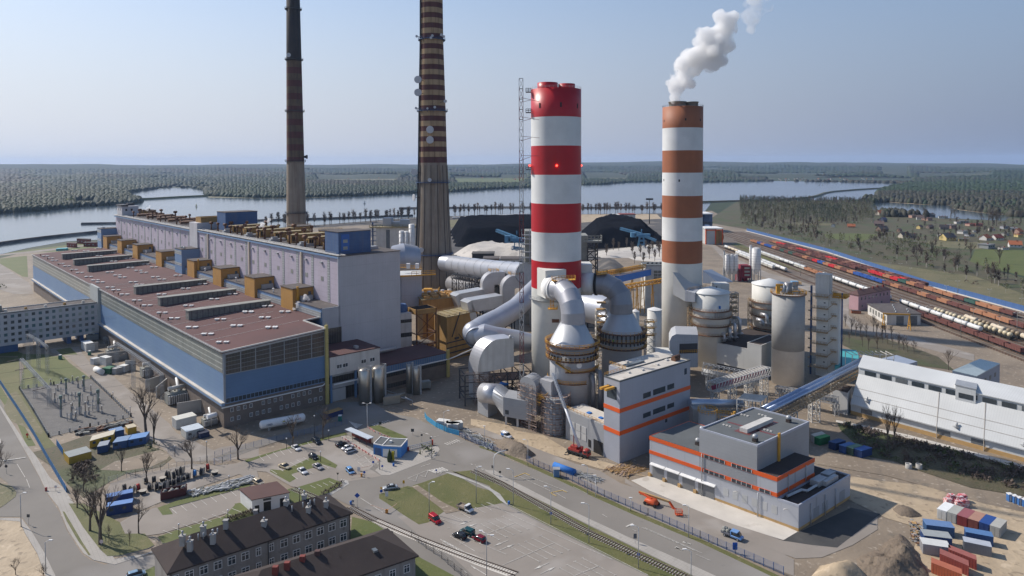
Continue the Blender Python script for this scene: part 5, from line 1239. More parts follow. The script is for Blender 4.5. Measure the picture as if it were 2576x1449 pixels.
t=K('round_scaffold','curved scaffolding round the foot of the front scrubber','scaffold',(20,250,0));C=N();pl=N();cc=(yW(985,1200,252)[0],253.)
for k in O(15):
 an=R(175+k*13);x=cc[0]+5.6*cos(an);y=cc[1]+5.6*sin(an);C.B((x,y,0),(x,y,15.5),.12)
 for j in O(8):
  an2=R(175+(k+1)*13)
  if k<14:
   for dz in (0,1.): C.B((x,y,.3+j*2+dz),(cc[0]+5.6*cos(an2),cc[1]+5.6*sin(an2),.3+j*2+dz),.1)
   if (k+j)%3: pl.H([(x,y,.3+j*2),(cc[0]+5.6*cos(an2),cc[1]+5.6*sin(an2),.3+j*2),(cc[0]+4.7*cos(an2),cc[1]+4.7*sin(an2),.3+j*2),(cc[0]+4.7*cos(an),cc[1]+4.7*sin(an),.3+j*2)]+[(x,y,.4+j*2),(cc[0]+5.6*cos(an2),cc[1]+5.6*sin(an2),.4+j*2),(cc[0]+4.7*cos(an2),cc[1]+4.7*sin(an2),.4+j*2),(cc[0]+4.7*cos(an),cc[1]+4.7*sin(an),.4+j*2)])
J('tubes',C,M.rust2,t);J('planks',pl,M.plank,t)
C=N();C.L((cc[0],cc[1],0),[(4.5,0),(4.5,13.5)],24);C.B((cc[0]+5,cc[1]-3,10),(cc[0]-2,cc[1]-5.4,12),.4);solo('process_tank',C,M.gcl,'grey round tank inside the curved scaffolding','tank')
# grey and orange construction buildings
def sw_(t,T,u0,u1,z0,z1,n=0,axis='u',v=0,m='pane'): 
 C=N()
 if axis=='u': C.F(T,u0,u1,v-.07,v+.2,z0,z1)
 else: C.F(T,v-.07,v+.2,u0,u1,z0,z1)
 o=J('window',C,M[m],t)
 if n:
  fb=N()
  for k in O(n+1):
   x=u0+(u1-u0)*k/n
   if axis=='u': fb.F(T,x-.06,x+.06,v-.11,v-.06,z0,z1)
   else: fb.F(T,v-.11,v-.06,x-.06,x+.06,z0,z1)
  sl_('frame',fb,M.white,t,o)
GF=Fr((35.6,224.7),(-.606,.796),(.775,.632))
D('blg',(.40,.42,.475),None,.05,ro=.5,metal=.1,sm_=(((.775,.632,0),5.5,.08,.8),(Z,1.3,.05,.93)))
t=K('absorber_building','tall grey clad building with orange stripes by the front scrubber','process building',GF(0,0))
N().F(GF,0,7.3,0,38.5,0,27.6).F(GF,7.3,15.8,11.3,38.5,0,27.5).P('wall',M.blg)
N().F(GF,7.3,26.9,.05,9,0,10.8).P('low_wing',M.gcl)
N().F(GF,-.1,7.4,-.12,38.6,17.2,18.6).F(GF,-.1,7.4,-.12,38.6,9.6,11.).P('orange_stripe',M.orange)
N().F(GF,.3,7.,.3,38.2,27.6,27.8).F(GF,7.3,15.5,11.6,38.2,27.5,27.75).P('roof',M.slab)
N().F(GF,7.5,26.8,.3,8.8,10.8,11.0).P('wing_roof',M.slab)
C=N();pp_(C,GF,0,7.3,0,38.5,27.6,.5);J('parapet',C,M.rfg,t)
N().R([GF(7.2,.2,28),GF(7.2,11,28),GF(15.6,11.4,28)],1.1,.1,1.5).R([GF(26.8,.2,11),GF(7.5,.2,11)],1.1,.1,1.8).P('roof_rail',M.yellow)
sw_(t,GF,1.4,5.9,21.2,25.6);sw_(t,GF,12,16,19.4,21.2,0,'v');sw_(t,GF,17.3,24,19.4,21.4,0,'v');sw_(t,GF,25.2,29,19.6,21.4,0,'v')
sw_(t,GF,12,16,12.6,14.2,0,'v');sw_(t,GF,17.3,24,12.6,14.4,0,'v');sw_(t,GF,25.2,29,12.8,14.4,0,'v');sw_(t,GF,35,36.4,23.2,25.4,0,'v');sw_(t,GF,24,25.2,8.2,9.4,0,'v');sw_(t,GF,15,16,3.4,5,0,'v')
N().F(GF,2.,3.0,-4.4,-.2,25.0,25.7).F(GF,4.4,5.4,-4.2,-.2,24.8,25.5).P('crane_rail',M.yellow)
N().F(GF,7.9,12.3,-.1,.2,0,4.6).P('gate_opening',M.black)
N().F(GF,13.8,15,-.1,.2,1.,3.6).P('door',M.black)
for k in O(3):
 for j in O(2):
  N().F(GF,16+k*3.,18.4+k*3.,-.1,.1,2.4+j*2.6,4.7+j*2.6).P('wall_panel',M.pgr)
for k,(u,v,w_,h_) in en(((9.5,14,3.2,14),(13,13,1.5,1.5),(13,18,1.5,1.5),(4,9,1.5,1.5),(3,15,1.6,1.6),(12.5,24,1.6,1.6),(3.6,24,1.6,1.6),(5,31,1.8,1.8))):
 C=N();C.F(GF,u,u+w_*.6,v,v+h_*.7,27.8,28.3);J('skylight',C,M.dw if k else M.ggr,t)
N().F(GF,2.6,4.6,33,36,27.8,29).T([GF(3.5,33,29.2),GF(3.5,36.5,29.2)],.6,8).P('roof_plant',M.rust)
N().F(GF,17.5,19,3,4.4,11.,11.4).F(GF,11.5,13,3,4.2,11,11.4).P('blue_cover',M.tpb)
o,a,b=pM(1675,1272),pM(236,735),pM(2185,945);MF=fr3(o,a,b)
t=K('orange_striped_building','grey clad industrial building with orange bands, roller gates and a black flat roof','industrial building',MF(0,0))
N().F(MF,.02,47.6,.02,29.6,0,.9).P('plinth',M.tan)
N().F(MF,0,47.5,0,29.4,.9,6.8).P('lower_storey',M.svc)
N().F(MF,6,47.5,-.03,20.2,6.8,13.0).P('middle_storey',M.svc)
N().F(MF,11.8,29.9,-.06,28.6,6.8,20.).P('upper_storey',M.gcl)
C=N();C.F(MF,5.9,11.8,-.14,20.3,11.9,13.15);C.F(MF,5.9,5.95,0,20,8,9);
C=N()
C.F(MF,5.88,47.6,-.15,-.02,11.9,13.1);C.F(MF,5.86,6.0,-.15,20.3,11.9,13.1);C.F(MF,29.9,47.62,20.2,20.35,12.4,13.1);C.F(MF,47.5,47.62,-.15,20.3,11.9,13.1)
C.F(MF,5.88,47.6,-.15,-.02,7.5,8.6);C.F(MF,5.86,6.0,-.15,20.3,7.5,8.6)
J('orange_stripe',C,M.orange,t)
for z0_,z1_ in ((12.0,12.95),(7.6,8.5)):
 for u0,u1 in ((21.6,28.2),(13.3,19.4))+(((7.8,11.),) if z0_<9 else ()):
  sw_(t,MF,u0,u1,z0_,z1_,4 if u1-u0>4 else 2,'u',-.16)
for k,(ua,ub) in en(((42.2,46.4),(37,41),(31.4,35.6),(24.9,30.2))):
 N().F(MF,ua,ub,-.1,.2,.1,3.9).P('roller_gate',mat('gate%d'%k,(.20,.20,.20),(.17,.17,.17),sm_=((Z,.35,.06,.8),)))
 N().H([MF(ua-.5,-.9,4.2),MF(ub+.5,-.9,4.2),MF(ub+.5,0,4.2),MF(ua-.5,0,4.2),MF(ua-.5,-.9,4.4),MF(ub+.5,-.9,4.4),MF(ub+.5,0,4.8),MF(ua-.5,0,4.8)]).P('canopy',M.white)
 N().F(MF,ub+.5,ub+1.4,-.5,0,0,1.2).P('bollard_block',M.tan)
for k in O(6):
 N().F(MF,20.4-k*2.9,22-k*2.9,-.06,.1,2.6,4.9).P('blind_panel',M.pgr)
N().F(MF,6.2,11.7,0.2,20.,13.0,13.05).F(MF,30,47.3,.2,20,13.0,13.06).F(MF,.4,5.8,.4,29.,6.82,6.88).F(MF,5.8,11.8,20.4,29,6.82,6.87).P('lower_roof',M.rfd)
N().F(MF,12.1,29.6,.3,28.3,20.,20.06).P('upper_roof',M.rfg)
N().F(MF,30.1,47.2,.3,19.9,13.07,13.1).P('wing_roof',M.rfg)
C=N();pp_(C,MF,11.8,29.9,0,28.6,19.7,.75);pp_(C,MF,0,5.9,0,29.4,6.6,.7);J('parapet',C,pn((.42,.44,.50)),t)
N().F(MF,19,21.4,7,21,20.1,21.3).P('roof_skylight',M.dw)
N().F(MF,17.8,22.6,6.,22,20.07,20.1).F(MF,13,28,11,12,20.07,20.1).P('red_membrane',pn((.17,.05,.04)))
for u,v,z in ((14.2,3,20.06),(16.,24.5,20.06),(33.5,4.5,13.1),(38.5,14,13.1)):
 q=MF(u,v,z);N().F(MF,u-.6,u+.6,v-.6,v+.6,z,z+.9).P('vent_curb',M.rfd);N().ico(I(q,(0,0,1.5)),.8,2,sq=.9).P('vent_dome',M.galv)
for u,v in ((25,8),(26.5,20),(15,13),(23,24)):
 C=N();[C.F(MF,u+i*1.,u+.6+i*1.,v,v+.6,20.06,20.3) for i in O(3)];J('roof_hatch',C,M.dw,t)
N().F(MF,11.2,11.7,10.4,11.2,13.,21.3).F(MF,29.9,30.4,18,18.8,13,21.2).P('ladder_cage',M.yellow)
N().T([MF(4.5,2.5,7.5),MF(4,9,7.5),MF(2.6,9.5,7.5),MF(2.6,15,7.6),MF(3.6,17,7.8)],.45,4,smooth=False).F(MF,2,4.6,15,20,7,8.6).F(MF,.9,2.2,17,24,7,8.4).F(MF,2.6,5,22,26,7,8.4).P('roof_ductwork',M.galv)
C=N()
for u in (28.9,11.3): C.T([MF(u,-.35,0),MF(u,-.35,13 if u>20 else 7)],.14,6)
for v in (5.5,15,): C.T([MF(5.7,v,7),MF(5.7,v,12.4)],.14,6)
for v in (6,14,20): C.T([MF(-.3,v,0),MF(-.3,v,6)],.14,6)
J('downpipe',C,M.galv,t)
for v in (8,12.8,23):
 N().F(MF,-.08,.1,v,v+3,.9,3.9).P('side_door',M.gcl)
C=N()
for u in (17.5,3): C.B(MF(u,-.1,5.2),MF(u,-1.4,5.6),.15);C.X(*[k for p in [MF(u,-1.5,0)] for k in (p[0]-.3,p[0]+.3,p[1]-.2,p[1]+.2)],5.5,5.7)
J('wall_lamp',C,M.dw,t)
# white scrubber house and its vessels
o=pI(1290,1499);a=pI(625,1345);SF=Fr(o,nrm(sub(a,o))[:2],(nrm(sub(a,o))[1],-nrm(sub(a,o))[0]))
t=K('scrubber_house','white windowless block with a dark flat roof under the two domed vessels','process building',SF(0,0))
D('wpn',(.64,.63,.59),None,.06,sm_=(((-.985,.172,0),6.6,.1,.86),((.778,.628,0),6.6,.1,.9)),ro=.65)
N().F(SF,7.,27,0,46,3,12.7).P('wall',M.wpn)
N().F(SF,0,7,-.1,22,3,15.6).P('raised_wing',M.wpn)
N().F(SF,7.1,26.8,.3,45.7,12.7,12.8).F(SF,.3,6.8,.3,21.8,15.6,15.7).P('roof',M.rfd)
C=N();pp_(C,SF,0,7,-.1,22,15.5,.5);pp_(C,SF,7,27,0,46,12.6,.45);J('parapet',C,M.dw,t)
N().F(SF,0,27,.3,22,0,3).P('dark_base',M.dks)
def domed(lb,c,r,z0,z1,zc,rings,fx):
 t=K('domed_vessel',lb,'scrubber tower',(c[0],c[1],0));C=N()
 C.L((c[0],c[1],0),[(r*.86,0),(r*.86,rings[-1]),(r*.93,rings[-1]+.6),(r*.93,rings[-2]),(r,rings[-2]+.5),(r,z1)],44,capb=True);J('shell',C,M.crm,t)
 N().L((c[0],c[1],z1),[(r+.25,0),(r+.25,.3),(.6,zc-z1),(.01,zc-z1+.1)],44).P('dome',M.dmw)
 for k,z in en(rings): vr(t,c,r if k<2 else r*.93,z,1.5,'rlp',R(150),R(150+300))
 C=N()
 for k in O(12):
  a=R(268+k*6.5);x=c[0]+(r+.45)*cos(a);y=c[1]+(r+.45)*sin(a);C.X(x-.35,x+.35,y-.35,y+.35,rings[1]+.4,rings[0]-.4)
 J('nozzle_pipe',C,M.galv,t)
 C=N();x=c[0]+r*.2;C.X(x-.4,x+.4,c[1]-r-.5,c[1]-r+.5,rings[0]+1.6,rings[0]+3);J('blue_motor',C,M.tpb,t)
 N().S((c[0]-r-1.6,c[1]-1,rings[-1]-3),(c[0]-r-1.6,c[1]-1,rings[0]+1),2,2,2.,.12).P('stair_cage',M.rlp)
 return t
domed('front domed cream vessel with brown ring walkways','' or (98.8,338.),8.95,12,36.5,39.2,[28.3,25.,20.7,16.4],1)
domed('rear domed cream vessel with brown ring walkways','' or (136.5,360.),8.95,12,36.5,39.4,[yI(1200,620,352)[2],yI(1200,690,352)[2],yI(1160,785,352)[2],14.],1)
for i,(x0,y0,x1,y1,x2,y2,Y) in en(((960,780,1040,790,1040,1000,338),(950,850,985,860,985,1045,335),(880,905,925,915,925,1040,332),(810,950,855,975,860,1060,330),(1310,695,1405,700,1405,890,352),(1290,740,1355,755,1355,885,350),(1240,800,1300,820,1310,880,348))):
 C=N();a=yI(x0,y0,Y+3);b=yI(x1,y1,Y);c=yI(x2,y2,Y);m_=Q(a,b,.75);C.T([a,m_,Q(b,c,.1),c],.85,12);C.X(c[0]-1.6,c[0]+1.6,Y-1,Y+1,c[2]+1.5,c[2]+1.7)
 solo('elbow_pipe',C,M.alu,'shiny bent pipe rising from the black roof, the %s %s domed vessel'%(od(i+1 if i<4 else i-3),'beside the front' if i<4 else 'beside the rear'),'pipe','bent pipes by the domed vessels')
for i,(pts,m) in en((([(262,250,342),(580,400,336)],'alf'),)):
 t=K('inclined_duct','sloping pale grey duct from the white stack to the front domed vessel','flue duct',(84,342,0))
 z=lambda x,y,Y:yI(x,y,Y)
 A_=[z(268,255,341),z(425,265,341),z(425,265,346),z(268,255,346)]
 p=[z(268,515,340.5),z(405,595,336),z(420,590,344),z(275,510,346),z(265,258,340.5),z(405,465,336),z(580,405,344),z(425,262,346)]
 N().H(p).P('sloping_box',M.pgr)
 p=[z(405,595,336),z(520,605,333),z(560,600,342),z(440,590,344),z(405,465,336),z(520,500,333),z(600,420,342),z(580,405,344)];N().H(p).P('level_box',M.gable)
 q=[z(440,472,336),z(662,428,342)];N().R(q,1.3,.14,1.).P('rail',M.rlp)
t=K('inclined_duct','dark slate blue sloping duct behind the white stack','flue duct',(112,372,0));C=N()
p=[z(612,380,372),z(760,390,366),z(905,385,372),z(700,330,380),z(612,240,372),z(780,390,366),z(960,365,374),z(720,225,380)]
C.H([z(612,385,368),z(800,395,360),z(960,372,368),z(760,330,378),z(612,235,368),z(795,385,360),z(962,362,368),z(712,224,378)]);J('sloping_box',C,pn((.20,.24,.32)),t)
t=K('duct_box','small white box house between the two domed vessels','',(110,352,0));a=z(745,460,350);b=z(905,455,352);N().X(a[0],b[0],350,356,a[2]-4,z(745,392,350)[2]).P('wall',M.wpn)
C=N();q=z(770,430,349.9);C.X(q[0]-.4,q[0]+.4,349.9,350.1,q[2]-.4,q[2]+.4);J('hole',C,M.black,t)
t=K('side_tower','narrow stair platform tower between the domed vessels','platform tower',(112,345,0));a=z(935,700,342);b=z(1020,700,342);N().S(((a[0]+b[0])/2,343,14),((a[0]+b[0])/2,343,z(0,500,342)[2]),b[0]-a[0],3.5,2.6,.2).P('frame',M.galv)
C=N()
for y in (530,560,620,680,720): q=z(935,y,341);C.X(a[0],b[0],341,345,q[2],q[2]+.25);C.R([(a[0],341,q[2]),(b[0],341,q[2])],1.1,.14,1.2)
J('landing',C,M.rlp,t)
t=K('curved_inlet','pale duct with a chamfered shoulder and a dark opening in front of the domed vessel','flue duct',(75,318,0))
a=z(225,1200,312);b=z(345,1200,312);c_=z(545,1210,316);C=N()
zt5=z(290,965,314)[2];zs_=z(225,1060,312)[2];T=Fr((a[0],312),((c_[0]-a[0])/ (c_[0]-a[0]),.1),(.2,.98));wd=c_[0]-a[0]
o=[(0,6),(0,zs_),(wd*.08,zs_+2.3),(wd*.22,zt5),(wd*.98,zt5-.6),(wd*.98,6)]
C.A([T(x,0,q) for x,q in o]);C.A([T(x,12,q+1) for x,q in o][::-1])
for p_,q_ in zip(o,o[1:]+o[:1]): C.A([T(p_[0],0,p_[1]),T(q_[0],0,q_[1]),T(q_[0],12,q_[1]+1),T(p_[0],12,p_[1]+1)])
J('casing',C,M.gable,t)
C=N();q0=z(345,1090,312);q1=z(540,1130,314);C.F(T,q0[0]-a[0],wd*.96,-.1,.1,z(0,1205,312)[2],q0[2]);J('opening',C,M.dks,t)
N().R([T(q0[0]-a[0],-.3,z(0,1200,312)[2]),T(wd,-.3,z(0,1200,312)[2])],1.4,.14,1).P('rail',M.yellow)
t=K('low_roof_block','low pale roofed block at the foot of the white stack','block',(60,305,0));a=z(0,1150,305);b=z(222,1200,305);N().H([(a[0],298,0),(b[0],298,0),(b[0]+2,316,0),(a[0]+4,316,0),(a[0],298,z(0,1190,298)[2]),(b[0],298,z(222,1215,298)[2]),(b[0]+2,316,z(222,1130,316)[2]),(a[0]+4,316,z(50,1125,316)[2])]).P('wall',M.wpn)
# concrete silo and lift tower
sc_=P('O',1997,974);rS=(2036-1957)/2/F*sc_[1]*1.01;sc_=(sc_[0],sc_[1]+rS,0)
zW=HT((sc_[0],sc_[1]-rS,0),'I',1185);zS=HT((sc_[0],sc_[1]-rS,0),'I',530)
t=K('limestone_silo','tall round concrete silo, white below and raw grey above, with machinery on top','silo',sc_)
C=N();C.L(sc_,[(rS,0),(rS,zW),(rS+.02,zW),(rS+.02,zS)],48,[0,0,1],capb=True);J('shaft',C,[M.white,M.slc],t)
vr(t,sc_,rS,zS-.1,.7,'yellow')
N().Y((sc_[0]-1,sc_[1]-2,zS),1.7,5.2,16).P('dust_filter',M.dcd)
N().X(sc_[0]-6.4,sc_[0]-4.8,sc_[1]-2.6,sc_[1]-1.4,zS,zS+4.2).X(sc_[0]-6.4,sc_[0]-2.6,sc_[1]-2.4,sc_[1]-1.6,zS+3.4,zS+4.4).P('davit',M.yellow)
N().T([(sc_[0]-4,sc_[1]-3,zS+.4),(sc_[0]-3.2,sc_[1]-3,zS+2.4),(sc_[0]-2.9,sc_[1]-2,zS+4.2)],.7,8).T([(sc_[0]-2.6,sc_[1]-4,zS+.4),(sc_[0]-2,sc_[1]-3.5,zS+2.),(sc_[0]-1.6,sc_[1]-3,zS+3.2)],.6,8).P('bent_pipes',M.galv)
N().Y((sc_[0]+3.,sc_[1]+1,zS),1.6,3.6,14).X(sc_[0]+1,sc_[0]+5.4,sc_[1]-1,sc_[1]+3,zS+3.4,zS+3.7).P('filter_drum',M.galv)
N().R([(sc_[0]+1,sc_[1]-1,zS+3.7),(sc_[0]+5.4,sc_[1]-1,zS+3.7),(sc_[0]+5.4,sc_[1]+3,zS+3.7)],1.2,.12,1).R([(sc_[0]-2,sc_[1]-4.5,zS),(sc_[0]+6,sc_[1]-3,zS)],1.2,.12,1).X(sc_[0]+.5,sc_[0]+6.,sc_[1]-3,sc_[1]-1.2,zS+.9,zS+1.1).P('upper_platform',M.yellow)
N().X(sc_[0]+1.6,sc_[0]+4.6,sc_[1]-.2,sc_[1]+2.2,zS+3.8,zS+5.2).P('blue_cover',pn((.18,.36,.55)))
for k in O(8):
 C=N();a=random.Random(k).u(0,6.3);q=(sc_[0]+rS*.6*cos(a),sc_[1]+rS*.6*sin(a));C.X(q[0]-.6,q[0]+.6,q[1]-.5,q[1]+.5,zS,zS+1+.3*(k%3));J('roof_machine',C,[M.galv,M.yellow,M.dw][k%3],t)
lt=pI(1920,1449);q=P('O',2098,948);lf=Fr(lt,(.78,-.62),(.62,.78));lw=md(lt[:2],q[:2])
lw=(2130-1915)*.2171/F*316
t=K('lift_tower','tall slim white lift tower with zigzag stair landings by the concrete silo','',lt)
zA_=HT(lt,'I',565);zB_=HT(lt,'I',285)
N().F(lf,0,5.2,0,5.5,0,zA_).F(lf,5.2,lw+1,.8,5,0,zA_-.5+3).P('shaft',M.crm)
N().F(lf,-.5,5.6,-.2,5.6,zA_,zB_).P('head_house',M.dw)
N().F(lf,-.7,5.8,-.4,5.8,zB_,zB_+.3).P('head_roof',M.slab)
for k in O(7):
 z_=4+k*5.6
 N().F(lf,-2.,5.4,-1.6,-.1,z_,z_+.25).R([lf(-2,-1.6,z_+.25),lf(5.4,-1.6,z_+.25)],1.2,.13,1.3).B(lf(4.8,-1.4,z_+.2),lf(7.6,-1.0,z_+2.8),1.,.2).F(lf,6.8,9,-1.4,.8,z_+2.8,z_+3.).R([lf(6.8,-1.4,z_+3),lf(9,-1.4,z_+3)],1.2,.13,1).P('landing',M.rlp)
 N().F(lf,3.2,4.,-.08,.1,z_+2.6,z_+3.1).P('slot_window',M.black)
N().F(lf,7.,13,-1,7,zA_+1.5,zA_+1.8).R([lf(7,-1,zA_+1.8),lf(13,-1,zA_+1.8),lf(13,7,zA_+1.8)],1.3,.14,1).T([lf(7,1,zA_+2.7),lf(13,2,zA_+2.7)],.9,10).P('top_platform',M.yellow)
N().F(lf,-2.8,-2.1,0,1,0,zA_+6).T([lf(lw+2.6,0,0),lf(lw+2.6,0,zA_+4)],.35,6).P('bucket_chute',M.stb)
C=N();[C.F(lf,-4,-2.4,1,2,3+k*4.5,3.5+k*4.5) for k in O(9)];J('silo_ties',C,M.rlp,t)
# big white warehouse
WF=Fr((171.2,225.2),(-.631,.776),(.600,.800))
u0,u1=-34,57.2
t=K('limestone_store','very long white store hall with a steep ribbed roof and a clerestory of dark windows','store hall',WF(0,0))
N().F(WF,u0,u1,-.15,0,0,1.5).P('plinth',M.tan)
N().F(WF,u0,u1,0,8,0,4.4).P('wall',M.wwl)
N().H([WF(u0,-1.,4.2),WF(u1,-1.,4.2),WF(u1-1.6,6.7,14.5),WF(u0,6.7,14.5),WF(u0,-1,4.6),WF(u1,-1,4.6),WF(u1-1.6,6.7,15.),WF(u0,6.7,15.)]).P('steep_roof',M.whroof)
N().F(WF,u0,u1-1.6,6.7,8,0,17.6).P('clerestory_wall',M.wwl)
N().H([WF(u0,6.3,17.6),WF(u1-1.4,6.3,17.6),WF(u1-1.4,17,20.),WF(u0,17,20.),WF(u0,6.3,17.9),WF(u1-1.4,6.3,17.9),WF(u1-1.4,17,20.4),WF(u0,17,20.4)]).H([WF(u0,17,20),WF(u1-1.4,17,20.),WF(u1-1.4,34,5.),WF(u0,34,5.),WF(u0,17,20.4),WF(u1-1.4,17,20.4),WF(u1-1.4,34,5.4),WF(u0,34,5.4)]).P('upper_roof',M.whroof)
N().A([WF(u1-1.6,0,0),WF(u1-1.6,34,0),WF(u1-1.6,34,5),WF(u1-1.6,17,20),WF(u1-1.6,7,17.6),WF(u1-1.6,7,14.6),WF(u1-1,0,4.5)]).P('end_wall',M.gable)
for k in O(15):
 u=u1-4.-k*5.8
 if u-4.4<u0: break
 C=N();C.F(WF,u-4.3,u,6.6,6.8,15.2,16.9);J('clerestory_window',C,M.ggr if k in (2,9) else M.pane,t)
for u in (49,22.,11.3,-9):
 N().F(WF,u,u+4.2,-.1,.1,1.7,3.4).P('louvre',M.ggr)
C=N()
for u in (26.3,11.6): C.B(WF(u,-.3,0),WF(u,-1,4.5),.22);C.B(WF(u,-1,4.62),WF(u,6.6,15.04),.25,.12)
for f in (.27,.53): C.B(WF(u0,-1+7.7*f,4.65+10.4*f),WF(u1-.8,-1+7.7*f,4.65+10.4*f),.2,.08)
J('roof_seams',C,pn((.42,.38,.33)),t)
for u,f in ((51,.2),(20,.12),(0,.1)):
 C=N();p=WF(u,-1+7.7*f,4.7+10.4*f);C.X(p[0]-.9,p[0]+.9,p[1]-.8,p[1]+.8,p[2],p[2]+.15);C.Y(p,.35,1.6,8);J('roof_vent',C,M.galv,t)
t=K('roof_dormer','square grey box dormer standing proud of the long white roof','dormer',WF(20,6,15))
N().F(WF,14.6,21,5.9,12,14,19.2).P('wall',M.wwl);N().F(WF,14.4,21.2,5.7,14,19.2,19.5).P('roof',M.galv);N().F(WF,15.4,20,5.8,5.95,15,16.8).P('window',M.pane)
a=pZ(2090,560,0);t=K('store_annex','pale green roofed annex with a row of square windows joined to the long white store','annex',a)
zf_=13.;p=[pZ(1480,435,15),pZ(1830,285,15),pZ(2092,345,12.5),pZ(1790,510,12.5)]
N().H([(q[0],q[1],0) for q in p]+[(q[0],q[1],q[2]) for q in p]).P('wall',M.blg)
p2=[(q[0],q[1],q[2]+.03) for q in p];N().H(p2+[(q[0],q[1],q[2]+.35) for q in p2]).P('roof',pn((.55,.62,.60)))
af=fr3(p[3],p[2],p[0])
for k in O(4):
 for j in (0,1):
  C=N();l=md(p[3][:2],p[2][:2]);C.F(af,l*.12+k*l*.21,l*.12+k*l*.21+2.2,-.08,.1,4.2+j*4,6.+j*4);J('window',C,M.lgl,t)
a=pZ(530,270,8);t=K('arched_shed','slate blue shed with a bent roof behind the end of the white store','shed',a)
p=[pZ(840,345,6),pZ(1028,290,6),pZ(760,208,6.5),pZ(570,250,6.5)]
C=N();C.H([(q[0],q[1],0) for q in p]+[(q[0],q[1],q[2]-1) for q in p]);J('wall',C,M.teal if False else M.gable,t)
p2=[(q[0],q[1],q[2]-.98) for q in p];N().H(p2+[(q[0],q[1],q[2]+.3) for q in p2]).P('roof',pn((.33,.37,.45)))
p=[pY(2090,200,6),pY(2420,180,6),pY(2350,10,7),pY(2080,-20,7)]
t=K('teal_building','turquoise clad building behind the lift tower','building',(p[0][0],p[0][1],0));N().H([(q[0],q[1],0) for q in p]+[tuple(q) for q in p]).P('wall',M.teal)
p2=[(q[0],q[1],q[2]+.02) for q in p];N().H(p2+[(q[0],q[1],q[2]+.3) for q in p2]).P('roof',M.teal)
C=N();p=[pY(2235,690,7),pY(2290,480,7),pY(2100,540,7),pY(2060,520,7)]
t=K('end_block','grey block with a dark roof against the left end of the white store','block',(p[0][0],p[0][1],0))
bf=fr3(pY(2060,740),pY(2240,790),pY(2150,620));l=md(pY(2060,740),pY(2240,790));C.F(bf,0,l,0,9,0,9);J('wall',C,M.pgr,t);N().F(bf,0,l,0,9,9,9.2).P('roof',M.rfd)
t=K('tube_conveyor','pair of long shiny tube conveyors climbing on trestles towards the white store','conveyor',pY(1260,730))
ca=yY(1215,725,240);cb=yY(2420,118,292)
ca2=yY(1275,745,238);cb2=yY(2470,145,290)
for p_,q_ in ((ca,cb),(ca2,cb2)):
 N().T([p_,q_],1.15,16).P('tube',mat('tubesteel',(.30,.36,.48),(.36,.42,.54),scale=.2,ro=.25,metal=.75))
C=N();dn=(0,0,-1.7);C.S(I(ca2,(.6,-.6,-2.2)),I(cb2,(.6,-.6,-2.2)),3.4,1.6,2.4,.16);C.R([I(Q(ca2,cb2,k/20),(1.6,-1.4,-1.2)) for k in O(21)],1.,.09,1.5);J('truss',C,M.rlp,t)
for x,y,x2 in ((1800,560,1880),(1500,740,1630),(2075,410,2140)):
 Y_=262 if x==1800 else 248 if x==1500 else 276
 C=N();q=yY((x+x2)/2,y,Y_);q=(q[0],q[1],q[2]);C.S((q[0],q[1],0),(q[0],q[1],q[2]),3.2,3,3,.22);J('trestle',C,M.dw,t)
t=K('tube_conveyor','short shiny tube conveyor between the orange striped tower and the white frame','conveyor',pY(330,720))
C=N();a=yY(330,640,245);b=yY(960,650,250);C.T([a,b],1.5,16);J('tube',C,mat('tubesteel2',(.36,.42,.52),(.42,.48,.56),scale=.2,ro=.3,metal=.6),t)
N().R([I(Q(a,b,k/8),(0,-1.8,-2.6)) for k in O(9)],1.3,.12,1.2).B(I(a,(0,-1,-3)),I(b,(0,-1,-2.6)),2.,.4).P('walkway',M.rlp)
C=N();[C.B((Q(a,b,f)[0],Q(a,b,f)[1],0),Q(a,b,f),.4) for f in (.1,.5,.9)];J('support',C,M.galv,t)
def tbr(lb,a,b,w,h,m,legs,name='pipe_bridge',step=2.2,tk=.2):
 t=K(name,lb,'pipe bridge',(a[0],a[1],0));C=N();C.S(a,b,w,h,step,tk);J('truss',C,M[m],t)
 C=N();r=random.Random(1)
 for k in O(4): C.T([I(a,(0,-.2+.3*k,-h*.3+.3*k)),I(b,(0,-.2+.3*k,-h*.3+.3*k))],.22,6)
 J('pipes',C,M.galv if m!='dw' else pn((.30,.05,.09)),t)
 C=N()
 for f in legs:
  q=Q(a,b,f);C.S((q[0],q[1],0),(q[0],q[1],q[2]-h/2),w*.8,w*.6,2.6,.18)
 J('legs',C,M[m],t);return t
tbr('white truss pipe bridge with red pipes climbing right towards the silo',yY(600,445,262),yY(1260,250,290),4.,3.4,'dw',(.05,.35,.65,.95))
tbr('long low steel pipe bridge at the foot of the white scrubber house',yY(490,225,300),yY(1180,360,296),3,4.6,'galv',(.1,.5,.9))
tbr('white pipe bridge with a flat cover between the silo and the store',yY(1380,475,285),yY(2120,610,268),2.6,2.6,'galv',(.1,.45,.98))
t=K('steel_cage','open white steel cage with horizontal rails over the tube conveyor','steel frame',yY(1060,600,247))
a=pY(905,760);cf=Fr((yY(905,640,246)[0],246),(.94,-.34),(.6,.8));C=N();zt6=yY(905,600,246)[2]
for u in (0,4,8): 
 for v in (0,4,8): C.B(cf(u,v,0),cf(u,v,zt6),.3)
for k in O(7):
 zz_=1.+k*(zt6-1)/6
 C.B(cf(0,0,zz_),cf(8,0,zz_),.2);C.B(cf(0,0,zz_),cf(0,8,zz_),.2);C.B(cf(8,0,zz_),cf(8,8,zz_),.2)
for k in O(10): C.B(cf(0,k*.88,zt6),cf(8,k*.88,zt6),.26)
J('frame',C,M.dw,t)
t=K('steel_cage','open steel cage at the top end of the double tube conveyor','steel frame',yY(2400,60,295))
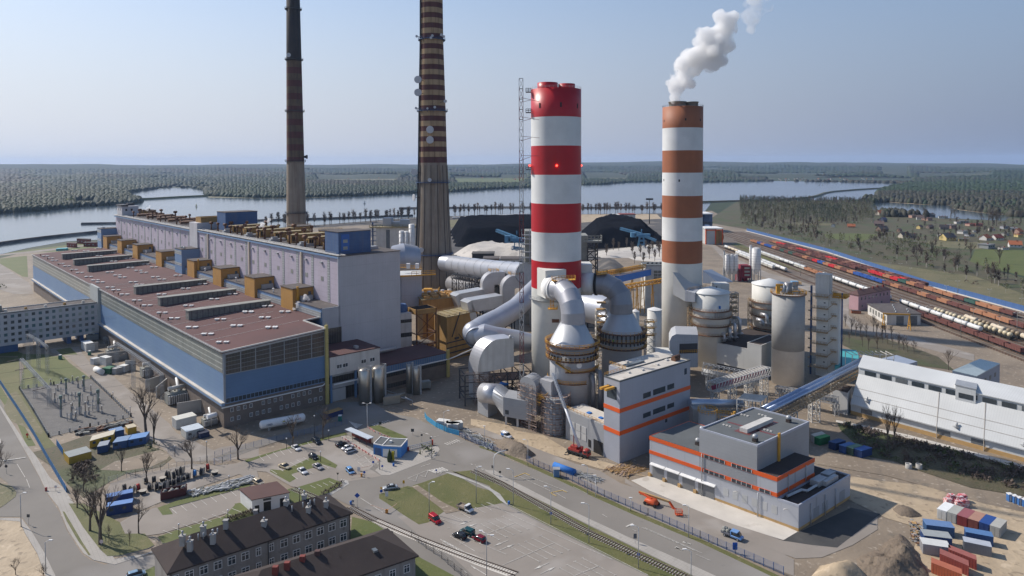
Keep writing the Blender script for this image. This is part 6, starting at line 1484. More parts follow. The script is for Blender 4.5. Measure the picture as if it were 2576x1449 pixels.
cf=Fr((yY(2300,110,293)[0],293),(1,0),(0,1));C=N();zt6=yY(2300,60,293)[2]
for u in (0,6,12,18): 
 for v in (0,6): C.B(cf(u,v,zt6-6),cf(u,v,zt6),.25)
for k in O(9): C.B(cf(k*2.2,0,zt6),cf(k*2.2,6,zt6),.22)
for k in O(3): C.B(cf(0,0,zt6-k*2),cf(18,0,zt6-k*2),.2)
J('frame',C,M.dw,t)
for i,(x,y,r,h,lab) in en(((545,870,3.1,4.5,'small concrete tank ringed with a yellow railing behind the orange striped building'),(740,880,2.7,2.6,'second smaller railed tank behind the orange striped building'))):
 p=yY(x,y-30,236);p=(p[0],p[1],0);zz_=yY(x,750 if i==0 else 815,236)[2];t=K('open_tank',lab,'tank',p);N().L(p,[(r,0),(r,zz_),(r-.3,zz_),(r-.3,zz_-1)],28,capt=True).P('wall',M.cnc)
 N().R([(p[0]+(r+.2)*cos(q),p[1]+(r+.2)*sin(q),zz_) for q in np.linspace(0,2*pi,19)[:-1]],1.3,.13,1.2,True).P('rail',M.yellow)
C=N();q=yY(370,800,240);C.X(q[0],q[0]+5,240,245,0,q[2]+2.5);solo('concrete_block',C,M.cnc,'small concrete block house by the railed tank','block house')
q=[yG(1275,540,330),yG(1420,570,322),yG(1560,600,312)]
pipe('large silver pipe passing behind the rear gooseneck duct',q,7.2,'duct',rings=False,sup=None)
t=K('stair_tower','white lattice stair tower between the two scrubbers','',yG(1460,760,300));a=yG(1460,770,300);b=yG(1460,580,300);N().S((a[0],300,0),(a[0],300,b[2]),4.6,4.6,2.6,.28).P('frame',M.dw)
C=N()
for k in O(5): C.X(a[0]-2,a[0]+2,298,302,a[2]+k*3,a[2]+.25+k*3)
J('landing',C,M.och,t)
for i,(x0,x1,yt,yb,Y,lab) in en(((1920,2060,588,750,330,'white round topped tank by the foot of the white stack'),(1760,1835,600,720,322,'small white tank behind the rear scrubber'))):
 a=yG(x0,yt,Y);b=yG(x1,yt,Y);r=(b[0]-a[0])/2;cx=(a[0]+b[0])/2;t=K('storage_tank',lab,'tank',(cx,Y+r,0));N().L((cx,Y+r,0),[(r,0),(r,a[2])],28).P('shell',M.wpn);N().L((cx,Y+r,a[2]),[(r+.1,0),(.1,1.2)],28).P('lid',M.white)
t=K('yellow_platforms','steel frame with yellow landings right of the rear scrubber','platform tower',yG(1930,900,292));a=yG(1890,900,292);b=yG(1965,680,292);N().S(((a[0]+b[0])/2,292,0),((a[0]+b[0])/2,292,b[2]),b[0]-a[0],4,2.8,.2).P('frame',M.galv)
C=N();
for y in (700,760,830): q=yG(1900,y,290);C.X(a[0],b[0],289.5,292,q[2],q[2]+.2);C.R([(a[0]-1,289.5,q[2]),(b[0]+1,289.5,q[2])],1.2,.14,1.2)
J('landing',C,M.yellow,t)
t=K('blue_conveyor_bridge','blue sided covered conveyor bridge rising to a grey transfer tower','conveyor bridge',yC(1070,930,420))
a=yC(1060,930,400);b=yC(1355,865,470);C=N();d=nrm(sub(b,a));n_=(-d[1]*2.5,d[0]*2.5,0)
C.H([sub(a,(0,0,2)),sub(b,(0,0,2)),I(sub(b,(0,0,2)),n_),I(sub(a,(0,0,2)),n_),I(a,(0,0,2)),I(b,(0,0,2)),I(I(b,(0,0,2)),n_),I(I(a,(0,0,2)),n_)]);J('side',C,mat('brightblue',(.05,.17,.50),(.06,.2,.55)),t)
C=N();u_=(0,0,2.02);C.H([I(a,u_),I(b,u_),I(I(b,u_),n_),I(I(a,u_),n_)]+[I(q,(0,0,.3)) for q in (I(a,u_),I(b,u_),I(I(b,u_),n_),I(I(a,u_),n_))]);J('roof',C,pn((.62,.50,.48)),t)
t=K('transfer_tower','grey and white transfer tower with three rows of windows behind the white stack','',yC(1400,900,470))
a=yC(1297,810,468);b=yC(1450,812,468);N().X(a[0],b[0]+2,468,484,0,a[2]).P('wall',M.dw);C=N();C.X(a[0]-.3,b[0]+2.3,467.7,484.3,a[2],a[2]+.4)
for k in O(4): C.Y((a[0]+3+k*3,475,a[2]+.4),.8,1.2,8)
J('roof',C,M.rfg,t)
for k in O(4):
 for x in (1372,1410):
  q=yC(x,860+k*30,467.9);N().X(q[0],q[0]+(2.6 if x==1372 else 4.4),467.85,468,q[2]-1.2,q[2]+.6).P('window',M.pane)
def gantry(lb,pts,legx,Ys,m='yellow',w=1.6,h=2.2,foot=None):
 t=K('conveyor_gantry',lb,'',(pts[0][0],pts[0][1],0));C=N()
 for a,b in zip(pts,pts[1:]): C.S(a,b,w,h,3.5,.3)
 J('truss',C,M[m],t);C=N()
 for f in legx:
  q=Q(pts[0],pts[-1],f);C.B((q[0]-1.5,q[1],0),(q[0],q[1],q[2]),.45);C.B((q[0]+1.5,q[1],0),(q[0],q[1],q[2]),.45)
  for z_ in O(4,int(q[2]),5): C.B((q[0]-1.3,q[1],z_),(q[0]+1.3,q[1],z_+2),.2)
 J('legs',C,M[m],t)
gantry('upper yellow conveyor gantry climbing behind the rear scrubber',[yC(860,890,380),yC(1290,812,460)],(.2,.45,.7,.95),0)
gantry('lower yellow conveyor gantry crossing behind the white stack',[yC(1120,995,380),yC(1450,940,400)],(.3,.72),0)
t=K('bunker_tower','grey bunker tower with external steel stairs behind the red striped stack','',yC(760,800,420));a=yC(722,540,420);b=yC(785,540,420);N().X(a[0]-18,b[0],420,436,0,a[2]).P('wall',M.lan)
C=N();q=yC(820,600,419);q2=yC(820,870,419);C.S((q[0],421,0),(q[0],421,q[2]),11,6,5,.45);J('stairs',C,M.dks,t)
N().X(q[0]-5,q[0]+6,418,424,q[2],q[2]+1).R([(q[0]-5,418,q[2]+1),(q[0]+6,418,q[2]+1),(q[0]+6,424,q[2]+1)],3,.3,2).P('top_deck',M.lan)
a=yC(222,580,425);b=yC(275,480,425);C=N();C.X(a[0],b[0]+8,425,440,0,yC(250,500,425)[2]);t=K('bunker_annex','pale block with external galleries just left of the red striped stack','block',(a[0],425,0));J('wall',C,M.lan,t)
C=N()
for y in (540,575,620,690,740,790): q=yC(222,y,423);C.X(a[0]-2,a[0]+14,422,424,q[2],q[2]+.6)
for k in O(4): C.B((a[0]-2+k*5,422,0),(a[0]-2+k*5,422,b[2]),.5)
J('gallery',C,M.galv,t)
t=K('twin_silo_block','big white twin silo block with roof boxes between the tall chimneys','silo block',yB(1130,660,600));
a=yB(1125,470,640);b=yB(1460,480,640);N().X(a[0],b[0]+18,640,665,0,a[2]).P('wall',M.dw)
C=N();q=yB(1212,500,639);q2=yB(1245,500,639);C.X(q[0],q2[0],639.6,640,0,a[2]-2);J('dark_recess',C,M.ggr,t)
N().X(a[0]-6,b[0]+18,638,667,a[2],a[2]+.8).R([(a[0]-6,638,a[2]+.8),(b[0]+18,638,a[2]+.8)],2,.3,3).P('roof',M.rfo)
for x0,x1,y in ((1183,1260,385),(1335,1412,400)):
 p=yB(x0,y,645);p2=yB(x1,y,645);N().X(p[0],p2[0],645,656,a[2]+.8,p[2]).P('roof_box',M.gable)
C=N();p=yB(1260,420,648);C.X(p[0],p[0]+12,648,656,a[2]+.8,a[2]+4.5);J('roof_plant',C,M.galv,t)
C=N()
for y in (450,505,545,590): p=yB(1080,y,642);C.X(p[0],a[0],642,644,p[2],p[2]+.6)
p=yB(1092,450,642);C.B((p[0],643,0),(p[0],643,p[2]+3),1.2);J('stair_frame',C,M.stb,t)
for i,(x0,x1,yt) in en(((1325,1370,500),(1372,1410,503),(1412,1462,440))):
 p=yB(x0,yt,600);p2=yB(x1,yt,600);r=(p2[0]-p[0])/2;C=N();C.Y(((p[0]+p2[0])/2,600+r,0),r,p[2],18);
 for zz_ in O(4,int(p[2]),4): C.L(((p[0]+p2[0])/2,600+r,zz_),[(r+.2,0),(r+.2,.5)],18,capt=False)
 solo('white_silo',C,M.white,'%s of three slim white silos in front of the twin silo block'%['left','middle','right and tallest'][i],'silo','slim white silos by the twin silo block')
for i,(x0,y0,x1,y1,yt,Y,m,lab) in en(((1980,745,2175,740,705,700,'dks','black flat roofed shed in front of the pale ash heap'),(2080,780,2220,775,750,660,'tar','low brown roofed shed in front of the black shed'),(2235,790,2452,800,752,640,'dw','long white building with window openings before the ash heap'))):
 a=yB(x0,yt,Y);b=yB(x1,yt,Y);t=K('low_shed',lab,'shed',(a[0],Y,0));C=N();C.X(a[0],b[0],Y,Y+18,0,a[2]);J('wall',C,M['dw' if i==2 else 'dks' if i==0 else 'bkg'],t);C=N();C.X(a[0]-.5,b[0]+.5,Y-.5,Y+18.5,a[2],a[2]+.6);J('roof',C,M['tar' if i else 'cds'],t)
 if i==2:
  for k in O(4): N().X(a[0]+3+k*7,a[0]+6.5+k*7,Y-.1,Y,a[2]-5,a[2]-1.5).P('window',M.pane)
def stacker(lb,c,x,ytop,ybase,Y,s_=1):
 b=PY(c,x,ybase,Y);tp_=PY(c,x,ytop,Y);h=tp_[2];X=b[0]
 t=K('coal_stacker',lb,'stacker',(X,Y,0));C=N()
 for dx in (-4,4):
  for dy in (-4,4): C.B((X+dx,Y+dy,0),(X+dx*.5,Y+dy*.5,h*.72),.9)
 for z_ in (h*.2,h*.45,h*.7): C.S((X-4,Y-3,z_),(X+4,Y-3,z_),1.5,1.5,2,.35)
 J('tower',C,M.skb,t);N().X(X-9,X+10,Y-3,Y+3,h*.72,h*.86).X(X-13,X-7,Y-3,Y+3,h*.66,h*.95).P('machine_house',M.skb)
 N().S((X,Y,h*.85),(X-22*s_,Y+20,h*1.1),2.5,2.5,3,.5).S((X,Y,h*.8),(X+15,Y-10,h*.5),2,2,3,.5).B((X,Y,h),(X,Y,h*1.15),1).P('boom',M.skb)
D('skb',(.10,.25,.40),None)
stacker('blue coal stacker in front of the left coal heap by the lattice mast','C',150,530,700,730)
stacker('blue coal stacker working on the coal heap near the terracotta stack','C',1262,505,612,820)
t=K('yard_office','low yard office with a red roof behind the coal heaps','',yC(1100,395,1180));a=yC(1020,355,1150);b=yC(1207,352,1150);N().X(a[0],b[0],1150,1175,0,a[2]).P('wall',M.dw);N().X(a[0]+10,b[0]+1,1149,1176,a[2],a[2]+1).P('roof',M.tlr)
t=K('light_mast','tall floodlight mast beyond the coal heaps','',yC(1330,400,1150));a=yC(1333,218,1150);N().Y((a[0],1150,0),.9,a[2],8,.5).P('pole',M.dks);N().X(a[0]-6,a[0]+6,1149,1151,a[2]-1,a[2]+2).P('lamp_bank',M.dks)
# apartments, garage, gatehouse
def hiproof(T,L,W,z,rise,over=.6,inset=6.5):
 C=N();a=[T(-over,-over,z),T(L+over,-over,z),T(L+over,W+over,z),T(-over,W+over,z)];r1=T(inset,W/2,z+rise);r2=T(L-inset,W/2,z+rise)
 C.A([a[0],a[1],r2,r1]);C.A([a[2],a[3],r1,r2]);C.A([a[1],a[2],r2]);C.A([a[3],a[0],r1])
 b=[I(p,(0,0,-.35)) for p in a]
 for i in O(4): C.A([a[i],a[(i+1)%4],b[(i+1)%4],b[i]])
 C.A(b[::-1]);return C
def roofpt(T,c,x,y,z,W,rise,over=.6):
 for _ in O(6):
  q=P(c,x,y,z);u,v=uvof(T,q);d=min(v,W-v)+over;z=z0_r+rise*max(0,min(1,d/(W/2+over)))
 return q
AF=Fr((-43.3,177.9),(-.8,-.6),(-.66,.75))
t=K('tenement','long two storey rendered house with dark brown hipped roof and many chimneys','house',AF(0,0))
N().F(AF,0,43.5,0,12.6,0,8.0).P('wall',M.render)
rf=J('roof',hiproof(AF,43.5,12.6,8.,4.0),M.rfd,t)
for k in O(14):
 u=1.1+k*3.12;small=k in (6,7)
 for z_ in (4.9,1.2): win(t,AF,u+(.3 if small else 0),0,z_,1.0 if small else 1.6,1.75,M.pane,'u',frame=M.white)
C=N();
for u in (.1,21.4,43.2): C.B(AF(u,-.15,0),AF(u,-.15,8),.16)
J('downpipe',C,M.dks,t)
z0_r=8.;W_=12.6
for i,(x,y,s_) in en(((305,520,1),(375,572,1),(590,505,1),(500,430,1),(1070,385,1.1),(710,365,.9),(1275,188,1),(1485,247,1),(1650,192,1),(1628,268,.7),(1445,130,1),(505,625,.6),(990,262,.8))):
 q=roofpt(AF,'AA',x,y,10.,W_,4.);C=N();C.X(q[0]-.55*s_,q[0]+.55*s_,q[1]-.45*s_,q[1]+.45*s_,q[2]-.6,q[2]+1.7*s_);C.X(q[0]-.68*s_,q[0]+.68*s_,q[1]-.58*s_,q[1]+.58*s_,q[2]+1.7*s_,q[2]+1.9*s_)
 ch=J('chimney',C,M.cnc,t)
 if s_>=1:
  C=N();C.Y((q[0],q[1],q[2]+1.9),.18,.6,8);C.ico((q[0],q[1],q[2]+2.7),.3,1);sl_('cowl',C,M.galv,t,ch)
for x,y in ((500,470),(632,428),(1330,214),(1432,180),(1500,160),(1540,150),(452,482)):
 q=roofpt(AF,'AA',x,y,10.,W_,4.);N().Y(I(q,(0,0,-.3)),.16,1.5,8).P('vent_pipe',M.galv)
BF=Fr((-23.4,159.8),(-.84,-.54),(-.62,.79))
t=K('lower_house','rendered house with dark roof, one skylight and a brick chimney at the bottom edge','house',BF(0,0))
N().F(BF,0,40,0,14.5,0,6.9).P('wall',M.render)
J('roof',hiproof(BF,40,14.5,7.,3.9,.6,7.),M.rfd,t)
for k in O(6): win(t,BF,1.6+k*3.6,0,3.6,1.3,1.7,M.pane,'u',frame=M.white)
z0_r=7.;q=roofpt(BF,'AA',2105,590,9.,14.5,3.9);N().F(Fr((q[0],q[1]),BF.U,BF.V),-.5,.5,-.7,.7,q[2]-.2,q[2]+.28).P('skylight',M.ggr)
for (x,y,m) in ((1430,690,'tlr'),(1175,790,'tlr'),(1285,750,'tlr'),(1570,640,'rfm')):
 q=roofpt(BF,'AA',x,y,9.,14.5,3.9);C=N();C.X(q[0]-.6,q[0]+.6,q[1]-.5,q[1]+.5,q[2]-1,q[2]+1.3);J('chimney',C,M[m],t)
gf=fr3(pK(262,850),pK(618,775),pK(148,750));l=md(pK(262,850),pK(618,775));d_=md(pK(262,850),pK(148,750))
t=K('garage','small white garage with a reddish brown sloped roof and dark doors','',gf(0,0))
N().F(gf,0,l,0,d_,0,3.9,.3).P('wall',M.white)
N().F(gf,-.2,l+.2,-.25,d_+.2,3.92,4.12,.3).P('roof',M.rfm)
for u,w_,h in ((.7,1.2,2.1),(3.1,2.,2.6),(7.6,1.2,2.7)): N().F(gf,u,u+w_,-.06,.1,0,h).P('door',M.black)
N().F(gf,3.,5.2,-.06,.1,3.,3.65).P('window',M.pane)
o=pK(1505,310);gf=fr3(o,pK(1690,320),I(o,(1.2,6,0)));t=K('gatehouse','bright blue and white gatehouse with a flat grey roof and white parapet','',gf(0,0))
l=md(o,pK(1690,320));N().F(gf,0,l,0,6.6,0,3.9).P('wall',mat('gateblue',(.07,.24,.58),(.09,.27,.6)))
N().F(gf,.4,l-1.4,-.05,.1,.3,3.).P('panel',M.white);N().F(gf,l-3.4,l-2.2,-.1,.1,1.2,2.5).P('window',M.ptl)
g2f=fr3(pK(1418,292),o,I(pK(1418,292),(1.2,6,0)));N().F(g2f,0,4.,.6,7,0,3.7).P('side_wing',mat('gateblue2',(.07,.24,.58)));N().F(g2f,.6,3.3,.5,.7,.2,2.7).P('glass_door',M.bdk)
N().F(gf,.2,l-.2,.2,6.4,3.9,3.96).F(g2f,.2,4,.8,6.8,3.7,3.76).P('roof',M.rfg);C=N();pp_(C,gf,0,l,0,6.6,3.88,.3,.25);pp_(C,g2f,0,4,.6,7,3.68,.3,.25);J('parapet',C,M.white,t)
N().F(gf,1.6,2.4,2.8,3.6,3.96,4.7).P('roof_unit',M.white)
C=N();a,b=pK(1150,45,2.9),pK(1370,140,2.9);d=nrm(sub(b,a));n_=(-d[1]*2.6,d[0]*2.6,.0);C.H([a,b,I(b,n_),I(a,n_)]+[I(q,(0,0,.2)) for q in (a,b,I(b,n_),I(a,n_))])
t=K('bus_shelter','long narrow shelter with a pale sloping roof by the blue gatehouse','shelter',(a[0],a[1],0));J('roof',C,pn((.55,.60,.66)),t)
C=N()
for f in (.05,.35,.65,.95):
 q=Q(a,b,f);C.B((q[0],q[1],0),q,.12);q=I(q,n_);C.B((q[0],q[1],0),q,.12)
C.F(fr3(a,b,I(a,n_)),1,md(a,b)-1,2.4,2.45,.2,2.2);J('frame',C,M.tlr,t)
# vehicles
def loft(C,rings,cap=True):
 n=len(rings[0]);n0=len(C.v)
 for r in rings: C.v+=[tuple(p) for p in r]
 for j in O(len(rings)-1): C.idx(n0,[(j*n+i,j*n+(i+1)%n,(j+1)*n+(i+1)%n,(j+1)*n+i) for i in O(n)],True)
 if cap: C.idx(n0,(tuple(O(n))[::-1],tuple((len(rings)-1)*n+i for i in O(n))))
def section(x,w,z0,z1):
 return [(x,-w*.92,z0),(x,w*.92,z0),(x,w,z0+(z1-z0)*.35),(x,w*.97,z1-(z1-z0)*.18),(x,w*.8,z1),(x,-w*.8,z1),(x,-w*.97,z1-(z1-z0)*.18),(x,-w,z0+(z1-z0)*.35)]
def wheels(t,xs,w,r=.33,tw=.24):
 for x in xs:
  for s_ in (-1,1):
   C=N();C.T([(x,s_*(w-tw),r),(x,s_*w,r)],r,14);o=J('wheel',C,M.rubber,t,local=True)
   C=N();C.T([(x,s_*(w-.02),r),(x,s_*(w+.015),r)],r*.6,10);link('rim',mo(C,'rim',M.galv),o)
def car(kind,rgb,lb,cat,c,r0,f0,group='cars in the car parks',L=None):
 a,b=P(c,*r0),P(c,*f0);L=L or {'sedan':4.7,'hatch':4.2,'van':4.4,'suv':4.7}[kind];mid_=Q(a,b,.5)
 t=K('car' if kind!='van' else 'small_van',lb,cat,(mid_[0],mid_[1],.14),group,atan2(b[1]-a[1],b[0]-a[0]))
 m=pn(rgb,.28,.25);H=L/2;C=N();w=.9 if kind!='suv' else .95;k=1.12 if kind in('suv','van') else 1
 if kind=='sedan': prof=[(-H,.5,.75),(-H+.12,.30,.92),(-H+1.,.25,.96),(-.6,.22,.97),(.75,.22,.93),(H-.7,.25,.78),(H-.1,.3,.66),(H,.4,.56)]
 elif kind=='hatch': prof=[(-H,.5,.85),(-H+.12,.28,.98),(-.6,.22,.99),(.9,.22,.94),(H-.6,.25,.80),(H-.1,.3,.68),(H,.42,.58)]
 else: prof=[(-H,.5,1.),(-H+.1,.3,1.08),(0,.25,1.1),(1.1,.25,1.05),(H-.5,.28,.95),(H-.08,.32,.8),(H,.45,.65)]
 loft(C,[section(x,w*(.86 if abs(x)>H-.05 else .97 if abs(x)>H-.3 else 1),z0,z1) for x,z0,z1 in prof]);J('body',C,m,t,local=True)
 if kind=='sedan': cab=[(-H+.75,.95,.96,.78),(-H+1.45,.93,1.40,.62),(.1,.93,1.43,.62),(1.15,.92,.96,.76)];rt=(-H+1.4,.15,1.45)
 elif kind=='hatch': cab=[(-H+.12,.95,1.0,.78),(-H+.55,.95,1.42,.64),(.35,.95,1.47,.64),(1.35,.92,.96,.76)];rt=(-H+.5,.4,1.49)
 elif kind=='suv': cab=[(-H+.1,1.05,1.1,.84),(-H+.4,1.05,1.72,.74),(.4,1.05,1.76,.74),(1.3,1.03,1.08,.82)];rt=(-H+.35,.45,1.78)
 else: cab=[(-H+.06,1.05,1.1,.84),(-H+.2,1.05,1.78,.78),(.5,1.05,1.82,.74),(1.35,1.03,1.08,.82)];rt=(-H+.15,.6,1.84)
 C=N();loft(C,[[(x,-wb*w/.9*.98,z0),(x,wb*w/.9*.98,z0),(x,wt if False else wb*w/.9*(.98 if z1<1.15 else .84),z1),(x,-wb*w/.9*(.98 if z1<1.15 else .84),z1)] for x,z0,z1,wb in [(q[0],q[1]-.1,q[2],.9 if q[3]>.7 else .86) for q in cab]]);J('windows',C,M.glc,t,local=True)
 C=N();loft(C,[section(x,w*.74*k if kind!='van' else w*.84,rt[2]-.09,rt[2]+.0) for x in (rt[0],rt[0]+.2,rt[1]-.15,rt[1])]);
 if kind=='van': C.X(-H+.12,-.2,-w*.93,-w*.86,1.05,1.76);C.X(-H+.12,-.2,w*.86,w*.93,1.05,1.76)
 J('roof',C,m,t,local=True)
 wheels(t,(-H+.8,H-.85),w,.32 if kind!='suv' else .37)
 for s_ in (-1,1):
  N().X(H-.12,H-.01,s_*w*.62-.16,s_*w*.62+.16,.55,.70).P('headlight',M.white,local=True)
  N().X(-H+.0,-H+.1,s_*w*.7-.12,s_*w*.7+.12,.7,.9).P('tail_light',pn((.4,.01,.01)),local=True)
 return t
SIL=(.55,.56,.58);BLK=(.02,.022,.028)
car('sedan',(.72,.73,.74),'pearl white sedan parked alone by the top edge of the car park','car','K',(655,218),(712,255))
car('suv',(.012,.018,.03),'dark navy estate car by the lamp post at the top of the car park','car','K',(838,150),(922,203))
car('hatch',BLK,'black hatchback facing the red white barrier rail','car','K',(1070,218),(1162,185))
car('sedan',(.68,.69,.70),'white saloon squeezed between the black hatchback and a silver car','car','K',(1135,250),(1220,215))
car('hatch',SIL,'silver hatchback nearest to the hatched no parking area','car','K',(1152,282),(1262,248))
car('hatch',(.03,.033,.04),'dark grey hatchback at the tip of the curved grass island','car','K',(808,300),(888,345))
car('sedan',(.62,.52,.35),'golden beige saloon left of the grass island','car','K',(535,402),(612,428))
car('sedan',(.75,.75,.76),'white saloon below the grass island, left of the silver one','car','K',(705,432),(785,487))
car('sedan',(.42,.40,.40),'silver grey saloon below the grass island','car','K',(850,395),(935,440))
car('hatch',(.20,.40,.70),'light blue hatchback waiting at the orange barrier','car','K',(1172,430),(1230,488))
car('sedan',(.48,.50,.51),'silver saloon driving past the yield sign at the junction','car','K',(1650,610),(1522,625),None)
car('hatch',(.60,.50,.36),'beige hatchback half hidden behind the white garage','car','K',(285,552),(350,582))
car('van',(.42,.01,.02),'bright red small van parked below the grass triangle','van','K',(1968,898),(2062,965))
car('hatch',BLK,'black hatchback on the big empty car park','car','K',(2308,1108),(2198,1062))
car('van',(.01,.07,.08),'dark green van by the black hatchback on the big car park','van','K',(2382,1078),(2268,1030))
car('hatch',(.20,.005,.02),'dark red hatchback by the double lamp post','car','L',(338,1142),(226,1085))
t=car('van',(.78,.79,.8),'white delivery van with blue markings on the site road','van','L',(498,100),(588,140),None,4.9)
N().X(-2.1,-.6,-.93,-.905,.6,1.3).P('blue_marking',pn((.05,.2,.55)),local=True)
car('hatch',(.25,.38,.5),'pale blue car cut off by the bottom edge near the long house','car','J',(1240,1480),(1370,1440),None)
def truck(lb,c,r0,f0,rgb,L,cabL,bedrgb,load=None,crew=False,group=None):
 a,b=P(c,*r0),P(c,*f0);m_=Q(a,b,.5);t=K('pickup_truck',lb,'truck',(m_[0],m_[1],.14),group,atan2(b[1]-a[1],b[0]-a[0]))
 H=L/2;m=pn(rgb,.35,.1);C=N();loft(C,[section(x,.98,z0,z1) for x,z0,z1 in ((H-cabL,.6,1.15),(H-cabL+.1,.5,1.25),(H-.9,.45,1.2),(H-.1,.45,1.),(H,.5,.8))]);J('body',C,m,t,local=True)
 C=N();loft(C,[[(x,-w_,1.1),(x,w_,1.1),(x,w2,z),(x,-w2,z)] for x,w_,w2,z in ((H-cabL+.05,.95,.84,1.95),(H-1.2,.95,.84,2.0),(H-.5,.93,.93,1.2))]);J('windows',C,M.glc,t,local=True)
 C=N();C.X(H-cabL,H-1.15,-.87,.87,1.96,2.1);C.X(H-cabL,H-cabL+.3,-.97,.97,1.1,2.0);J('roof',C,m,t,local=True)
 C=N();C.X(-H,H-cabL-.1,-1.,1.,.75,.95)
 for s_ in (-1,1): C.X(-H,H-cabL-.1,s_-.04,s_+.04,.95,1.35)
 C.X(-H,-H+.06,-1,1,.95,1.35);C.X(H-cabL-.15,H-cabL-.08,-1,1,.95,1.9);J('flatbed',C,pn(bedrgb),t,local=True)
 wheels(t,(-H+1.,H-1.),.98,.38)
 if load:
  C=N();r=random.Random(4)
  for k in O(9): C.ico((r.u(-H+.5,H-cabL-.6),r.u(-.6,.6),1.2+r.random()*.7),r.u(.3,.6),1,.3,1)
  J('load',C,[M.lan],t,local=True)
 return t
truck('white flatbed pickup at the edge of the car park','K',(2235,795),(2375,855),(.75,.76,.76),5.2,2.,(.32,.26,.2))
truck('light blue crew cab pickup loaded with junk on the site road','M',(925,1290),(1150,1375),(.17,.33,.62),5.6,3.,(.2,.2,.22),True)
a,b=pL(1130,260),pL(1340,325);m_=Q(a,b,.5);t=K('mobile_crane','red mobile crane truck with its long lattice jib raised','crane',(m_[0],m_[1],.1),None,atan2(b[1]-a[1],b[0]-a[0]))
red=pn((.40,.05,.04),.45);N().X(-4.2,4.2,-1.2,1.2,.9,1.4).P('chassis',M.dks,local=True)
C=N();loft(C,[section(x,1.2,z0,z1) for x,z0,z1 in ((2.4,.9,2.7),(2.6,.8,2.9),(3.9,.8,2.8),(4.3,.8,1.9))]);J('cab',C,red,t,local=True)
N().X(4.05,4.35,-1,1,1.7,2.5).X(2.7,3.8,-1.23,1.23,1.9,2.6).P('windows',M.glc,local=True)
C=N();C.X(-3.6,.8,-1.1,1.1,1.4,2.1);C.X(-2.8,-.4,-.9,.9,2.1,3.);C.X(-.2,1.2,.3,1.2,1.6,3.);J('superstructure',C,red,t,local=True)
C=N();[C.X(x,x+.35,-2.4,2.4,.5,.75) for x in (-4,1.7)];[C.X(x-.2,x+.5,s_-.3,s_+.3,0,.12) for x in (-4,1.7) for s_ in (-2.5,2.5)];J('outriggers',C,M.dks,t,local=True)
for x in (-3.2,-1.8,-.2,3.2):
 for s_ in (-1,1): N().T([(x,s_*.8,.6),(x,s_*1.22,.6)],.6,14).P('wheel',M.rubber,local=True)
tip=yG(990,1190,243);base_=(m_[0]+.3,m_[1]+.3,2.8);mid_=Q(base_,tip,.52)
N().T([base_,mid_],[.55,.42],6).P('boom',pn((.62,.64,.68)))
N().S(mid_,tip,.7,.7,.9,.09).P('jib',pn((.55,.58,.62)))
C=N();C.B(base_,Q((m_[0]-1.5,m_[1]+.3,2.6),Q(base_,tip,.22),1),.2);C.B((m_[0]-1.6,m_[1]+.6,2.5),Q(base_,tip,.2),.35);J('ram',C,red,t)
N().B(tip,(tip[0]+.6,tip[1]-.5,tip[2]-9),.06).P('hoist_rope',M.black)
a,b=pL(1880,750),pL(1990,790);m_=Q(a,b,.5);t=K('boom_lift','orange boom lift with its tan arm folded out to a basket','',(m_[0],m_[1],.1),None,atan2(b[1]-a[1],b[0]-a[0]))
org=pn((.62,.10,.03),.45);C=N();loft(C,[section(x,1.1,.5,z1) for x,z1 in ((-1.9,1.1),(-1.6,1.7),(1.2,1.9),(1.8,1.2))]);J('body',C,org,t,local=True)
for x in (-1.6,1.6):
 for s_ in (-1,1): N().T([(x,s_*.9,.5),(x,s_*1.3,.5)],.5,14).P('wheel',M.rubber,local=True)
p0=yL(1815,640,m_[1]+3.2);p1=yL(2100,735,m_[1]-1.2);p2=yL(2165,840,m_[1]-3.0)
N().B(p0,p1,.5,.55).B(I(p0,(.2,0,-.6)),Q(p0,p1,.6),.35,.4).P('arm',M.tan)
C=N();C.B(p1,p2,.35,.4);C.B(I(p1,(.3,0,.1)),I(p2,(.3,0,.3)),.2);C.B(p0,(m_[0],m_[1],1.9),.5);J('jib',C,org,t)
C=N();q=pL(2195,868);q=(q[0],q[1],.3);C.X(q[0]-1,q[0]+1,q[1]-.6,q[1]+.6,.3,.4);C.R([(q[0]-1,q[1]-.6,.4),(q[0]+1,q[1]-.6,.4),(q[0]+1,q[1]+.6,.4),(q[0]-1,q[1]+.6,.4)],1.2,.09,.5,True);J('basket',C,org,t)
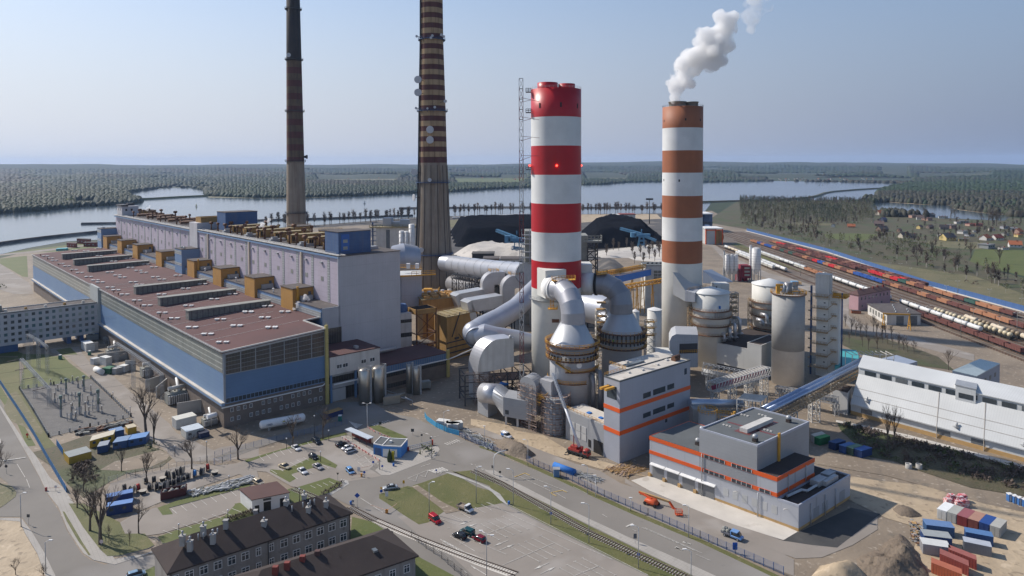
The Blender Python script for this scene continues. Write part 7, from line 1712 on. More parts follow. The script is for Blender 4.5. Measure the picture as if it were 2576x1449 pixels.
# storage tank "1000"
a,b=pF(345,1160),pF(745,1085);a=(a[0],a[1]+1.2,0);b=(b[0],b[1]+1.2,0);r=1.55;d=nrm(sub(b,a));za=2.5
t=K('gas_tank','long white horizontal gas tank numbered 1000 behind the fence','',Q(a,b,.5));C=N()
prof=[(-.9,.05),(-.8,.7),(-.5,1.25),(0,r)];L=md(a,b)
pts=[I(I(a,mul(d,x)),(0,0,za)) for x,_ in prof]+[I(I(b,mul(d,-x)),(0,0,za)) for x,_ in prof[::-1]]
C.T(pts,[q for _,q in prof]+[q for _,q in prof[::-1]],28);J('shell',C,M.white,t)
for f in (.18,.82):
 q=Q(a,b,f);N().X(q[0]-.3,q[0]+.3,q[1]-.8,q[1]+.8,0,za-1).P('saddle',M.cnc)
def text(s,size,org,xdir,normal_up,m,parent,name='lettering',ext=.02):
 cu=bpy.data.curves.new(name,'FONT');cu.body=s;cu.size=size;cu.extrude=ext
 o=bpy.data.objects.new(name,cu);COL.objects.link(o)
 x=Vector(xdir).normalized();y=Vector(normal_up).normalized();z=x.cross(y).normalized()
 dg=bpy.context.evaluated_depsgraph_get();me=bpy.data.meshes.new_from_object(o.evaluated_get(dg));bpy.data.objects.remove(o)
 mw=Matrix(((x.x,y.x,z.x,org[0]),(x.y,y.y,z.y,org[1]),(x.z,y.z,z.z,org[2]),(0,0,0,1)));pl=wl(parent)
 me.transform(Matrix.Translation((-pl[0],-pl[1],-pl[2]))@mw);me.materials.append(m);return link(name,me,parent)
n_=(d[1],-d[0],0)
text('1000',1.15,I(I(I(a,mul(d,1.3)),mul(n_,r+.02)),(0,0,za-.35)),d,(0,0,1),pn((.02,.04,.12)),t)
C=N();q=I(I(Q(a,b,.48),mul(n_,r+.03)),(0,0,za+.1));C.A([q,I(q,mul(d,.8)),I(I(q,mul(d,.8)),(0,0,.5)),I(q,(0,0,.5))]);J('placard',C,pn((.55,.5,.1)),t)
C=N();q=I(I(I(a,mul(d,L-1.4)),mul(n_,r+.03)),(0,0,za+.25))
for k in O(16):
 a1,a2=2*pi*k/16,2*pi*(k+1)/16;C.A([I(q,I(mul(d,rr*cos(x)),(0,0,rr*sin(x)))) for x,rr in ((a1,.36),(a2,.36),(a2,.22),(a1,.22))])
J('emblem',C,pn((.5,.08,.05)),t)
C=N();q=I(I(I(a,mul(d,L-5.6)),mul(n_,r+.03)),(0,0,za-.05))
for k in O(9): C.A([I(I(q,mul(d,k*.42)),(0,0,.0)),I(I(q,mul(d,k*.42+.3)),(0,0,.0)),I(I(q,mul(d,k*.42+.3)),(0,0,.34)),I(I(q,mul(d,k*.42)),(0,0,.34))])
J('faded_lettering',C,pn((.12,.13,.2)),t)
# containers
def ct(name,lb,A_,B_,depth,h,rgb,roof=None,ribs=None,cat='',group='site containers',dv=None,doors=0,wins=0,z=.1):
 if ribs is None: ribs=name[0:2]=='sh'
 if name=='site_hut': group='site huts'
 if name=='skip': group=None
 T=fr3(A_,B_,dv) if dv else Fr(A_,nrm(sub(B_,A_))[:2],(-nrm(sub(B_,A_))[1],nrm(sub(B_,A_))[0]));l=md(A_[:2],B_[:2])
 t=K(name,lb,cat,(A_[0],A_[1],0),group);C=N();C.F(T,0,l,0,depth,z,z+h)
 if ribs:
  for k in O(int(l/.6)): C.F(T,.15+k*.6,.38+k*.6,-.05,0,z+.15,z+h-.15)
  for k in O(int(depth/.6)): C.F(T,-.05,0,.15+k*.6,.38+k*.6,z+.15,z+h-.15);C.F(T,l,l+.05,.15+k*.6,.38+k*.6,z+.15,z+h-.15)
 J('wall',C,pn(rgb,.55,0),t)
 N().F(T,-.06,l+.06,-.06,depth+.06,z+h,z+h+.09).P('roof',pn(roof or rgb,.6,0))
 for k in O(doors): N().F(T,l*(.06+.46*k),l*(.48+.46*k),-.09,-.03,z+.2,z+h-.2).P('door',pn(tuple(x*.8 for x in rgb),.5))
 for k in O(wins): N().F(T,l*(.12+k/wins),l*(.12+k/wins)+1,-.08,0,z+1.2,z+2.1).P('window',M.pane)
 return t
def PC(x,y): return P('CC',x,y)
row=[1283,1400,1512,1640,1766,1890,2012];cols=[((.62,.63,.62),(.8,.81,.8),'white container with a white roof, leftmost of the row of six'),((.42,.43,.42),(.40,.40,.36),'grey container with a khaki roof, second of the row of six'),((.20,.03,.035),(.30,.10,.11),'maroon container, third in the row of six'),((.17,.05,.045),(.40,.22,.16),'brown container with a sandy roof, fourth in the row of six'),((.015,.05,.19),(.02,.07,.26),'deep blue container, fifth in the row of six'),((.40,.40,.38),(.42,.41,.37),'grey container at the right end of the row of six')]
bl=sub(PC(2095,935),PC(2012,1022))
for i,(rgb,rf_,lab) in en(cols):
 f=lambda x:PC(x,787+(x-1283)*.322);ct('shipping_container',lab,f(row[i]+4),f(row[i+1]-4),6.1,2.7,rgb,rf_,dv=I(f(row[i]),bl),doors=2)
dv=(PC(1125,1195),PC(1440,1245));g_=[((1125,1200),(1443,1248),(.34,.34,.36),(.60,.60,.58),'silver ribbed container with a pale roof, front one of the stack of three long boxes'),((1140,1100),(1462,1140),(.03,.07,.2),(.33,.35,.35),'navy container with a grey roof, middle of the three long boxes'),((1165,975),(1490,1015),(.05,.12,.25),(.13,.22,.40),'blue and rust roofed container, rear of the three long boxes')]
for a,b,rgb,rf_,lab in g_: ct('shipping_container',lab,PC(*a),PC(*b),3.3,2.6,rgb,rf_)
ct('shipping_container','grey sided container with a light grey roof right of the three long boxes',PC(1597,1172),PC(1915,1240),2.7,2.6,(.19,.20,.22),(.42,.45,.50))
ct('shipping_container','blue container with a patched blue roof behind the grey sided one',PC(1620,1060),PC(1935,1120),2.7,2.6,(.03,.09,.24),(.09,.19,.38))
ct('shipping_container','faded red container at the bottom right, behind the orange red one',PC(1322,1315),PC(1650,1460),2.6,2.6,(.24,.05,.04),(.30,.10,.08),dv=I(PC(1322,1315),(1.8,3,0)))
ct('shipping_container','second faded red container abutting the first at the bottom right',PC(1420,1262),PC(1740,1390),2.3,2.6,(.25,.055,.045),(.33,.11,.09),dv=I(PC(1420,1262),(1.8,3,0)))
ct('shipping_container','orange red container cut by the bottom edge with white lettering',PC(1223,1420),PC(1570,1560),2.5,2.6,(.36,.09,.04),(.42,.13,.07),dv=I(PC(1223,1420),(1.8,3,0)))
for (a,b,rgb,rf_,lab) in (((1800,400),(1835,425),(.5,.48,.44),(.62,.58,.5),'pale container mostly hidden behind the orange striped building'),((1828,425),(1880,445),(.02,.14,.06),(.07,.30,.10),'green container behind the orange striped building'),((1965,470),(2030,492),(.015,.04,.12),(.03,.08,.2),'navy container between the green one and the blue group'),((2065,505),(2130,525),(.02,.07,.22),(.06,.16,.38),'blue container, left of the group of three'),((2135,522),(2200,545),(.03,.07,.06),(.13,.24,.17),'dark green container in the middle of the group of three'),((2205,540),(2285,565),(.02,.05,.16),(.04,.12,.36),'blue container with a round mark, right of the group of three')):
 A_,B_=pM(*a),pM(*b);ct('shipping_container',lab,A_,B_,5.4,2.5,rgb,rf_,dv=I(A_,(3.6,1.8,0)),doors=1)
ct('site_hut','long yellow and white site hut with a cream roof',pE(868,1315),pE(1095,1250),5,2.6,(.60,.36,.03),(.58,.52,.40),dv=I(pE(868,1315),(-1.6,4,0)),wins=3)
ct('site_hut','small dark blue site hut standing in front of the yellow one',pE(940,1370),pE(1040,1350),4.5,2.5,(.03,.07,.17),(.28,.31,.35),dv=I(pE(940,1370),(-1.5,4,0)))
ct('site_hut','blue roofed site hut, left half of the blue pair',pE(1090,1330),pE(1230,1305),5,2.5,(.05,.10,.22),(.18,.27,.42),dv=I(pE(1090,1330),(-1.,4,0)),wins=1)
ct('site_hut','blue roofed site hut, right half of the blue pair under the bare trees',pE(1240,1302),pE(1410,1270),5,2.5,(.04,.10,.25),(.14,.28,.55),dv=I(pE(1240,1302),(-1.,4,0)),wins=2)
ct('site_hut','small yellow site hut with a cream roof behind the blue pair',pE(1235,1185),pE(1320,1165),4,2.4,(.55,.33,.04),(.52,.45,.32))
ct('site_hut','blue and grey roofed site hut behind the yellow and white one',pE(1075,1225),pE(1200,1195),4,2.4,(.05,.1,.22),(.15,.25,.42))
ct('site_hut','white site container with a domed roof by the corner transformer',pE(1705,1135),pE(1900,1085),5,3.6,(.55,.55,.53),(.62,.61,.55),ribs=True)
ct('site_hut','low white container with a blue streaked roof in front of the domed one',pE(1800,1230),pE(1970,1185),6,2.8,(.45,.45,.42),(.50,.56,.62),wins=2)
ct('skip','dark navy skip behind the low white container',pE(1930,1225),pE(2025,1200),4,1.8,(.02,.035,.09),(.015,.02,.05))
ct('site_hut','yellow framed grey roofed site hut by the blue panel fence',pJ(665,385),pJ(880,325),6,2.5,(.50,.32,.05),(.27,.29,.28))
ct('shipping_container','blue roofed container in the reel yard, front one of two',pJ(1020,880),pJ(1270,835),2.6,2.7,(.03,.06,.17),(.12,.24,.50),wins=2)
ct('shipping_container','blue roofed container in the reel yard, rear one of two',pJ(1020,790),pJ(1275,735),2.6,2.7,(.04,.07,.2),(.10,.20,.45))
for i,(a,b,lab) in en((((2040,1110),(2150,1125),'leftmost of three white huts inside the bright blue fence'),((2120,1135),(2250,1150),'middle of three white huts inside the bright blue fence'),((2150,1150),(2300,1130),'rightmost of three white huts inside the bright blue fence'))):
 A_,B_=pF(a[0],a[1]),pF(b[0],b[1]);ct('site_hut',lab,A_,B_,2.6,2.5,(.50,.50,.49),(.68,.67,.63))
ct('skip','dark blue skip with an orange load by the teal toilet',pF(990,1035),pF(1140,985),3,2.,(.02,.04,.13),(.42,.26,.1))
def toilet(c,x,y,lab,rgb=(.03,.22,.18),group='portable toilets'):
 q=P(c,x,y);t=K('portable_toilet',lab,'',q,group);N().X(q[0]-.6,q[0]+.6,q[1]-.6,q[1]+.6,.1,2.2).P('wall',pn(rgb,.5));N().X(q[0]-.65,q[0]+.65,q[1]-.65,q[1]+.65,2.2,2.4).P('roof',M.white);N().X(q[0]-.4,q[0]+.4,q[1]-.66,q[1]-.6,.2,2.).P('door',pn((.5,.52,.5) if rgb[2]>.3 else tuple(k*.7 for k in rgb)))
toilet('E',582,452,'green portable toilet on the lawn by the service road');toilet('E',865,412,'green portable toilet at the far end of the service road');toilet('F',1112,1050,'teal portable toilet by the dark blue skip')
for i,(x,y) in en(((2122,590),(2180,610),(2236,632),(2290,650))): toilet('CC',x,y,'%s of four blue and white portable toilets at the right edge'%od(i+1),(.05,.15,.38))
for i,(x,y) in en(((1450,590),(1415,635),(1545,610),(1580,590),(1530,660),(1600,650))):
 q=PC(x,y);C=N();C.X(q[0]-1,q[0]+1,q[1]-.8,q[1]+.8,.1,1.6+.3*(i%2));C.X(q[0]-.8,q[0]+.9,q[1]-.7,q[1]+.7,1.95,2.1);solo('wrapped_pallet',C,mat('palletred%d'%i,(.55,.10,.12),(.70,.62,.60),scale=1.3,contrast=3),'red and white wrapped pallet, the %s from the left behind the row of six containers'%od(i+1),'pallet','red and white pallets')
# reel yard
rl=[(1190,640),(1262,668),(1320,640),(1372,665),(1442,625),(1478,560),(1500,630),(1548,610),(1590,625),(1560,540),(1630,590),(1672,585),(1715,560),(1700,490),(1745,470),(1755,545),(1808,525),(1870,500),(1940,480),(1990,440),(2062,480),(1612,510),(1395,560),(1660,520)]
for i,(x,y) in en(rl):
 r=random.Random(i);q=pJ(x,y);an=r.u(-.4,.4)+.4;R_=r.u(.9,1.35);flat_=i in (3,9,20,7);d=(cos(an),sin(an),0) if not flat_ else (0,0,1);c_=(q[0],q[1],(R_ if not flat_ else .6)+.1)
 col='blue' if i==17 else 'red' if i in (2,19) else 'dark'
 t=K('cable_reel','wooden cable reel with %s cable%s, the %s along the reel yard'%({'blue':'a blue wrap on its','red':'red','dark':'dark'}[col],' lying flat' if flat_ else '',od(i+1)),'cable reel',(q[0],q[1],0),'cable reels in the yard')
 for s_ in (-.55,.55): C=N();p0=I(c_,mul(d,s_-.05));p1=I(c_,mul(d,s_+.05));C.T([p0,p1],R_,16);J('flange',C,pn((.42,.38,.32),.8),t)
 N().T([I(c_,mul(d,-.5)),I(c_,mul(d,.5))],R_*.75,14).P('drum',pn({'blue':(.04,.2,.5),'red':(.4,.04,.03),'dark':(.03,.03,.035)}[col],.7))
def scp(lb,c,quad,n,ms,seed,l=(1,4),th=.25,name='scrap_pile',cat='scrap pile',h=.8):
 r=random.Random(seed);g=G(c,quad,0);C=N()
 for k in O(n):
  s_,u_=r.random(),r.random();p=Q(Q(g[0],g[1],s_),Q(g[3],g[2],s_),u_);an=r.gauss(atan2(g[1][1]-g[0][1],g[1][0]-g[0][0]),.5);ll=r.u(*l)/2;z_=r.u(.1,h)
  C.mi=r.randrange(len(ms));C.B((p[0]-ll*cos(an),p[1]-ll*sin(an),z_),(p[0]+ll*cos(an),p[1]+ll*sin(an),z_+r.u(-.2,.3)),r.u(th*.4,th),r.u(th*.4,th*1.3))
 return solo(name,C,ms,lb,cat)
sc=[M.galv,M.alf,M.lan];sr=[M.rust,M.dks,M.lan];sw=[M.wood,M.plank,M.tan]
scp('silver scrap metal heap by the maroon wagon body','J','1790 650,2130 590,2150 630,1820 700',120,sc,1,(.6,2),.4)
scp('long silver pipe offcuts by the grass verge','J','2100 590,2400 500,2420 560,2130 640',90,sc,3,(1.5,5),.4)
scp('rusty pipe and plate heaps below the switchyard fence','E','760 1150,1260 1060,1270 1080,780 1190',90,sr,8,(1,4),.8)
scp('yellow timber formwork lying by the grey tower','L','1480 420,1720 360,1900 430,1700 500',150,sw,10,(1.5,4.5),.18,'timber_stack','timber',.4)
scp('white plastic profiles and planks behind the blue fence','L','1200 440,1460 530,1380 560,1180 480',110,sc,11,(1,4),.2,h=.6)
scp('pale pipes stacked along the left part of the site fence','L','110 40,440 180,400 250,120 120',130,sc,12,(1,5),.2,h=.9)
scp('brick pallets and rubbish left of the three long boxes','CC','980 820,1160 900,1110 1150,1010 1050',150,sc+sw+sr,15,(.4,1.6),.4)
q=pL(1095,425);C=N();C.T([pL(1000,385,.9),pL(1195,455,.9)],1.1,8);solo('blue_tarpaulin',C,M.tpb,'bright blue tarpaulin over goods behind the site fence','tarpaulin')
a,b=pJ(1540,735),pJ(1785,680);wf_=fr3(a,b,I(a,(-1,3,0)));l=md(a,b);t=K('wagon_body','old maroon wagon body full of scrap in the reel yard','',a);C=N()
C.F(wf_,0,l,0,.12,.3,2.5);C.F(wf_,0,l,2.7,2.82,.3,2.5);C.F(wf_,0,.12,0,2.8,.3,2.5);C.F(wf_,l-.12,l,0,2.8,.3,2.5);C.F(wf_,0,l,0,2.8,.2,.4);J('body',C,pn((.10,.03,.03),.7),t);C=N();r=random.Random(2)
for k in O(14): C.ico(wf_(r.u(.5,l-.5),r.u(.5,2.3),2.1),r.u(.3,.6),1,.3)
J('load',C,M.lan,t)
# switchyard
def gantry2(lb,pts,tops,c='E',w=1.1,beam=True):
 t=K('lattice_gantry',lb,'power gantry',P(c,*pts[0]),'lattice power gantries')
 tp_=[]
 for p,ty in zip(pts,tops):
  b=P(c,*p);h=HT(b,c,ty);N().S((b[0],b[1],0),(b[0],b[1],h),w,w,2.2,.05).P('leg',M.galv);tp_.append((b[0],b[1],h))
 C=N()
 for a,b in zip(tp_,tp_[1:]): C.S(a,b,1.,.8,1.6,.07)
 if beam: J('beam',C,M.galv,t)
 return t,tp_
g1_,t1=gantry2('front lattice gantry across the gravel switchyard',[(215,735),(345,830),(480,905)],[450,590,740])
g2_,t2=gantry2('second lattice gantry behind the front one',[(275,520),(375,560),(460,600)],[215,270,330])
g3_,t3_=gantry2('long lattice gantry by the blue wall of the hall',[(1130,590),(1290,730),(1430,800),(1570,870)],[295,395,490,600])
g4_,t4=gantry2('single lattice mast in front of the office slab',[(965,260)],[20],beam=False)
g5_,t5=gantry2('far lattice gantry in front of the office slab',[(240,330),(300,370)],[130,180])
g6_,t6=gantry2('small lattice gantry by the end of the transformer row',[(1010,310),(1060,320)],[240,270])
gl,tl=gantry2('tall lattice mast at the corner of the switchyard',[(480,880)],[740],beam=False)
t=K('power_lines','thin power wires strung between the gantries and the hall','power wires',(0,0,0))
C=N()
def wire(a,b,s=1.2,r=.035,m=None):
 pts=[I(Q(a,b,k/8),(0,0,-s*4*(k/8)*(1-k/8))) for k in O(9)];(m or C).T(pts,r,3,False)
for f in (0,.33,.66,1):
 a=Q(t1[0],t1[-1],f);wire(a,Q(t2[0],t2[-1],f));wire(a,I(Q(t3_[0],t3_[-1],f),(0,0,0)),2.5);wire(Q(t2[0],t2[-1],f),Q(t5[0],t5[-1],f));wire(Q(t3_[0],t3_[-1],f),S(20+50*(1-f)+30,-1.4,10),.6)
 wire(Q(t2[0],t2[-1],f),Q(t3_[0],t3_[1],f),3);wire(a,I(a,(-46,-3,-1)),2)
wire(t4[0],t5[-1]);wire(t4[0],t2[-1]);wire(t4[0],S(150,-.5,20))
J('wires',C,M.dks,t)
C=N()
for f in (0,.3,.6,.95):
 a=Q(t1[0],t1[-1],f);b=I(a,(-6,-.4,-1.1));C.T([a,b],.16,5)
 a=Q(t2[0],t2[-1],f);C.T([a,I(a,(3,-4,-1.5))],.15,5);a=Q(t3_[0],t3_[-1],f);C.T([a,I(a,(-3,-2,-1.4))],.15,5)
J('insulators',C,pn((.06,.035,.03)),t)
D('isg',(.20,.25,.22),None)
PX=sorted([690,825,960,755,702,530,860,985,730,560,620,880,850,700,591,800,490])
for i,(x,y,yt,k) in en(((590,1010,800,1),(770,985,770,1),(950,960,740,1),(640,790,635,1),(812,765,608,1),(690,1030,860,0),(825,1010,845,0),(960,880,815,0),(755,730,610,0),(702,690,605,0),(530,870,760,0),(860,990,900,0),(985,980,890,0),(730,1050,950,0),(560,760,690,0),(620,870,780,0),(880,800,690,0),(850,890,790,0),(700,930,860,0),(591,690,630,0),(800,720,640,0),(490,700,640,0))):
 b=pE(x,y);h=HT(b,'E',yt);t=K('switch_post','%s in the gravel switchyard'%('tall grey drum headed column, the %s from the left'%od([590,640,770,812,950].index(x)+1) if k else 'thin dark insulator post, the %s from the left'%od(PX.index(x)+1)),'switchgear',b,'switchgear posts')
 N().X(b[0]-.3,b[0]+.3,b[1]-.3,b[1]+.3,0,h*.35).P('pedestal',M.galv)
 C=N();C.Y((b[0],b[1],h*.35),.38 if k else .17,h*.5,8,.3 if k else .12)
 J('insulator',C,M.isg if k else pn((.06,.035,.03)),t)
 C=N();C.Y((b[0],b[1],h*.85),.62 if k else .3,h*.15 if k else .3,10);J('head',C,M.isg if k else M.dw,t)
for i,(x0,y0,x1,y1) in en(((700,990,790,985),(860,955,930,950),(540,800,640,790),(860,920,930,915),(660,850,730,840),(760,880,800,860),(900,860,960,840),(560,900,600,880),(650,1050,740,1035))):
 C=N();a,b=pE(x0,y0),pE(x1,y1);C.B(I(a,(0,0,2.4)),I(b,(0,0,2.4)),.18)
 for q in (a,b,Q(a,b,.5)): C.B(q,I(q,(0,0,2.4)),.18);C.B(I(q,(0,0,2.4)),I(q,(0,0,3.4)),.22)
 solo('disconnector',C,M.galv,'grey disconnector frame, the %s in the gravel switchyard'%od(i+1),'switchgear','disconnector frames')
def fence(name,lb,c,pts,h,m,post=2.5,pm=None,panel=True,ph=None,t_=.05,z=0.,rails=0,pw=.12):
 g=G(c,pts);t=K(name,lb,'fence',g[0]);mp=N();mq=N()
 for a,b in zip(g,g[1:]):
  L=md(a,b);k=max(1,round(L/post));d=nrm(sub(b,a));n_=(-d[1]*t_,d[0]*t_,0)
  for i in O(k+1): q=Q(a,b,i/k);mp.B(q,I(q,(0,0,h+.1)),pw)
  if panel: mq.H([I(a,(0,0,z)),I(b,(0,0,z)),I(I(b,n_),(0,0,z)),I(I(a,n_),(0,0,z)),I(a,(0,0,h)),I(b,(0,0,h)),I(I(b,n_),(0,0,h)),I(I(a,n_),(0,0,h))])
  for r_ in O(rails): zz_=h*(r_+1)/rails;mq.B(I(a,(0,0,zz_)),I(b,(0,0,zz_)),.04)
 J('posts',mp,pm or m,t)
 if mq.v: J('panels',mq,m,t)
 return t
fence('switchyard_fence','low concrete post fence round the gravel switchyard','E','190 745,330 965,470 1205,870 1110,1265 1010,1080 830,880 640,520 700,190 745',1.5,M.galv,3.0,pm=M.cnc,panel=False,rails=5,pw=.4)
fence('blue_wall_fence','long dark blue panel fence by the left road','E','-300 160,0 690,160 930,320 1180,470 1449,640 1740',2.0,mat('fencepanel',(.03,.12,.28),(.04,.15,.32),scale=.3),2.5)
fence('blue_mesh_fence','blue mesh fence with a low kerb along the right side of the main road','L','735 345,800 385,1060 490,1480 690,1900 870,2400 1090,3200 1440',2.1,M.fnb,2.5,panel=False,rails=9,pw=.13)
fence('blue_mesh_fence','blue mesh fence in front of the pipe stacks at the plaza','L','90 110,170 150,290 200,420 255,520 300',2.0,M.fnb,2.,panel=False,rails=9)
fence('bright_blue_fence','bright blue board fence round the white site huts','F','1930 1010,1950 1045,2040 1110,2150 1160,2260 1190',1.9,mat('fencebright',(.07,.33,.55),(.09,.38,.6)),1.)
fence('mesh_fence','thin mesh fence between the white tank and the car park','F','-100 1400,200 1320,500 1250,830 1170,1180 1080',2.,M.fnb,2.5,panel=False,rails=5,pw=.08)
fence('mesh_fence','thin grey fence round the reel yard','J','1040 560,1300 490,1540 440,1850 380,2060 340',2.,M.galv,2.5,panel=False,rails=5,pw=.08)
fence('mesh_fence','thin fence along the grass below the level crossing','K','1790 1080,1930 1190,2080 1290,2200 1400,2400 1560',1.8,M.dks,3,panel=False,rails=4,pw=.1)
fence('blue_gate','blue wire gate at the right end of the reel yard','J','2055 385,2135 370,2215 345',2.2,pn((.12,.25,.5)),3,panel=False,rails=5)
fence('site_railing','grey railing along the path below the white store','Z','-20 1080,430 1180,900 1290,1400 1420,2402 1690',1.2,M.galv,3,panel=False,rails=2,pw=.09)
fence('red_white_railing','red and white railing between the car park and the bus shelter','K','1130 135,1260 215,1380 290,1480 350',.8,mat('redwhite',(.65,.6,.56),(.6,.22,.18),scale=1.2,contrast=3),2,pw=.2)
fence('red_white_railing','red and white railing along the narrow grass island','K','1365 25,1440 75,1590 135',.7,mat('redwhite2',(.65,.6,.56),(.6,.22,.18),scale=1.2,contrast=3),2,pw=.2)
fence('blue_panel_fence','short fence of blue and yellow panels by the yellow framed hut','J',[(545,200),(605,290)],2.2,pn((.03,.2,.5)),1.4)
fence('yellow_panel_fence','short fence of yellow panels by the yellow framed hut','J',[(608,295),(665,385)],2.2,pn((.6,.4,.05)),1.4)
def transformer(lb,c,x,y,s=1.,ang=132):
 q=P(c,x,y);T=frA(q,ang-90);t=K('power_transformer',lb,'transformer',q,'power transformers')
 N().F(T,-3*s,3*s,-2*s,2*s,.4,3.8*s).P('tank',M.lan)
 C=N()
 for k in O(9): C.F(T,(-2.9+k*.68)*s,(-2.5+k*.68)*s,-3.2*s,-2*s,.8,3.4*s)
 J('radiators',C,M.galv,t)
 C=N();a=T(-2.4*s,0,5.2*s);b=T(3.4*s,0,5.2*s);C.T([a,b],.65*s,12);J('conservator',C,M.dw,t)
 C=N()
 for k in O(3): b=T((-1.6+k*1.6)*s,1.*s,3.8*s);C.Y(b,.28,1.9*s,8,.14)
 J('bushings',C,pn((.09,.06,.055)),t)
 N().T([T(1*s,0,4*s),T(1.5*s,3*s,5*s),T(2*s,6*s,6.6*s)],.5*s,8).P('bus_duct',M.white);return t
for (x,y,s_,lab) in ((1700,870,1.25,'big power transformer in the nearest bay by the hall corner'),(1440,610,1.15,'power transformer in the second bay by the hall'),(1090,425,1.,'power transformer in the third bay by the hall'),(890,270,.9,'power transformer in the farthest bay near the office slab'),(2020,1090,.8,'small rusty transformer outside the hall corner')): transformer(lab,'E',x,y,s_)
def wall(lb,c,a,b,h,th=.4,m='cnc',name='fire_wall'):
 A_,B_=P(c,*a),P(c,*b);T=Fr(A_,nrm(sub(B_,A_))[:2],(-nrm(sub(B_,A_))[1],nrm(sub(B_,A_))[0]));C=N();C.F(T,0,md(A_,B_),0,th,0,h);return solo(name,C,M[m],lb,'wall','concrete bay walls')
wall('tall concrete bay wall nearest to the hall corner','E',(1712,1000),(1960,960),5.2);wall('concrete bay wall between the first and second transformer','E',(1410,760),(1600,700),5.);wall('pale wall behind the nearest transformer','E',(1515,830),(1620,740),5.,m='dw')
wall('concrete bay wall by the second transformer','E',(1210,560),(1310,560),5.);wall('long concrete bay wall of the third bay','E',(1030,480),(1270,440),4.5);wall('concrete bay wall close to the office slab','E',(835,385),(950,365),4.6);wall('short grey wall in front of the third bay','E',(945,470),(1100,440),3.5)
for i,(x0,y0,x1,y1,d_,h,rgb,lab) in en(((905,510,965,495,3,3,(.5,.51,.52),'pale cabinet container by the third bay'),(965,505,1025,520,3,4,(.6,.6,.58),'white cabinet by the pale one'),(985,590,1060,600,4,2.6,(.03,.12,.06),'dark green cabinet next to the service road'),(1065,590,1120,600,4,2.6,(.4,.4,.39),'grey cabinet next to the dark green one'),(1150,575,1205,580,3,3,(.6,.6,.58),'small white cabinet by the lattice gantry'),(785,350,835,385,4,4,(.55,.56,.56),'white cabinet by the wall near the office slab'),(600,600,600,600,1,1,(.4,.4,.4),'x'))[:6]):
 ct('equipment_cabinet',lab,pE(x0,y0),pE(x1,y1),d_,h,rgb,tuple(min(1,k*1.25) for k in rgb),ribs=False,cat='cabinet',group='equipment cabinets')
C=N();C.T([pE(925,545,1.4),pE(985,575,1.4)],1.3,14);solo('oil_tank',C,M.white,'small white tank lying by the dark green cabinet','tank')
C=N();C.T([pE(2000,1010,6),pE(2090,985,6)],.9,12);C.B(pE(2040,1100,0),pE(2040,1000,6),.3);solo('expansion_tank',C,M.white,'white drum raised above the rusty transformer at the hall corner','tank')
# trees
def bare_tree(seed,H=12,depth=5,spread=.55,n0=4,trunk=.28,up=.25,twigs=3):
 r=random.Random(seed);tb=N();cb=N()
 def branch(p,d,L,rad,k):
  m_=cb if k>0 else tb
  q=I(p,mul(d,L));q=I(q,(r.u(-.05,.05)*L,r.u(-.05,.05)*L,0))
  n=5 if k==0 else 3;m_.mi=0
  m_.T([p,Q(p,q,.5),q],[rad,rad*.85,rad*.62],n,False)
  if k>=depth:
   for _ in O(twigs):
    e=I(q,mul(nrm((d[0]+r.u(-.8,.8),d[1]+r.u(-.8,.8),d[2]+r.u(-.3,.7))),L*r.u(.6,1.2)));s_=Q(p,q,r.random());w_=rad*.8
    cb.mi=1;cb.A([I(s_,(w_,0,0)),I(s_,(-w_,w_,0)),e])
   return
  nn=r.choice((2,3,3)) if k>0 else n0
  for i in O(nn):
   a=r.u(0,6.28);sp_=spread*r.u(.6,1.3)
   dd=nrm((d[0]+sp_*cos(a),d[1]+sp_*sin(a),d[2]+up*r.u(0,1)))
   branch(Q(p,q,r.u(.55,1) if k>0 else r.u(.6,1)),dd,L*r.u(.6,.8),rad*.55,k+1)
  if k==0:
   branch(q,nrm((r.u(-.1,.1),r.u(-.1,.1),1)),L*.75,rad*.6,1)
 branch((0,0,0),(0,0,1),H*.36,trunk,0)
 tb_top=max(v[2] for v in cb.v);k=H/tb_top
 for m_ in (tb,cb): m_.v=[(x*k,y*k,z*k) for x,y,z in m_.v]
 return mo(tb,'trunk',[M.bark,M.bark]),mo(cb,'crown',[M.bark,M.twig])
TP=[bare_tree(i,12,4,.5+.1*(i%3),4+i%2,.3) for i in O(5)]
TB=[bare_tree(30+i,14,5,.45,5,.38) for i in O(2)]
def plt(tp,c,b,ytop,lb,group=None,z=0,H0=12,wide=1.,rot=None,cat='tree',name='bare_tree'):
 q=P(c,*b) if c else b;h=HT(q,c,ytop) if c else ytop
 t=K(name,lb,cat,(q[0],q[1],z),group,rot if rot is not None else random.u(0,6.28));s_=h/H0;t.scale=(s_*wide,s_*wide,s_)
 link('trunk',tp[0],t);link('crown',tp[1],t);return t
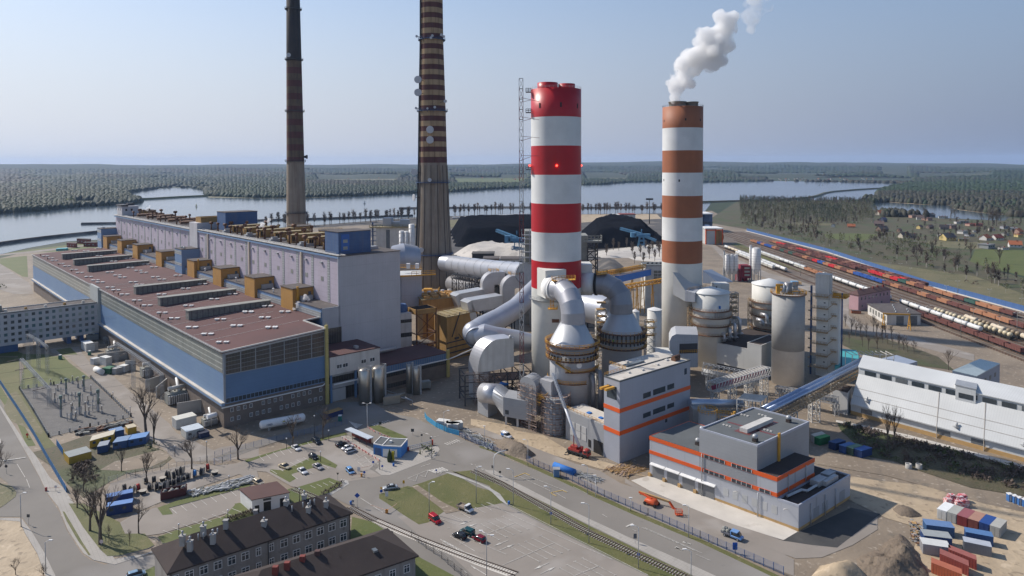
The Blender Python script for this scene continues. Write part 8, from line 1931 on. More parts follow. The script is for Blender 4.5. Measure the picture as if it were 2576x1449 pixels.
for i,(c,b,yt,lab,w_,big) in en((('J',(962,1150),400,'largest bare tree, at the road corner in front of the blue containers',1.,1),('J',(862,1020),560,'bare tree just behind the largest one at the road corner',1.,0),('J',(1330,1045),690,'slim bare tree at the corner of the lower left car park',.9,0),
('J',(1245,1165),985,'small thin tree on the grass plot left of the long house',.6,0),('J',(1045,1130),940,'thin young tree by the largest bare tree',.6,0),('J',(1408,565),215,'bare tree in the middle of the reel yard fence',.9,0),('J',(1165,445),180,'young birch like tree by the sandy patch',.7,0),
('J',(1840,425),40,'tall bare tree behind the reel yard near the sandy patch',1.,0),('J',(2285,330),-60,'bare tree by the blue wire gate',1.1,1),('E',(1415,1195),610,'tall bare tree by the blue roofed huts',1.,1),('E',(1490,1270),900,'second bare tree just right of the tall one by the huts',.9,0),
('F',(655,1280),955,'thin bare tree in front of the white gas tank',.8,0),('F',(945,1225),880,'bare tree at the right end of the white gas tank',.9,0),('J',(150,1440),1260,'small bare shrub tree on the sandy plot',.9,0),('J',(415,1490),1320,'bare shrub tree at the bottom of the sandy plot',.9,0),
('J',(740,800),560,'bare thicket tree by the fence corner',1.2,0),('J',(700,560),400,'low bare tree on the dark yard by the fence',1.3,0),('J',(800,640),430,'bare bush behind the blue containers',1.3,0),('J',(10,330),130,'bare tree cut by the left edge by the road',1.,0),('J',(-20,560),200,'second bare tree at the left edge',1.,0),
('Z',(645,1440),830,'left one of two pale birches in front of the white store',.55,0),('Z',(735,1440),840,'right one of two pale birches in front of the white store',.5,0),('N',(680,520),380,'dark leaning shrub tree at the foot of the bank',1.3,0),('K',(960,1640),1190,'brown tree crown rising in front of the lower house roof',1.2,1),('K',(1050,1660),1230,'second brown crown rising in front of the lower house roof',1.,0))):
 tp=TB[i%2] if big else TP[i%5];plt(tp,c,b,yt,lab,H0=14 if big else 12,wide=w_)
for i,(x,y,yt) in en(((850,1350,1230),(905,1400,1240),(940,1440,1250),(985,1440,1290),(1100,1400,1230),(1130,1440,1280),(1175,1449,1300),(1210,1449,1290),(1260,1449,1330),(1035,1449,1300),(200,1130,960),(225,1150,985))):
 plt(TP[i%5],'D',(x,y),yt,'bare tree on the slope below the pink signal house, the %s of twelve'%od(i+1),'bare trees below the pink signal house',wide=.8)
for i,(x,y,yt) in en(((60,100,-60),(150,75,-80),(320,120,-90),(400,160,-60),(510,150,-70),(580,75,-90),(640,80,-60),(710,120,-50),(790,160,-80),(850,160,-60),(905,190,-10),(985,215,20),(1430,420,120))):
 plt(TP[(i+2)%5],'Z',(x,y),yt,'bare tree on the brown bank behind the white store, the %s from the left'%od(i+1),'bare trees on the bank behind the white store',wide=.8)
for i,(x,y,yt) in en(((20,1180,1090),(40,1230,1110),(65,1190,1100),(430,300,270) ,(105,1010,960))):
 plt(TP[i%5],'D',(x+80,y),yt,'thin tree by the road behind the domed vessels, the %s of five'%od(i+1),'thin trees behind the domed vessels')
def simple_tree(seed,kind):
 r=random.Random(seed);C=N()
 if kind=='bare':
  C.mi=0;C.T([(0,0,0),(r.u(-.3,.3),0,6),(0,r.u(-.3,.3),11)],[.28,.2,.05],4,False)
  for k in O(60):
   z=r.u(3.5,10.5);a=r.u(0,6.28);L=r.u(1.2,3.4)*(1-abs(z-7.)/9);e=(L*cos(a),L*sin(a),z+r.u(.8,2.4))
   C.mi=1;w=.28;C.A([(w*sin(a),-w*cos(a),z),(-w*sin(a),w*cos(a),z),e])
   b=Q((0,0,z),e,.5);f=I(b,(r.u(-1,1),r.u(-1,1),r.u(.6,1.5)));C.A([I(b,(.3,0,0)),I(b,(-.3,.2,0)),f])
 elif kind=='pine':
  C.mi=0;C.T([(0,0,0),(0,0,11)],[.25,.06],4,False);C.mi=1
  for k in O(95):
   z=r.u(2.6,12);R_=(12.6-z)*.36+.3;a=r.u(0,6.28);q=(R_*r.u(.2,1)*cos(a),R_*r.u(.2,1)*sin(a),z);s_=r.u(.5,1.)
   C.A([I(q,(r.u(-s_,s_),r.u(-s_,s_),r.u(-.4,.5)*s_)) for _ in O(3)])
 elif kind=='bush':
  C.mi=1
  for k in O(50):
   a=r.u(0,6.28);e=r.u(0,1.4);R_=r.u(2,3.1);q=(R_*cos(a)*cos(e),R_*sin(a)*cos(e),.3+R_*sin(e)*1.2);s_=r.u(.5,1.)
   C.A([I(q,(r.u(-s_,s_),r.u(-s_,s_),r.u(-s_,s_))) for _ in O(3)])
 elif kind=='leafy':
  C.mi=0;C.T([(0,0,0),(.2,0,10)],[.16,.05],4,False)
  for k in O(10):
   z=r.u(4,9);a=r.u(0,6.28);C.T([(0,0,z),(cos(a)*1.4,sin(a)*1.4,z+2)],[.07,.02],3,False)
  C.mi=1
  for k in O(95):
   z=r.u(3.,11.5);a=r.u(0,6.28);R_=r.u(.2,2.1)*(1-abs(z-7)/7);q=(R_*cos(a),R_*sin(a),z);s_=r.u(.35,.7)
   C.A([I(q,(r.u(-s_,s_),r.u(-s_,s_),r.u(-s_,s_)*1.4)) for _ in O(3)])
 return C
ST={k:[simple_tree(100+i,k) for i in O(4)] for k in ('bare','pine','bush','leafy')}
SMAT={'bare':[M.bark,M.twp],'birchbare':[M.birch,M.twig],'pine':[M.bark,M.pine],'bush':[M.bark,M.bsg],'leafy':[M.birch,M.twg],'brownbush':[M.bark,M.twig]}
def tmesh(kind,i):
 k=('t',kind,i)
 if k not in _cc:
  C=ST[{'birchbare':'bare','brownbush':'bush'}.get(kind,kind)][i];_cc[k]=mo(C,'tree_mesh',SMAT[kind])
 return _cc[k]
r=random.Random(12);n=0
ends=[pB(60,478),pB(700,446),pB(1450,392),pC(-60,345),pC(700,352),pC(1440,342)]
for a,b in zip(ends,ends[1:]):
 L=md(a,b);k=max(1,int(L/7));
 for i in O(k):
  n+=1;q=Q(a,b,(i+r.u(0,.8))/k);o=link('lakeside_tree',tmesh('bare',r.randrange(4)));o.location=(q[0]+r.u(-5,5),q[1]+r.u(-14,14),0);s_=r.u(1.5,2.1);o.scale=(s_*1.1,s_*1.1,s_);o.rotation_euler=(0,0,r.u(0,6))
  tag(o,'bare tree in the row along the lake bank, the %s from the left'%od(n) if n<100 else 'bare tree near the right end of the lake bank row','tree','row of bare trees on the lake bank')
def pixa(x,y):
 X=np.asarray(x,float);Y=np.asarray(y,float);q=np.stack([X,Y,np.full(X.shape,-HC)],-1)
 a=q@np.array(RT);b=q@np.array(UP);d=q@np.array(FW);return CX+F*a/d,CY-F*b/d
def Dp(pts): return [ov('D',*p) for p in pts]
WOOD=Dp([(-90,215),(300,222),(600,226),(1060,236),(1120,250),(1080,300),(1150,330),(1090,430),(640,450),(640,520),(720,590),(1040,600),(1180,530),(1300,575),(1560,590),(1640,650),(1960,660),(1950,760),(2150,845),(2500,930),(2700,1010),(2700,1260),(2443,1140),(2100,1010),(1500,850),(1100,735),(700,640),(300,545),(0,470),(-90,440)])
SPARSE=Dp([(700,655),(1100,760),(1500,880),(2000,1040),(2443,1190),(2700,1290),(2700,1200),(2300,1050),(1900,920),(1500,800),(1000,690)])
rg=np.random.default_rng(5);N_=26000
xs=rg.uniform(345,1750,N_);ys=rg.uniform(300,2150,N_);px,py=pixa(xs,ys);m_=inpoly(px,py,WOOD)&(xs>358)
dist=np.hypot(xs,ys);keep=rg.random(N_)<np.clip(dist/1500,.30,1.);sp_=inpoly(px,py,SPARSE);keep&=~(sp_&(rg.random(N_)<.55));m_&=keep
xs,ys,px,py,dist=xs[m_],ys[m_],px[m_],py[m_],dist[m_]
nz=np.sin(xs/55+1)*np.cos(ys/70)+.6*np.sin(xs/23+ys/31)
dy=(py-440.3)/.2822;dx=(px-1886.8)/.2822
kind=[]
for i in O(len(xs)):
 u=rg.random()
 if dy[i]<268: kind.append('pine' if u<.75 else 'bare')
 elif 300<dy[i]<430 and 420<dx[i]<820: kind.append('pine' if u<.8 else 'leafy')
 elif dy[i]<430: kind.append('leafy' if u<.7 else 'birchbare' if u<.8 else 'pine')
 elif dy[i]<600: kind.append('birchbare' if u<.25 else 'brownbush' if u<.5 else 'leafy' if u<.75 else 'bush')
 else:
  kind.append(('bush' if u<.6 else 'pine' if u<.7 else 'leafy') if nz[i]>-.2 else ('birchbare' if u<.4 else 'brownbush' if u<.7 else 'bush'))
kind=np.array(kind)
def merged(name,lb,idx,xs,ys,scales,kinds,z=None,kindtag='stuff'):
 V=[];Fc=[];MI=[];off=0;mats=[];mi={}
 r=random.Random(8)
 for i in idx:
  k=kinds[i];tp=ST[{'birchbare':'bare','brownbush':'bush'}.get(k,k)][r.randrange(4)]
  if id(tp) not in mi:
   mi[id(tp)]=(np.array(tp.v),[len(f) for f in tp.f],np.array([q for f in tp.f for q in f]),np.array(tp.m))
  v,ls,fi,mm=mi[id(tp)];a=r.u(0,6.28);c,s_=cos(a),sin(a);k_=scales[i]
  w=np.empty_like(v);w[:,0]=(v[:,0]*c-v[:,1]*s_)*k_+xs[i];w[:,1]=(v[:,0]*s_+v[:,1]*c)*k_+ys[i];w[:,2]=v[:,2]*k_+(0 if z is None else z[i])
  key=('bark','a') if 0 else k
  if k not in mats: mats.append(k)
  V.append(w);Fc.append((ls,fi+off));MI.append(mm+2*mats.index(k));off+=len(v)
 me=bpy.data.meshes.new(name);v=np.concatenate(V).astype(np.float32);me.vertices.add(len(v));me.vertices.foreach_set('co',v.ravel())
 ls=np.concatenate([np.array(f[0]) for f in Fc]);li=np.concatenate([f[1] for f in Fc]).astype(np.int32);me.loops.add(len(li));me.loops.foreach_set('vertex_index',li)
 me.polygons.add(len(ls));st=np.concatenate([[0],np.cumsum(ls)[:-1]]).astype(np.int32);me.polygons.foreach_set('loop_start',st);me.polygons.foreach_set('material_index',np.concatenate(MI).astype(np.int32))
 for k in mats:
  for m_ in SMAT[k]: me.materials.append(m_)
 me.update(calc_edges=True);o=link(name,me);o['kind']=kindtag
 if lb: o['label']=lb
 return o
order=np.argsort(dist);near=order[:190]
sc_={'pine':(.8,1.3),'bare':(.7,1.2),'birchbare':(.7,1.25),'leafy':(.75,1.25),'bush':(.5,1.1),'brownbush':(.5,1.)}
scl=np.array([rg.uniform(*sc_[k]) for k in kind])
nm={'pine':('pine_tree','dark green pine'),'bare':('bare_tree','bare tree'),'birchbare':('birch_tree','leafless pale trunked birch'),'leafy':('birch_tree','birch in thin spring leaf'),'bush':('bush','green bush'),'brownbush':('bush','leafless brown bush')}
cnt={}
for i in near:
 k=kind[i];cnt[k]=cnt.get(k,0)+1;o=link(nm[k][0],tmesh(k,int(rg.integers(4))));o.location=(xs[i],ys[i],0);o.scale=(scl[i],)*3;o.rotation_euler=(0,0,rg.uniform(0,6))
 tag(o,'%s beyond the blue wall, the %s nearest of its kind'%(nm[k][1],od(min(cnt[k],99))),'tree' if 'bush' not in k else 'bush','trees in the scrub beyond the blue wall')
merged('woodland','mixed birch and pine wood beyond the rail yard',order[190:],xs,ys,scl,kind)
def clump(seed):
 r=random.Random(seed);C=N();k=7
 ring=[(cos(6.283*i/k)*r.u(.75,1.2),sin(6.283*i/k)*r.u(.75,1.2),r.u(.25,.5)) for i in O(k)]
 top=[(cos(6.283*(i+.5)/k)*r.u(.35,.6),sin(6.283*(i+.5)/k)*r.u(.35,.6),r.u(.75,1.)) for i in O(k)]
 base=[(a[0]*.9,a[1]*.9,0) for a in ring]
 C.v=base+ring+top+[(0,0,1.1)]
 fs=[(i,(i+1)%k,k+(i+1)%k,k+i) for i in O(k)]+[(k+i,k+(i+1)%k,2*k+i) for i in O(k)]+[(k+(i+1)%k,2*k+(i+1)%k,2*k+i) for i in O(k)]+[(2*k+i,2*k+(i+1)%k,3*k) for i in O(k)]
 C.idx(0,fs);C.m=[1]*len(C.f);return C
for k in ('c1','c2','c3','c4'): ST[k]=[clump(200+i) for i in O(4)]
D('frp',(.014,.028,.014),(.02,.034,.015),.03);D('frb',(.042,.038,.024),(.03,.032,.019),.03);D('fro',(.03,.042,.017),None,.03);D('frg',(.018,.04,.015),(.026,.045,.017),.02)
SMAT.update({'c1':[M.frp]*2,'c2':[M.frb]*2,'c3':[M.fro]*2,'c4':[M.frg]*2})
cand=[]
Dd=1250.
rg=np.random.default_rng(9);X_=[];Y_=[];S_=[]
while Dd<9500:
 s_=max(8.,Dd/230.);th_=np.arange(R(-41),R(41),s_*1.15/Dd);th_=th_+rg.uniform(-.4,.4,len(th_))*s_/Dd;d_=Dd+rg.uniform(-.5,.5,len(th_))*s_
 X_.append(d_*np.sin(th_));Y_.append(d_*np.cos(th_));S_.append(np.full(len(th_),s_));Dd+=s_*(1.15 if Dd<3000 else 1.9)
X_=np.concatenate(X_);Y_=np.concatenate(Y_);S_=np.concatenate(S_);px,py=pixa(X_,Y_)
bad=inpoly(px,py,LAKE)|inpoly(px,py,[ov('BB',*p) for p in POND])
for c,pts in (('T',[(0,298),(250,300),(900,308),(880,330),(300,345),(0,350)]),('T',[(1060,262),(1380,268),(1400,345),(1100,330)]),('T',[(1450,306),(2240,314),(2260,350),(1480,350)]),('S',[(760,274),(1060,276),(1200,296),(1180,330),(800,326)]),('S',[(1900,252),(2150,258),(2140,285),(1900,282)]),('S',[(0,284),(260,280),(280,335),(0,330)]),('S',[(2200,288),(2576,288),(2576,316),(2250,316)]),('B',[(560,10),(1350,25),(1300,64),(600,54)]),('B',[(1790,25),(2452,25),(2452,80),(1850,85)]),
('T',[(-100,340),(1440,345),(1440,392),(-100,372)]),('T',[(960,500),(1060,505),(1060,560),(960,560)]),('O',[(-300,640),(300,590),(1800,500),(1830,497),(2160,497),(2200,512),(2230,560),(2700,600),(2700,3000),(-300,3000)]),('R',[(760,560),(960,560),(980,612),(760,612)])):
 bad|=inpoly(px,py,[ov(c,*p) for p in pts])
bad|=(px<-120)|(px>2700)|(py>546)
op=(np.sin(X_/310+.5)*np.cos(Y_/520)+.5*np.sin(X_/140+Y_/260))>1.05
keep=~bad&~(op&(rg.random(len(X_))<.7))
X_,Y_,S_,px,py=X_[keep],Y_[keep],S_[keep],px[keep],py[keep]
f_=np.sin(X_/420)*np.sin(Y_/600+1)+.6*np.sin(X_/150+Y_/210)+rg.uniform(-.4,.4,len(X_))
kk=np.where(f_>.55,'c1',np.where(f_>0,'c4',np.where(f_>-.55,'c3','c2')))
edge=(py>478)&(py<500)&(px>2180);kk=np.where((rg.random(len(X_))<.75)&(py>488)&(px>2180),'c2',kk);kk=np.where((px>2180)&(py<488)&(py>462),np.where(rg.random(len(X_))<.8,'c4','c1'),kk)
kk=np.where((px<560)&(py>470)&(rg.random(len(X_))<.55),'c3',kk)
H_=np.where(S_<20,rg.uniform(10,15,len(X_)),rg.uniform(11,16,len(X_)))
zz_=hillz(X_,Y_)
def merged_far(name,lb,X,Y,W,Hh,Zb,kinds):
 tv=[(np.array(t.v),[len(f) for f in t.f],np.array([q for f in t.f for q in f])) for t in ST['c1']];r=random.Random(3)
 V=[];LI=[];LS=[];MI=[];off=0;ks=['c1','c2','c3','c4']
 for i in O(len(X)):
  v,ls,fi=tv[r.randrange(4)];a=r.u(0,6.28);c,s_=cos(a),sin(a);w=np.empty_like(v)
  w[:,0]=(v[:,0]*c-v[:,1]*s_)*W[i]+X[i];w[:,1]=(v[:,0]*s_+v[:,1]*c)*W[i]+Y[i];w[:,2]=v[:,2]*Hh[i]+Zb[i]-.5;V.append(w);LI.append(fi+off);LS+=ls;MI+=[ks.index(kinds[i])]*len(ls);off+=len(v)
 me=bpy.data.meshes.new(name);v=np.concatenate(V).astype(np.float32);me.vertices.add(len(v));me.vertices.foreach_set('co',v.ravel());li=np.concatenate(LI).astype(np.int32);me.loops.add(len(li));me.loops.foreach_set('vertex_index',li)
 ls=np.array(LS);me.polygons.add(len(ls));me.polygons.foreach_set('loop_start',np.concatenate([[0],np.cumsum(ls)[:-1]]).astype(np.int32));me.polygons.foreach_set('material_index',np.array(MI,np.int32))
 for k in ks: me.materials.append(SMAT[k][1])
 me.update(calc_edges=True);o=link(name,me);o['kind']='stuff';o['label']=lb;return o
merged_far('far_woods','wooded far shores around the lake',X_,Y_,S_*rg.uniform(.75,1.1,len(X_)),H_,zz_,kk)
for i,(c,x,y,s_,lab) in en((('K',1935,275,1.,'dark low hedge at the tip of the gatehouse pavement'),('K',1585,340,.0,''),('J',1460,220,.8,'green bush by the blue roofed huts'),('D',965,555,1.5,'lone dark bush on the far meadow'),('D',640,415,2.4,'yellow green willow at the edge of the far wood'),('R',715,600,6,'bright green willow on the left lake shore'),('A',12,1010,1.2,'small dark conifer by the far left road'))):
 if not s_: continue
 q=P(c,x,y);o=link('bush',tmesh('bush',i%4));o.location=q;o.scale=(s_,s_,s_*.8)
 if i==5 or i==4:
  me=o.data.copy();me.materials[1]=pn((.22,.24,.05),.9);o.data=me
 tag(o,lab,'bush')
q=pK(1580,355);C=N();C.L(q,[(.7,0),(.9,1.2),(.6,3),(.02,4.6)],9);solo('cypress',C,M.pine,'slim dark cypress by the yellow sign at the gatehouse','conifer')
r=random.Random(77)
for i in O(16):
 q=Q(pK(10,930),pK(280,840),i/15);o=link('hedge_bush',tmesh('brownbush',i%4));o.location=q;s_=r.u(.28,.4);o.scale=(s_,s_,s_);tag(o,'small brown hedge bush behind the long house, the %s from the left'%od(i+1),'bush','hedge behind the long house')
for i in O(8):
 q=Q(pK(940,680),pK(1125,565),i/7);o=link('hedge_bush',tmesh('brownbush',i%4));o.location=q;s_=r.u(.3,.42);o.scale=(s_,s_,s_);tag(o,'small brown hedge bush along the paved kerb island, the %s from the left'%od(i+1),'bush','hedge by the kerb island')
for i in O(260):
 u,v=r.random(),r.random();a=Q(pN(150,200),pN(1900,650),u);b=Q(pN(330,450),pN(1900,830),u);q=Q(a,b,v*v*.9+.03)
 o=link('scrub_bush',tmesh('brownbush' if r.random()<.75 else 'bush',r.randrange(4)));o.location=q;s_=r.u(.25,.55);o.scale=(s_*1.3,s_*1.3,s_);tag(o,'bare brown scrub bush on the dark bank below the white store','bush','scrub on the dark bank')
for i in O(60):
 q=Q(Q(pJ(700,420),pJ(880,340),r.random()),Q(pJ(640,560),pJ(1040,560),r.random()),r.random());o=link('scrub_bush',tmesh('brownbush',r.randrange(4)));o.location=q;s_=r.u(.25,.5);o.scale=(s_,s_,s_);tag(o,'bare brown scrub bush on the dark yard by the blue panel fence','bush','scrub by the blue panel fence')
for i,(x,y) in en(((950,700),(1010,640),(1060,650),(1130,620),(1180,690),(1250,700),(1300,640),(1330,720),(1360,660),(1380,740),(1400,640),(1420,700),(930,600),(1200,760),(1280,770))):
 q=pC(x,y+30);o=link('yard_tree',tmesh('bare',i%4));o.location=q;s_=r.u(.9,1.5);o.scale=(s_,s_,s_);tag(o,'bare tree on the pale yard between the striped stacks, the %s of fifteen'%od(i+1),'tree','bare trees between the stacks')
# wagons
OPEN={};PAL={'o':(.42,.20,.11),'m':(.16,.065,.055),'g':(.05,.12,.10),'b':(.03,.10,.36),'r':(.55,.03,.04),'d':(.10,.045,.045),'k':(.24,.12,.09)}
NMC={'o':'rust orange','m':'dark maroon','g':'dark green','b':'blue','r':'bright red','d':'dull brown','k':'faded brown'}
def bogies():
 if 'bogie' in OPEN: return OPEN['bogie']
 C=N()
 for y in (-3.6,3.6):
  C.X(-1.,1.,y-1.3,y+1.3,.35,.9)
  for yy in (y-.85,y+.85):
   for x in (-.8,.8): C.T([(x-.07,yy,.75),(x+.07,yy,.75)],.42,8)
 OPEN['bogie']=mo(C,'bogie',M.black);return OPEN['bogie']
def open_body(c):
 if c in OPEN: return OPEN[c]
 C=N();L=5.6;C.X(-1.4,1.4,-L,L,1.1,1.3)
 for x in (-1.45,1.35): C.X(x,x+.1,-L,L,1.3,3.35)
 for y in (-L,L-.1): C.X(-1.35,1.35,y,y+.1,1.3,3.35)
 for k in O(10):
  y=-L+.35+k*1.2
  for x in (-1.55,1.45): C.X(x,x+.1,y,y+.16,1.2,3.3)
 for x in (-1.52,1.38): C.X(x,x+.14,-L,L,3.35,3.45)
 ld=N();ld.X(-1.33,1.33,-L+.12,L-.12,1.35,2.5 if c!='g' else 2.9)
 OPEN[c]=(mo(C,'body',pn(PAL[c],.75)),mo(ld,'load',M.coal if c in 'omdbgk' else M.rust));return OPEN[c]
def wo(x,y,c,lb,group):
 t=K('open_wagon',lb,'wagon',(x,y,.42),group);b,l=open_body(c);link('body',b,t);link('load',l,t);link('bogie',bogies(),t);return t
def tank_body(kind):
 if kind in OPEN: return OPEN[kind]
 C=N();fr_=N();L=5.3;fr_.X(-1.2,1.2,-5.6,5.6,1.0,1.3)
 if kind.startswith('tank'):
  C.T([(0,-L,2.75),(0,-L+.35,2.75),(0,L-.35,2.75),(0,L,2.75)],[.9,1.42,1.42,.9],18);C.Y((0,0,4.05),.45,.35,10)
  fr_.X(-.35,.35,-2.6,2.6,4.16,4.22)
  for y in (-3.5,0,3.5): C.T([(0,y-.06,2.75),(0,y+.06,2.75)],1.46,18)
 else:
  n=4 if kind=='hump' else 3
  for k in O(n):
   y=-L+L*2*(k+.5)/n;C.L((0,y,1.5),[(.55,0),(1.4,1.0),(1.42,1.7),(1.1,2.4),(.4,2.75),(.01,2.8)],14)
  fr_.X(-1.3,1.3,-5.5,5.5,1.3,2.0)
 col={'tank':(.70,.70,.68),'hump':(.66,.66,.64),'cream':(.62,.53,.36),'tantank':(.28,.21,.13),'tankcream':(.62,.53,.40)}[kind]
 OPEN[kind]=(mo(C,'tank',pn(col,.45)),mo(fr_,'frame',M.black if kind!='hump' else pn((.45,.43,.38),.6)));return OPEN[kind]
def wt(x,y,kind,lb,group):
 t=K('tank_wagon',lb,'wagon',(x,y,.42),group);k='tank' if kind=='tank' else kind
 b,f=tank_body(kind);link('tank',b,t);link('frame',f,t);link('bogie',bogies(),t);return t
seq='oobobbomgmgmmomrboromobbbbmommomommooomom'[:41]
y=866
for i,c in en(seq):
 if y<398: break
 wo(306.5,y,c,'%s open wagon, the %s from the far end of the nearest coal train'%(NMC[c],od(i+1)),'wagons of the nearest coal train');y-=12
for (x,y0,y1,sq,lab) in ((322.5,822,632,'mmdkmddkdmdkdmdmd','middle coal train'),(325,612,432,'rrorgomooomgoomo','red and orange train'),(329,862,548,'korrdmmrrmdmmrrdkmmdkdmmrdkm','farther coal train'),(335,830,552,'ddkddmdkddmddkddmddkdmdd','farthest coal train')):
 y=y0;i=0
 while y>y1:
  c=sq[i%len(sq)];wo(x,y,c,'%s open wagon, the %s from the far end of the %s'%(NMC[c],od(i+1),lab),'wagons of the '+lab);y-=12;i+=1
y=762;i=0
while y>392:
 if not 478<y<488:
  c='o' if 594<y<634 else None
  if c: wo(274.5,y,c,'rust orange open wagon, the %s wagon of the long white train'%od(i+1),'wagons of the long white tank train')
  else:
   k='hump' if (y>700 or 634<y<662) else 'tank';wt(274.5,y,k,'white %s wagon, the %s in the long white train'%('four humped' if k=='hump' else 'tank',od(i+1)),'wagons of the long white tank train')
 y-=12;i+=1
for i in O(15):
 y=800-i*12;k=('tankcream' if i in (1,2,3,9) else 'hump' if i in (5,6,7,8,10,11,12) else 'tank');wt(252.5,y,k,'%s tank wagon, the %s from the far end of the siding train'%('cream' if k=='tankcream' else 'white',od(i+1)),'wagons of the siding tank train')
for i in O(9): wt(247,744-i*12,'hump','white humped wagon, the %s from the far end of the shortest siding train'%od(i+1),'wagons of the shortest siding train')
for i in O(8): wo(266,442-i*12,'m' if i else 'd','maroon open wagon by the white tanks, the %s from the shed'%od(i+1),'maroon wagons by the white tanks')
for i in O(6): wt(281,446-i*12,'cream','cream domed wagon, the %s from the far end'%od(i+1),'cream domed wagons')
for i in O(6): wt(287,424-i*12,'tantank' if i%2 else 'tankcream','tan tank wagon behind the cream domed ones, the %s from the far end'%od(i+1),'tan tank wagons')
a,b=pB(1805,392),pC(262,357)
n=24
for i in O(n):
 q=Q(a,b,(i+.5)/n);mb_='fw'
 if 'fw' not in OPEN:
  C=N();L=5.6
  for k in O(4): C.L((-L+2.8*k+1.4,0,1.2),[(.8,0),(1.6,1.2),(1.6,2.2),(.9,3.2),(.1,3.4)],10)
  C.mi=1;C.X(-6.4,6.4,-1.3,1.3,.3,1.3);OPEN['fw']=mo(C,'tank_wagon',[M.white,M.black])
 o=link('tank_wagon',OPEN['fw']);o.location=(q[0],q[1],.2);s_=md(a,b)/n/14.;o.scale=(s_,s_*1.3,s_*1.5);o.rotation_euler=(0,0,atan2(b[1]-a[1],b[0]-a[0]));tag(o,'white humped wagon in the distant train by the lake trees, the %s from the left'%od(i+1),'wagon','distant white train by the lake trees')
t=K('noise_barrier','long blue barrier wall with a white footing beyond the rail yard','barrier wall',(343,455,0));C=N();mw=N()
pts=[pD(-30,500),pD(0,507),pD(700,690),pD(1580,985),pD(2443,1222),pD(3000,1420)]
for a,b in zip(pts,pts[1:]):
 d=nrm(sub(b,a));n_=(-d[1]*.4,d[0]*.4,0);up=(0,0,4.2)
 C.H([a,b,I(b,n_),I(a,n_)]+[I(q,up) for q in (a,b,I(b,n_),I(a,n_))])
 n2=(d[1]*1.8,-d[0]*1.8,0);mw.H([a,b,I(b,n2),I(a,n2)]+[I(q,(0,0,.5)) for q in (a,b,I(b,n2),I(a,n2))])
J('panels',C,mat('barrier',(.045,.10,.24),(.06,.13,.29),scale=.3,sm_=(((0,1,0),4,.25,.7),)),t);J('footing',mw,M.slab,t)
OPEN['yl']=None
C=N();C.Y((0,0,0),.16,10,6,.1);yp=mo(C,'pole',M.lan);C=N();C.X(-1.6,1.6,-.06,.06,9.9,10.05)
for x in (-1.4,1.4): C.X(x-.45,x+.45,-.22,.22,10.0,10.2)
yh=mo(C,'lamp_head',M.dw)
for i,(x,y0,y1) in en(((155,515,590),(285,705,805),(450,775,900),(655,630,685),(745,665,735),(950,700,765),(945,855,920),(1165,875,945),(1115,990,1060),(1200,935,1020),(1340,790,880),(1530,1020,1110),(1340,1075,1160),(1595,1165,1270),(1750,985,1090),(1850,945,1060),(1990,1200,1320),(2135,1018,1130),(2225,1265,1380),(1880,1285,1449),(2380,1230,1400),(785,710,790),(1250,785,850),(1430,830,905),(400,570,620),(530,610,660),(985,770,860),(2420,1100,1210),(350,545,590),(1080,740,800),(750,870,960))):
 q=pD(x,y1);h=max(7,HT(q,'D',y0));t=K('yard_lamp','double headed rail yard lamp post, the %s of thirty-one'%od(i+1),'lamp post',q,'rail yard lamp posts');t.scale=(h/10,)*3;link('pole',yp,t);link('lamp_head',yh,t)
# houses
def house(c,x,y,wpx,rgb,roof,lab,ang=None,h=None,gable=True,dep=None,name='house',group=None,simple=False,cat='house',z=0.):
 q=P(c,x,y);s_=CR[c][2]*.62890625;Wd=wpx*s_/F*q[1];dep=dep or Wd*.75;h=h or Wd*.42;ang=ang if ang is not None else 20
 T=frA((q[0],q[1]),ang);t=K(name,lab,cat,(q[0],q[1],z),group);C=N();C.F(T,-Wd/2,Wd/2,0,dep,z,z+h)
 if gable: C.A([T(-Wd/2,0,z+h),T(-Wd/2,dep,z+h),T(-Wd/2,dep/2,z+h+dep*.42)]);C.A([T(Wd/2,0,z+h),T(Wd/2,dep,z+h),T(Wd/2,dep/2,z+h+dep*.42)])
 J('wall',C,pn(rgb,.8),t);C=N();o=Wd*.05
 if gable:
  k=dep*.42
  for (v0,z0,v1,z1) in ((-dep*.08,h-k*.16,dep/2,h+k),(dep*1.08,h-k*.16,dep/2,h+k)):
   A=[T(-Wd/2-o,v0,z+z0),T(Wd/2+o,v0,z+z0),T(Wd/2+o,v1,z+z1),T(-Wd/2-o,v1,z+z1)];C.H(A+[I(p,(0,0,.3)) for p in A])
 else: C.F(T,-Wd/2-o,Wd/2+o,-.3,dep+.3,z+h,z+h+.35)
 rf=J('roof',C,pn(roof,.85),t)
 if not simple:
  for k in O(3):
   C=N();u=-Wd*.38+k*Wd*.3;C.F(T,u,u+Wd*.12,-.08,.1,h*.4,h*.72);J('window',C,M.pane,t)
  C=N();p=T(Wd*.15,dep*.45,h+(dep*.3 if gable else 0));C.X(p[0]-.5,p[0]+.5,p[1]-.5,p[1]+.5,p[2],p[2]+(dep*.2 if gable else 1.5));sl_('chimney',C,M.tlr,t,rf)
 return t
OR=(.36,.12,.055);DK=(.045,.04,.045);RD=(.20,.05,.04);GY=(.16,.155,.15);WH=(.62,.60,.56);YL=(.60,.47,.2);PK=(.42,.26,.2);BG=(.45,.41,.34)
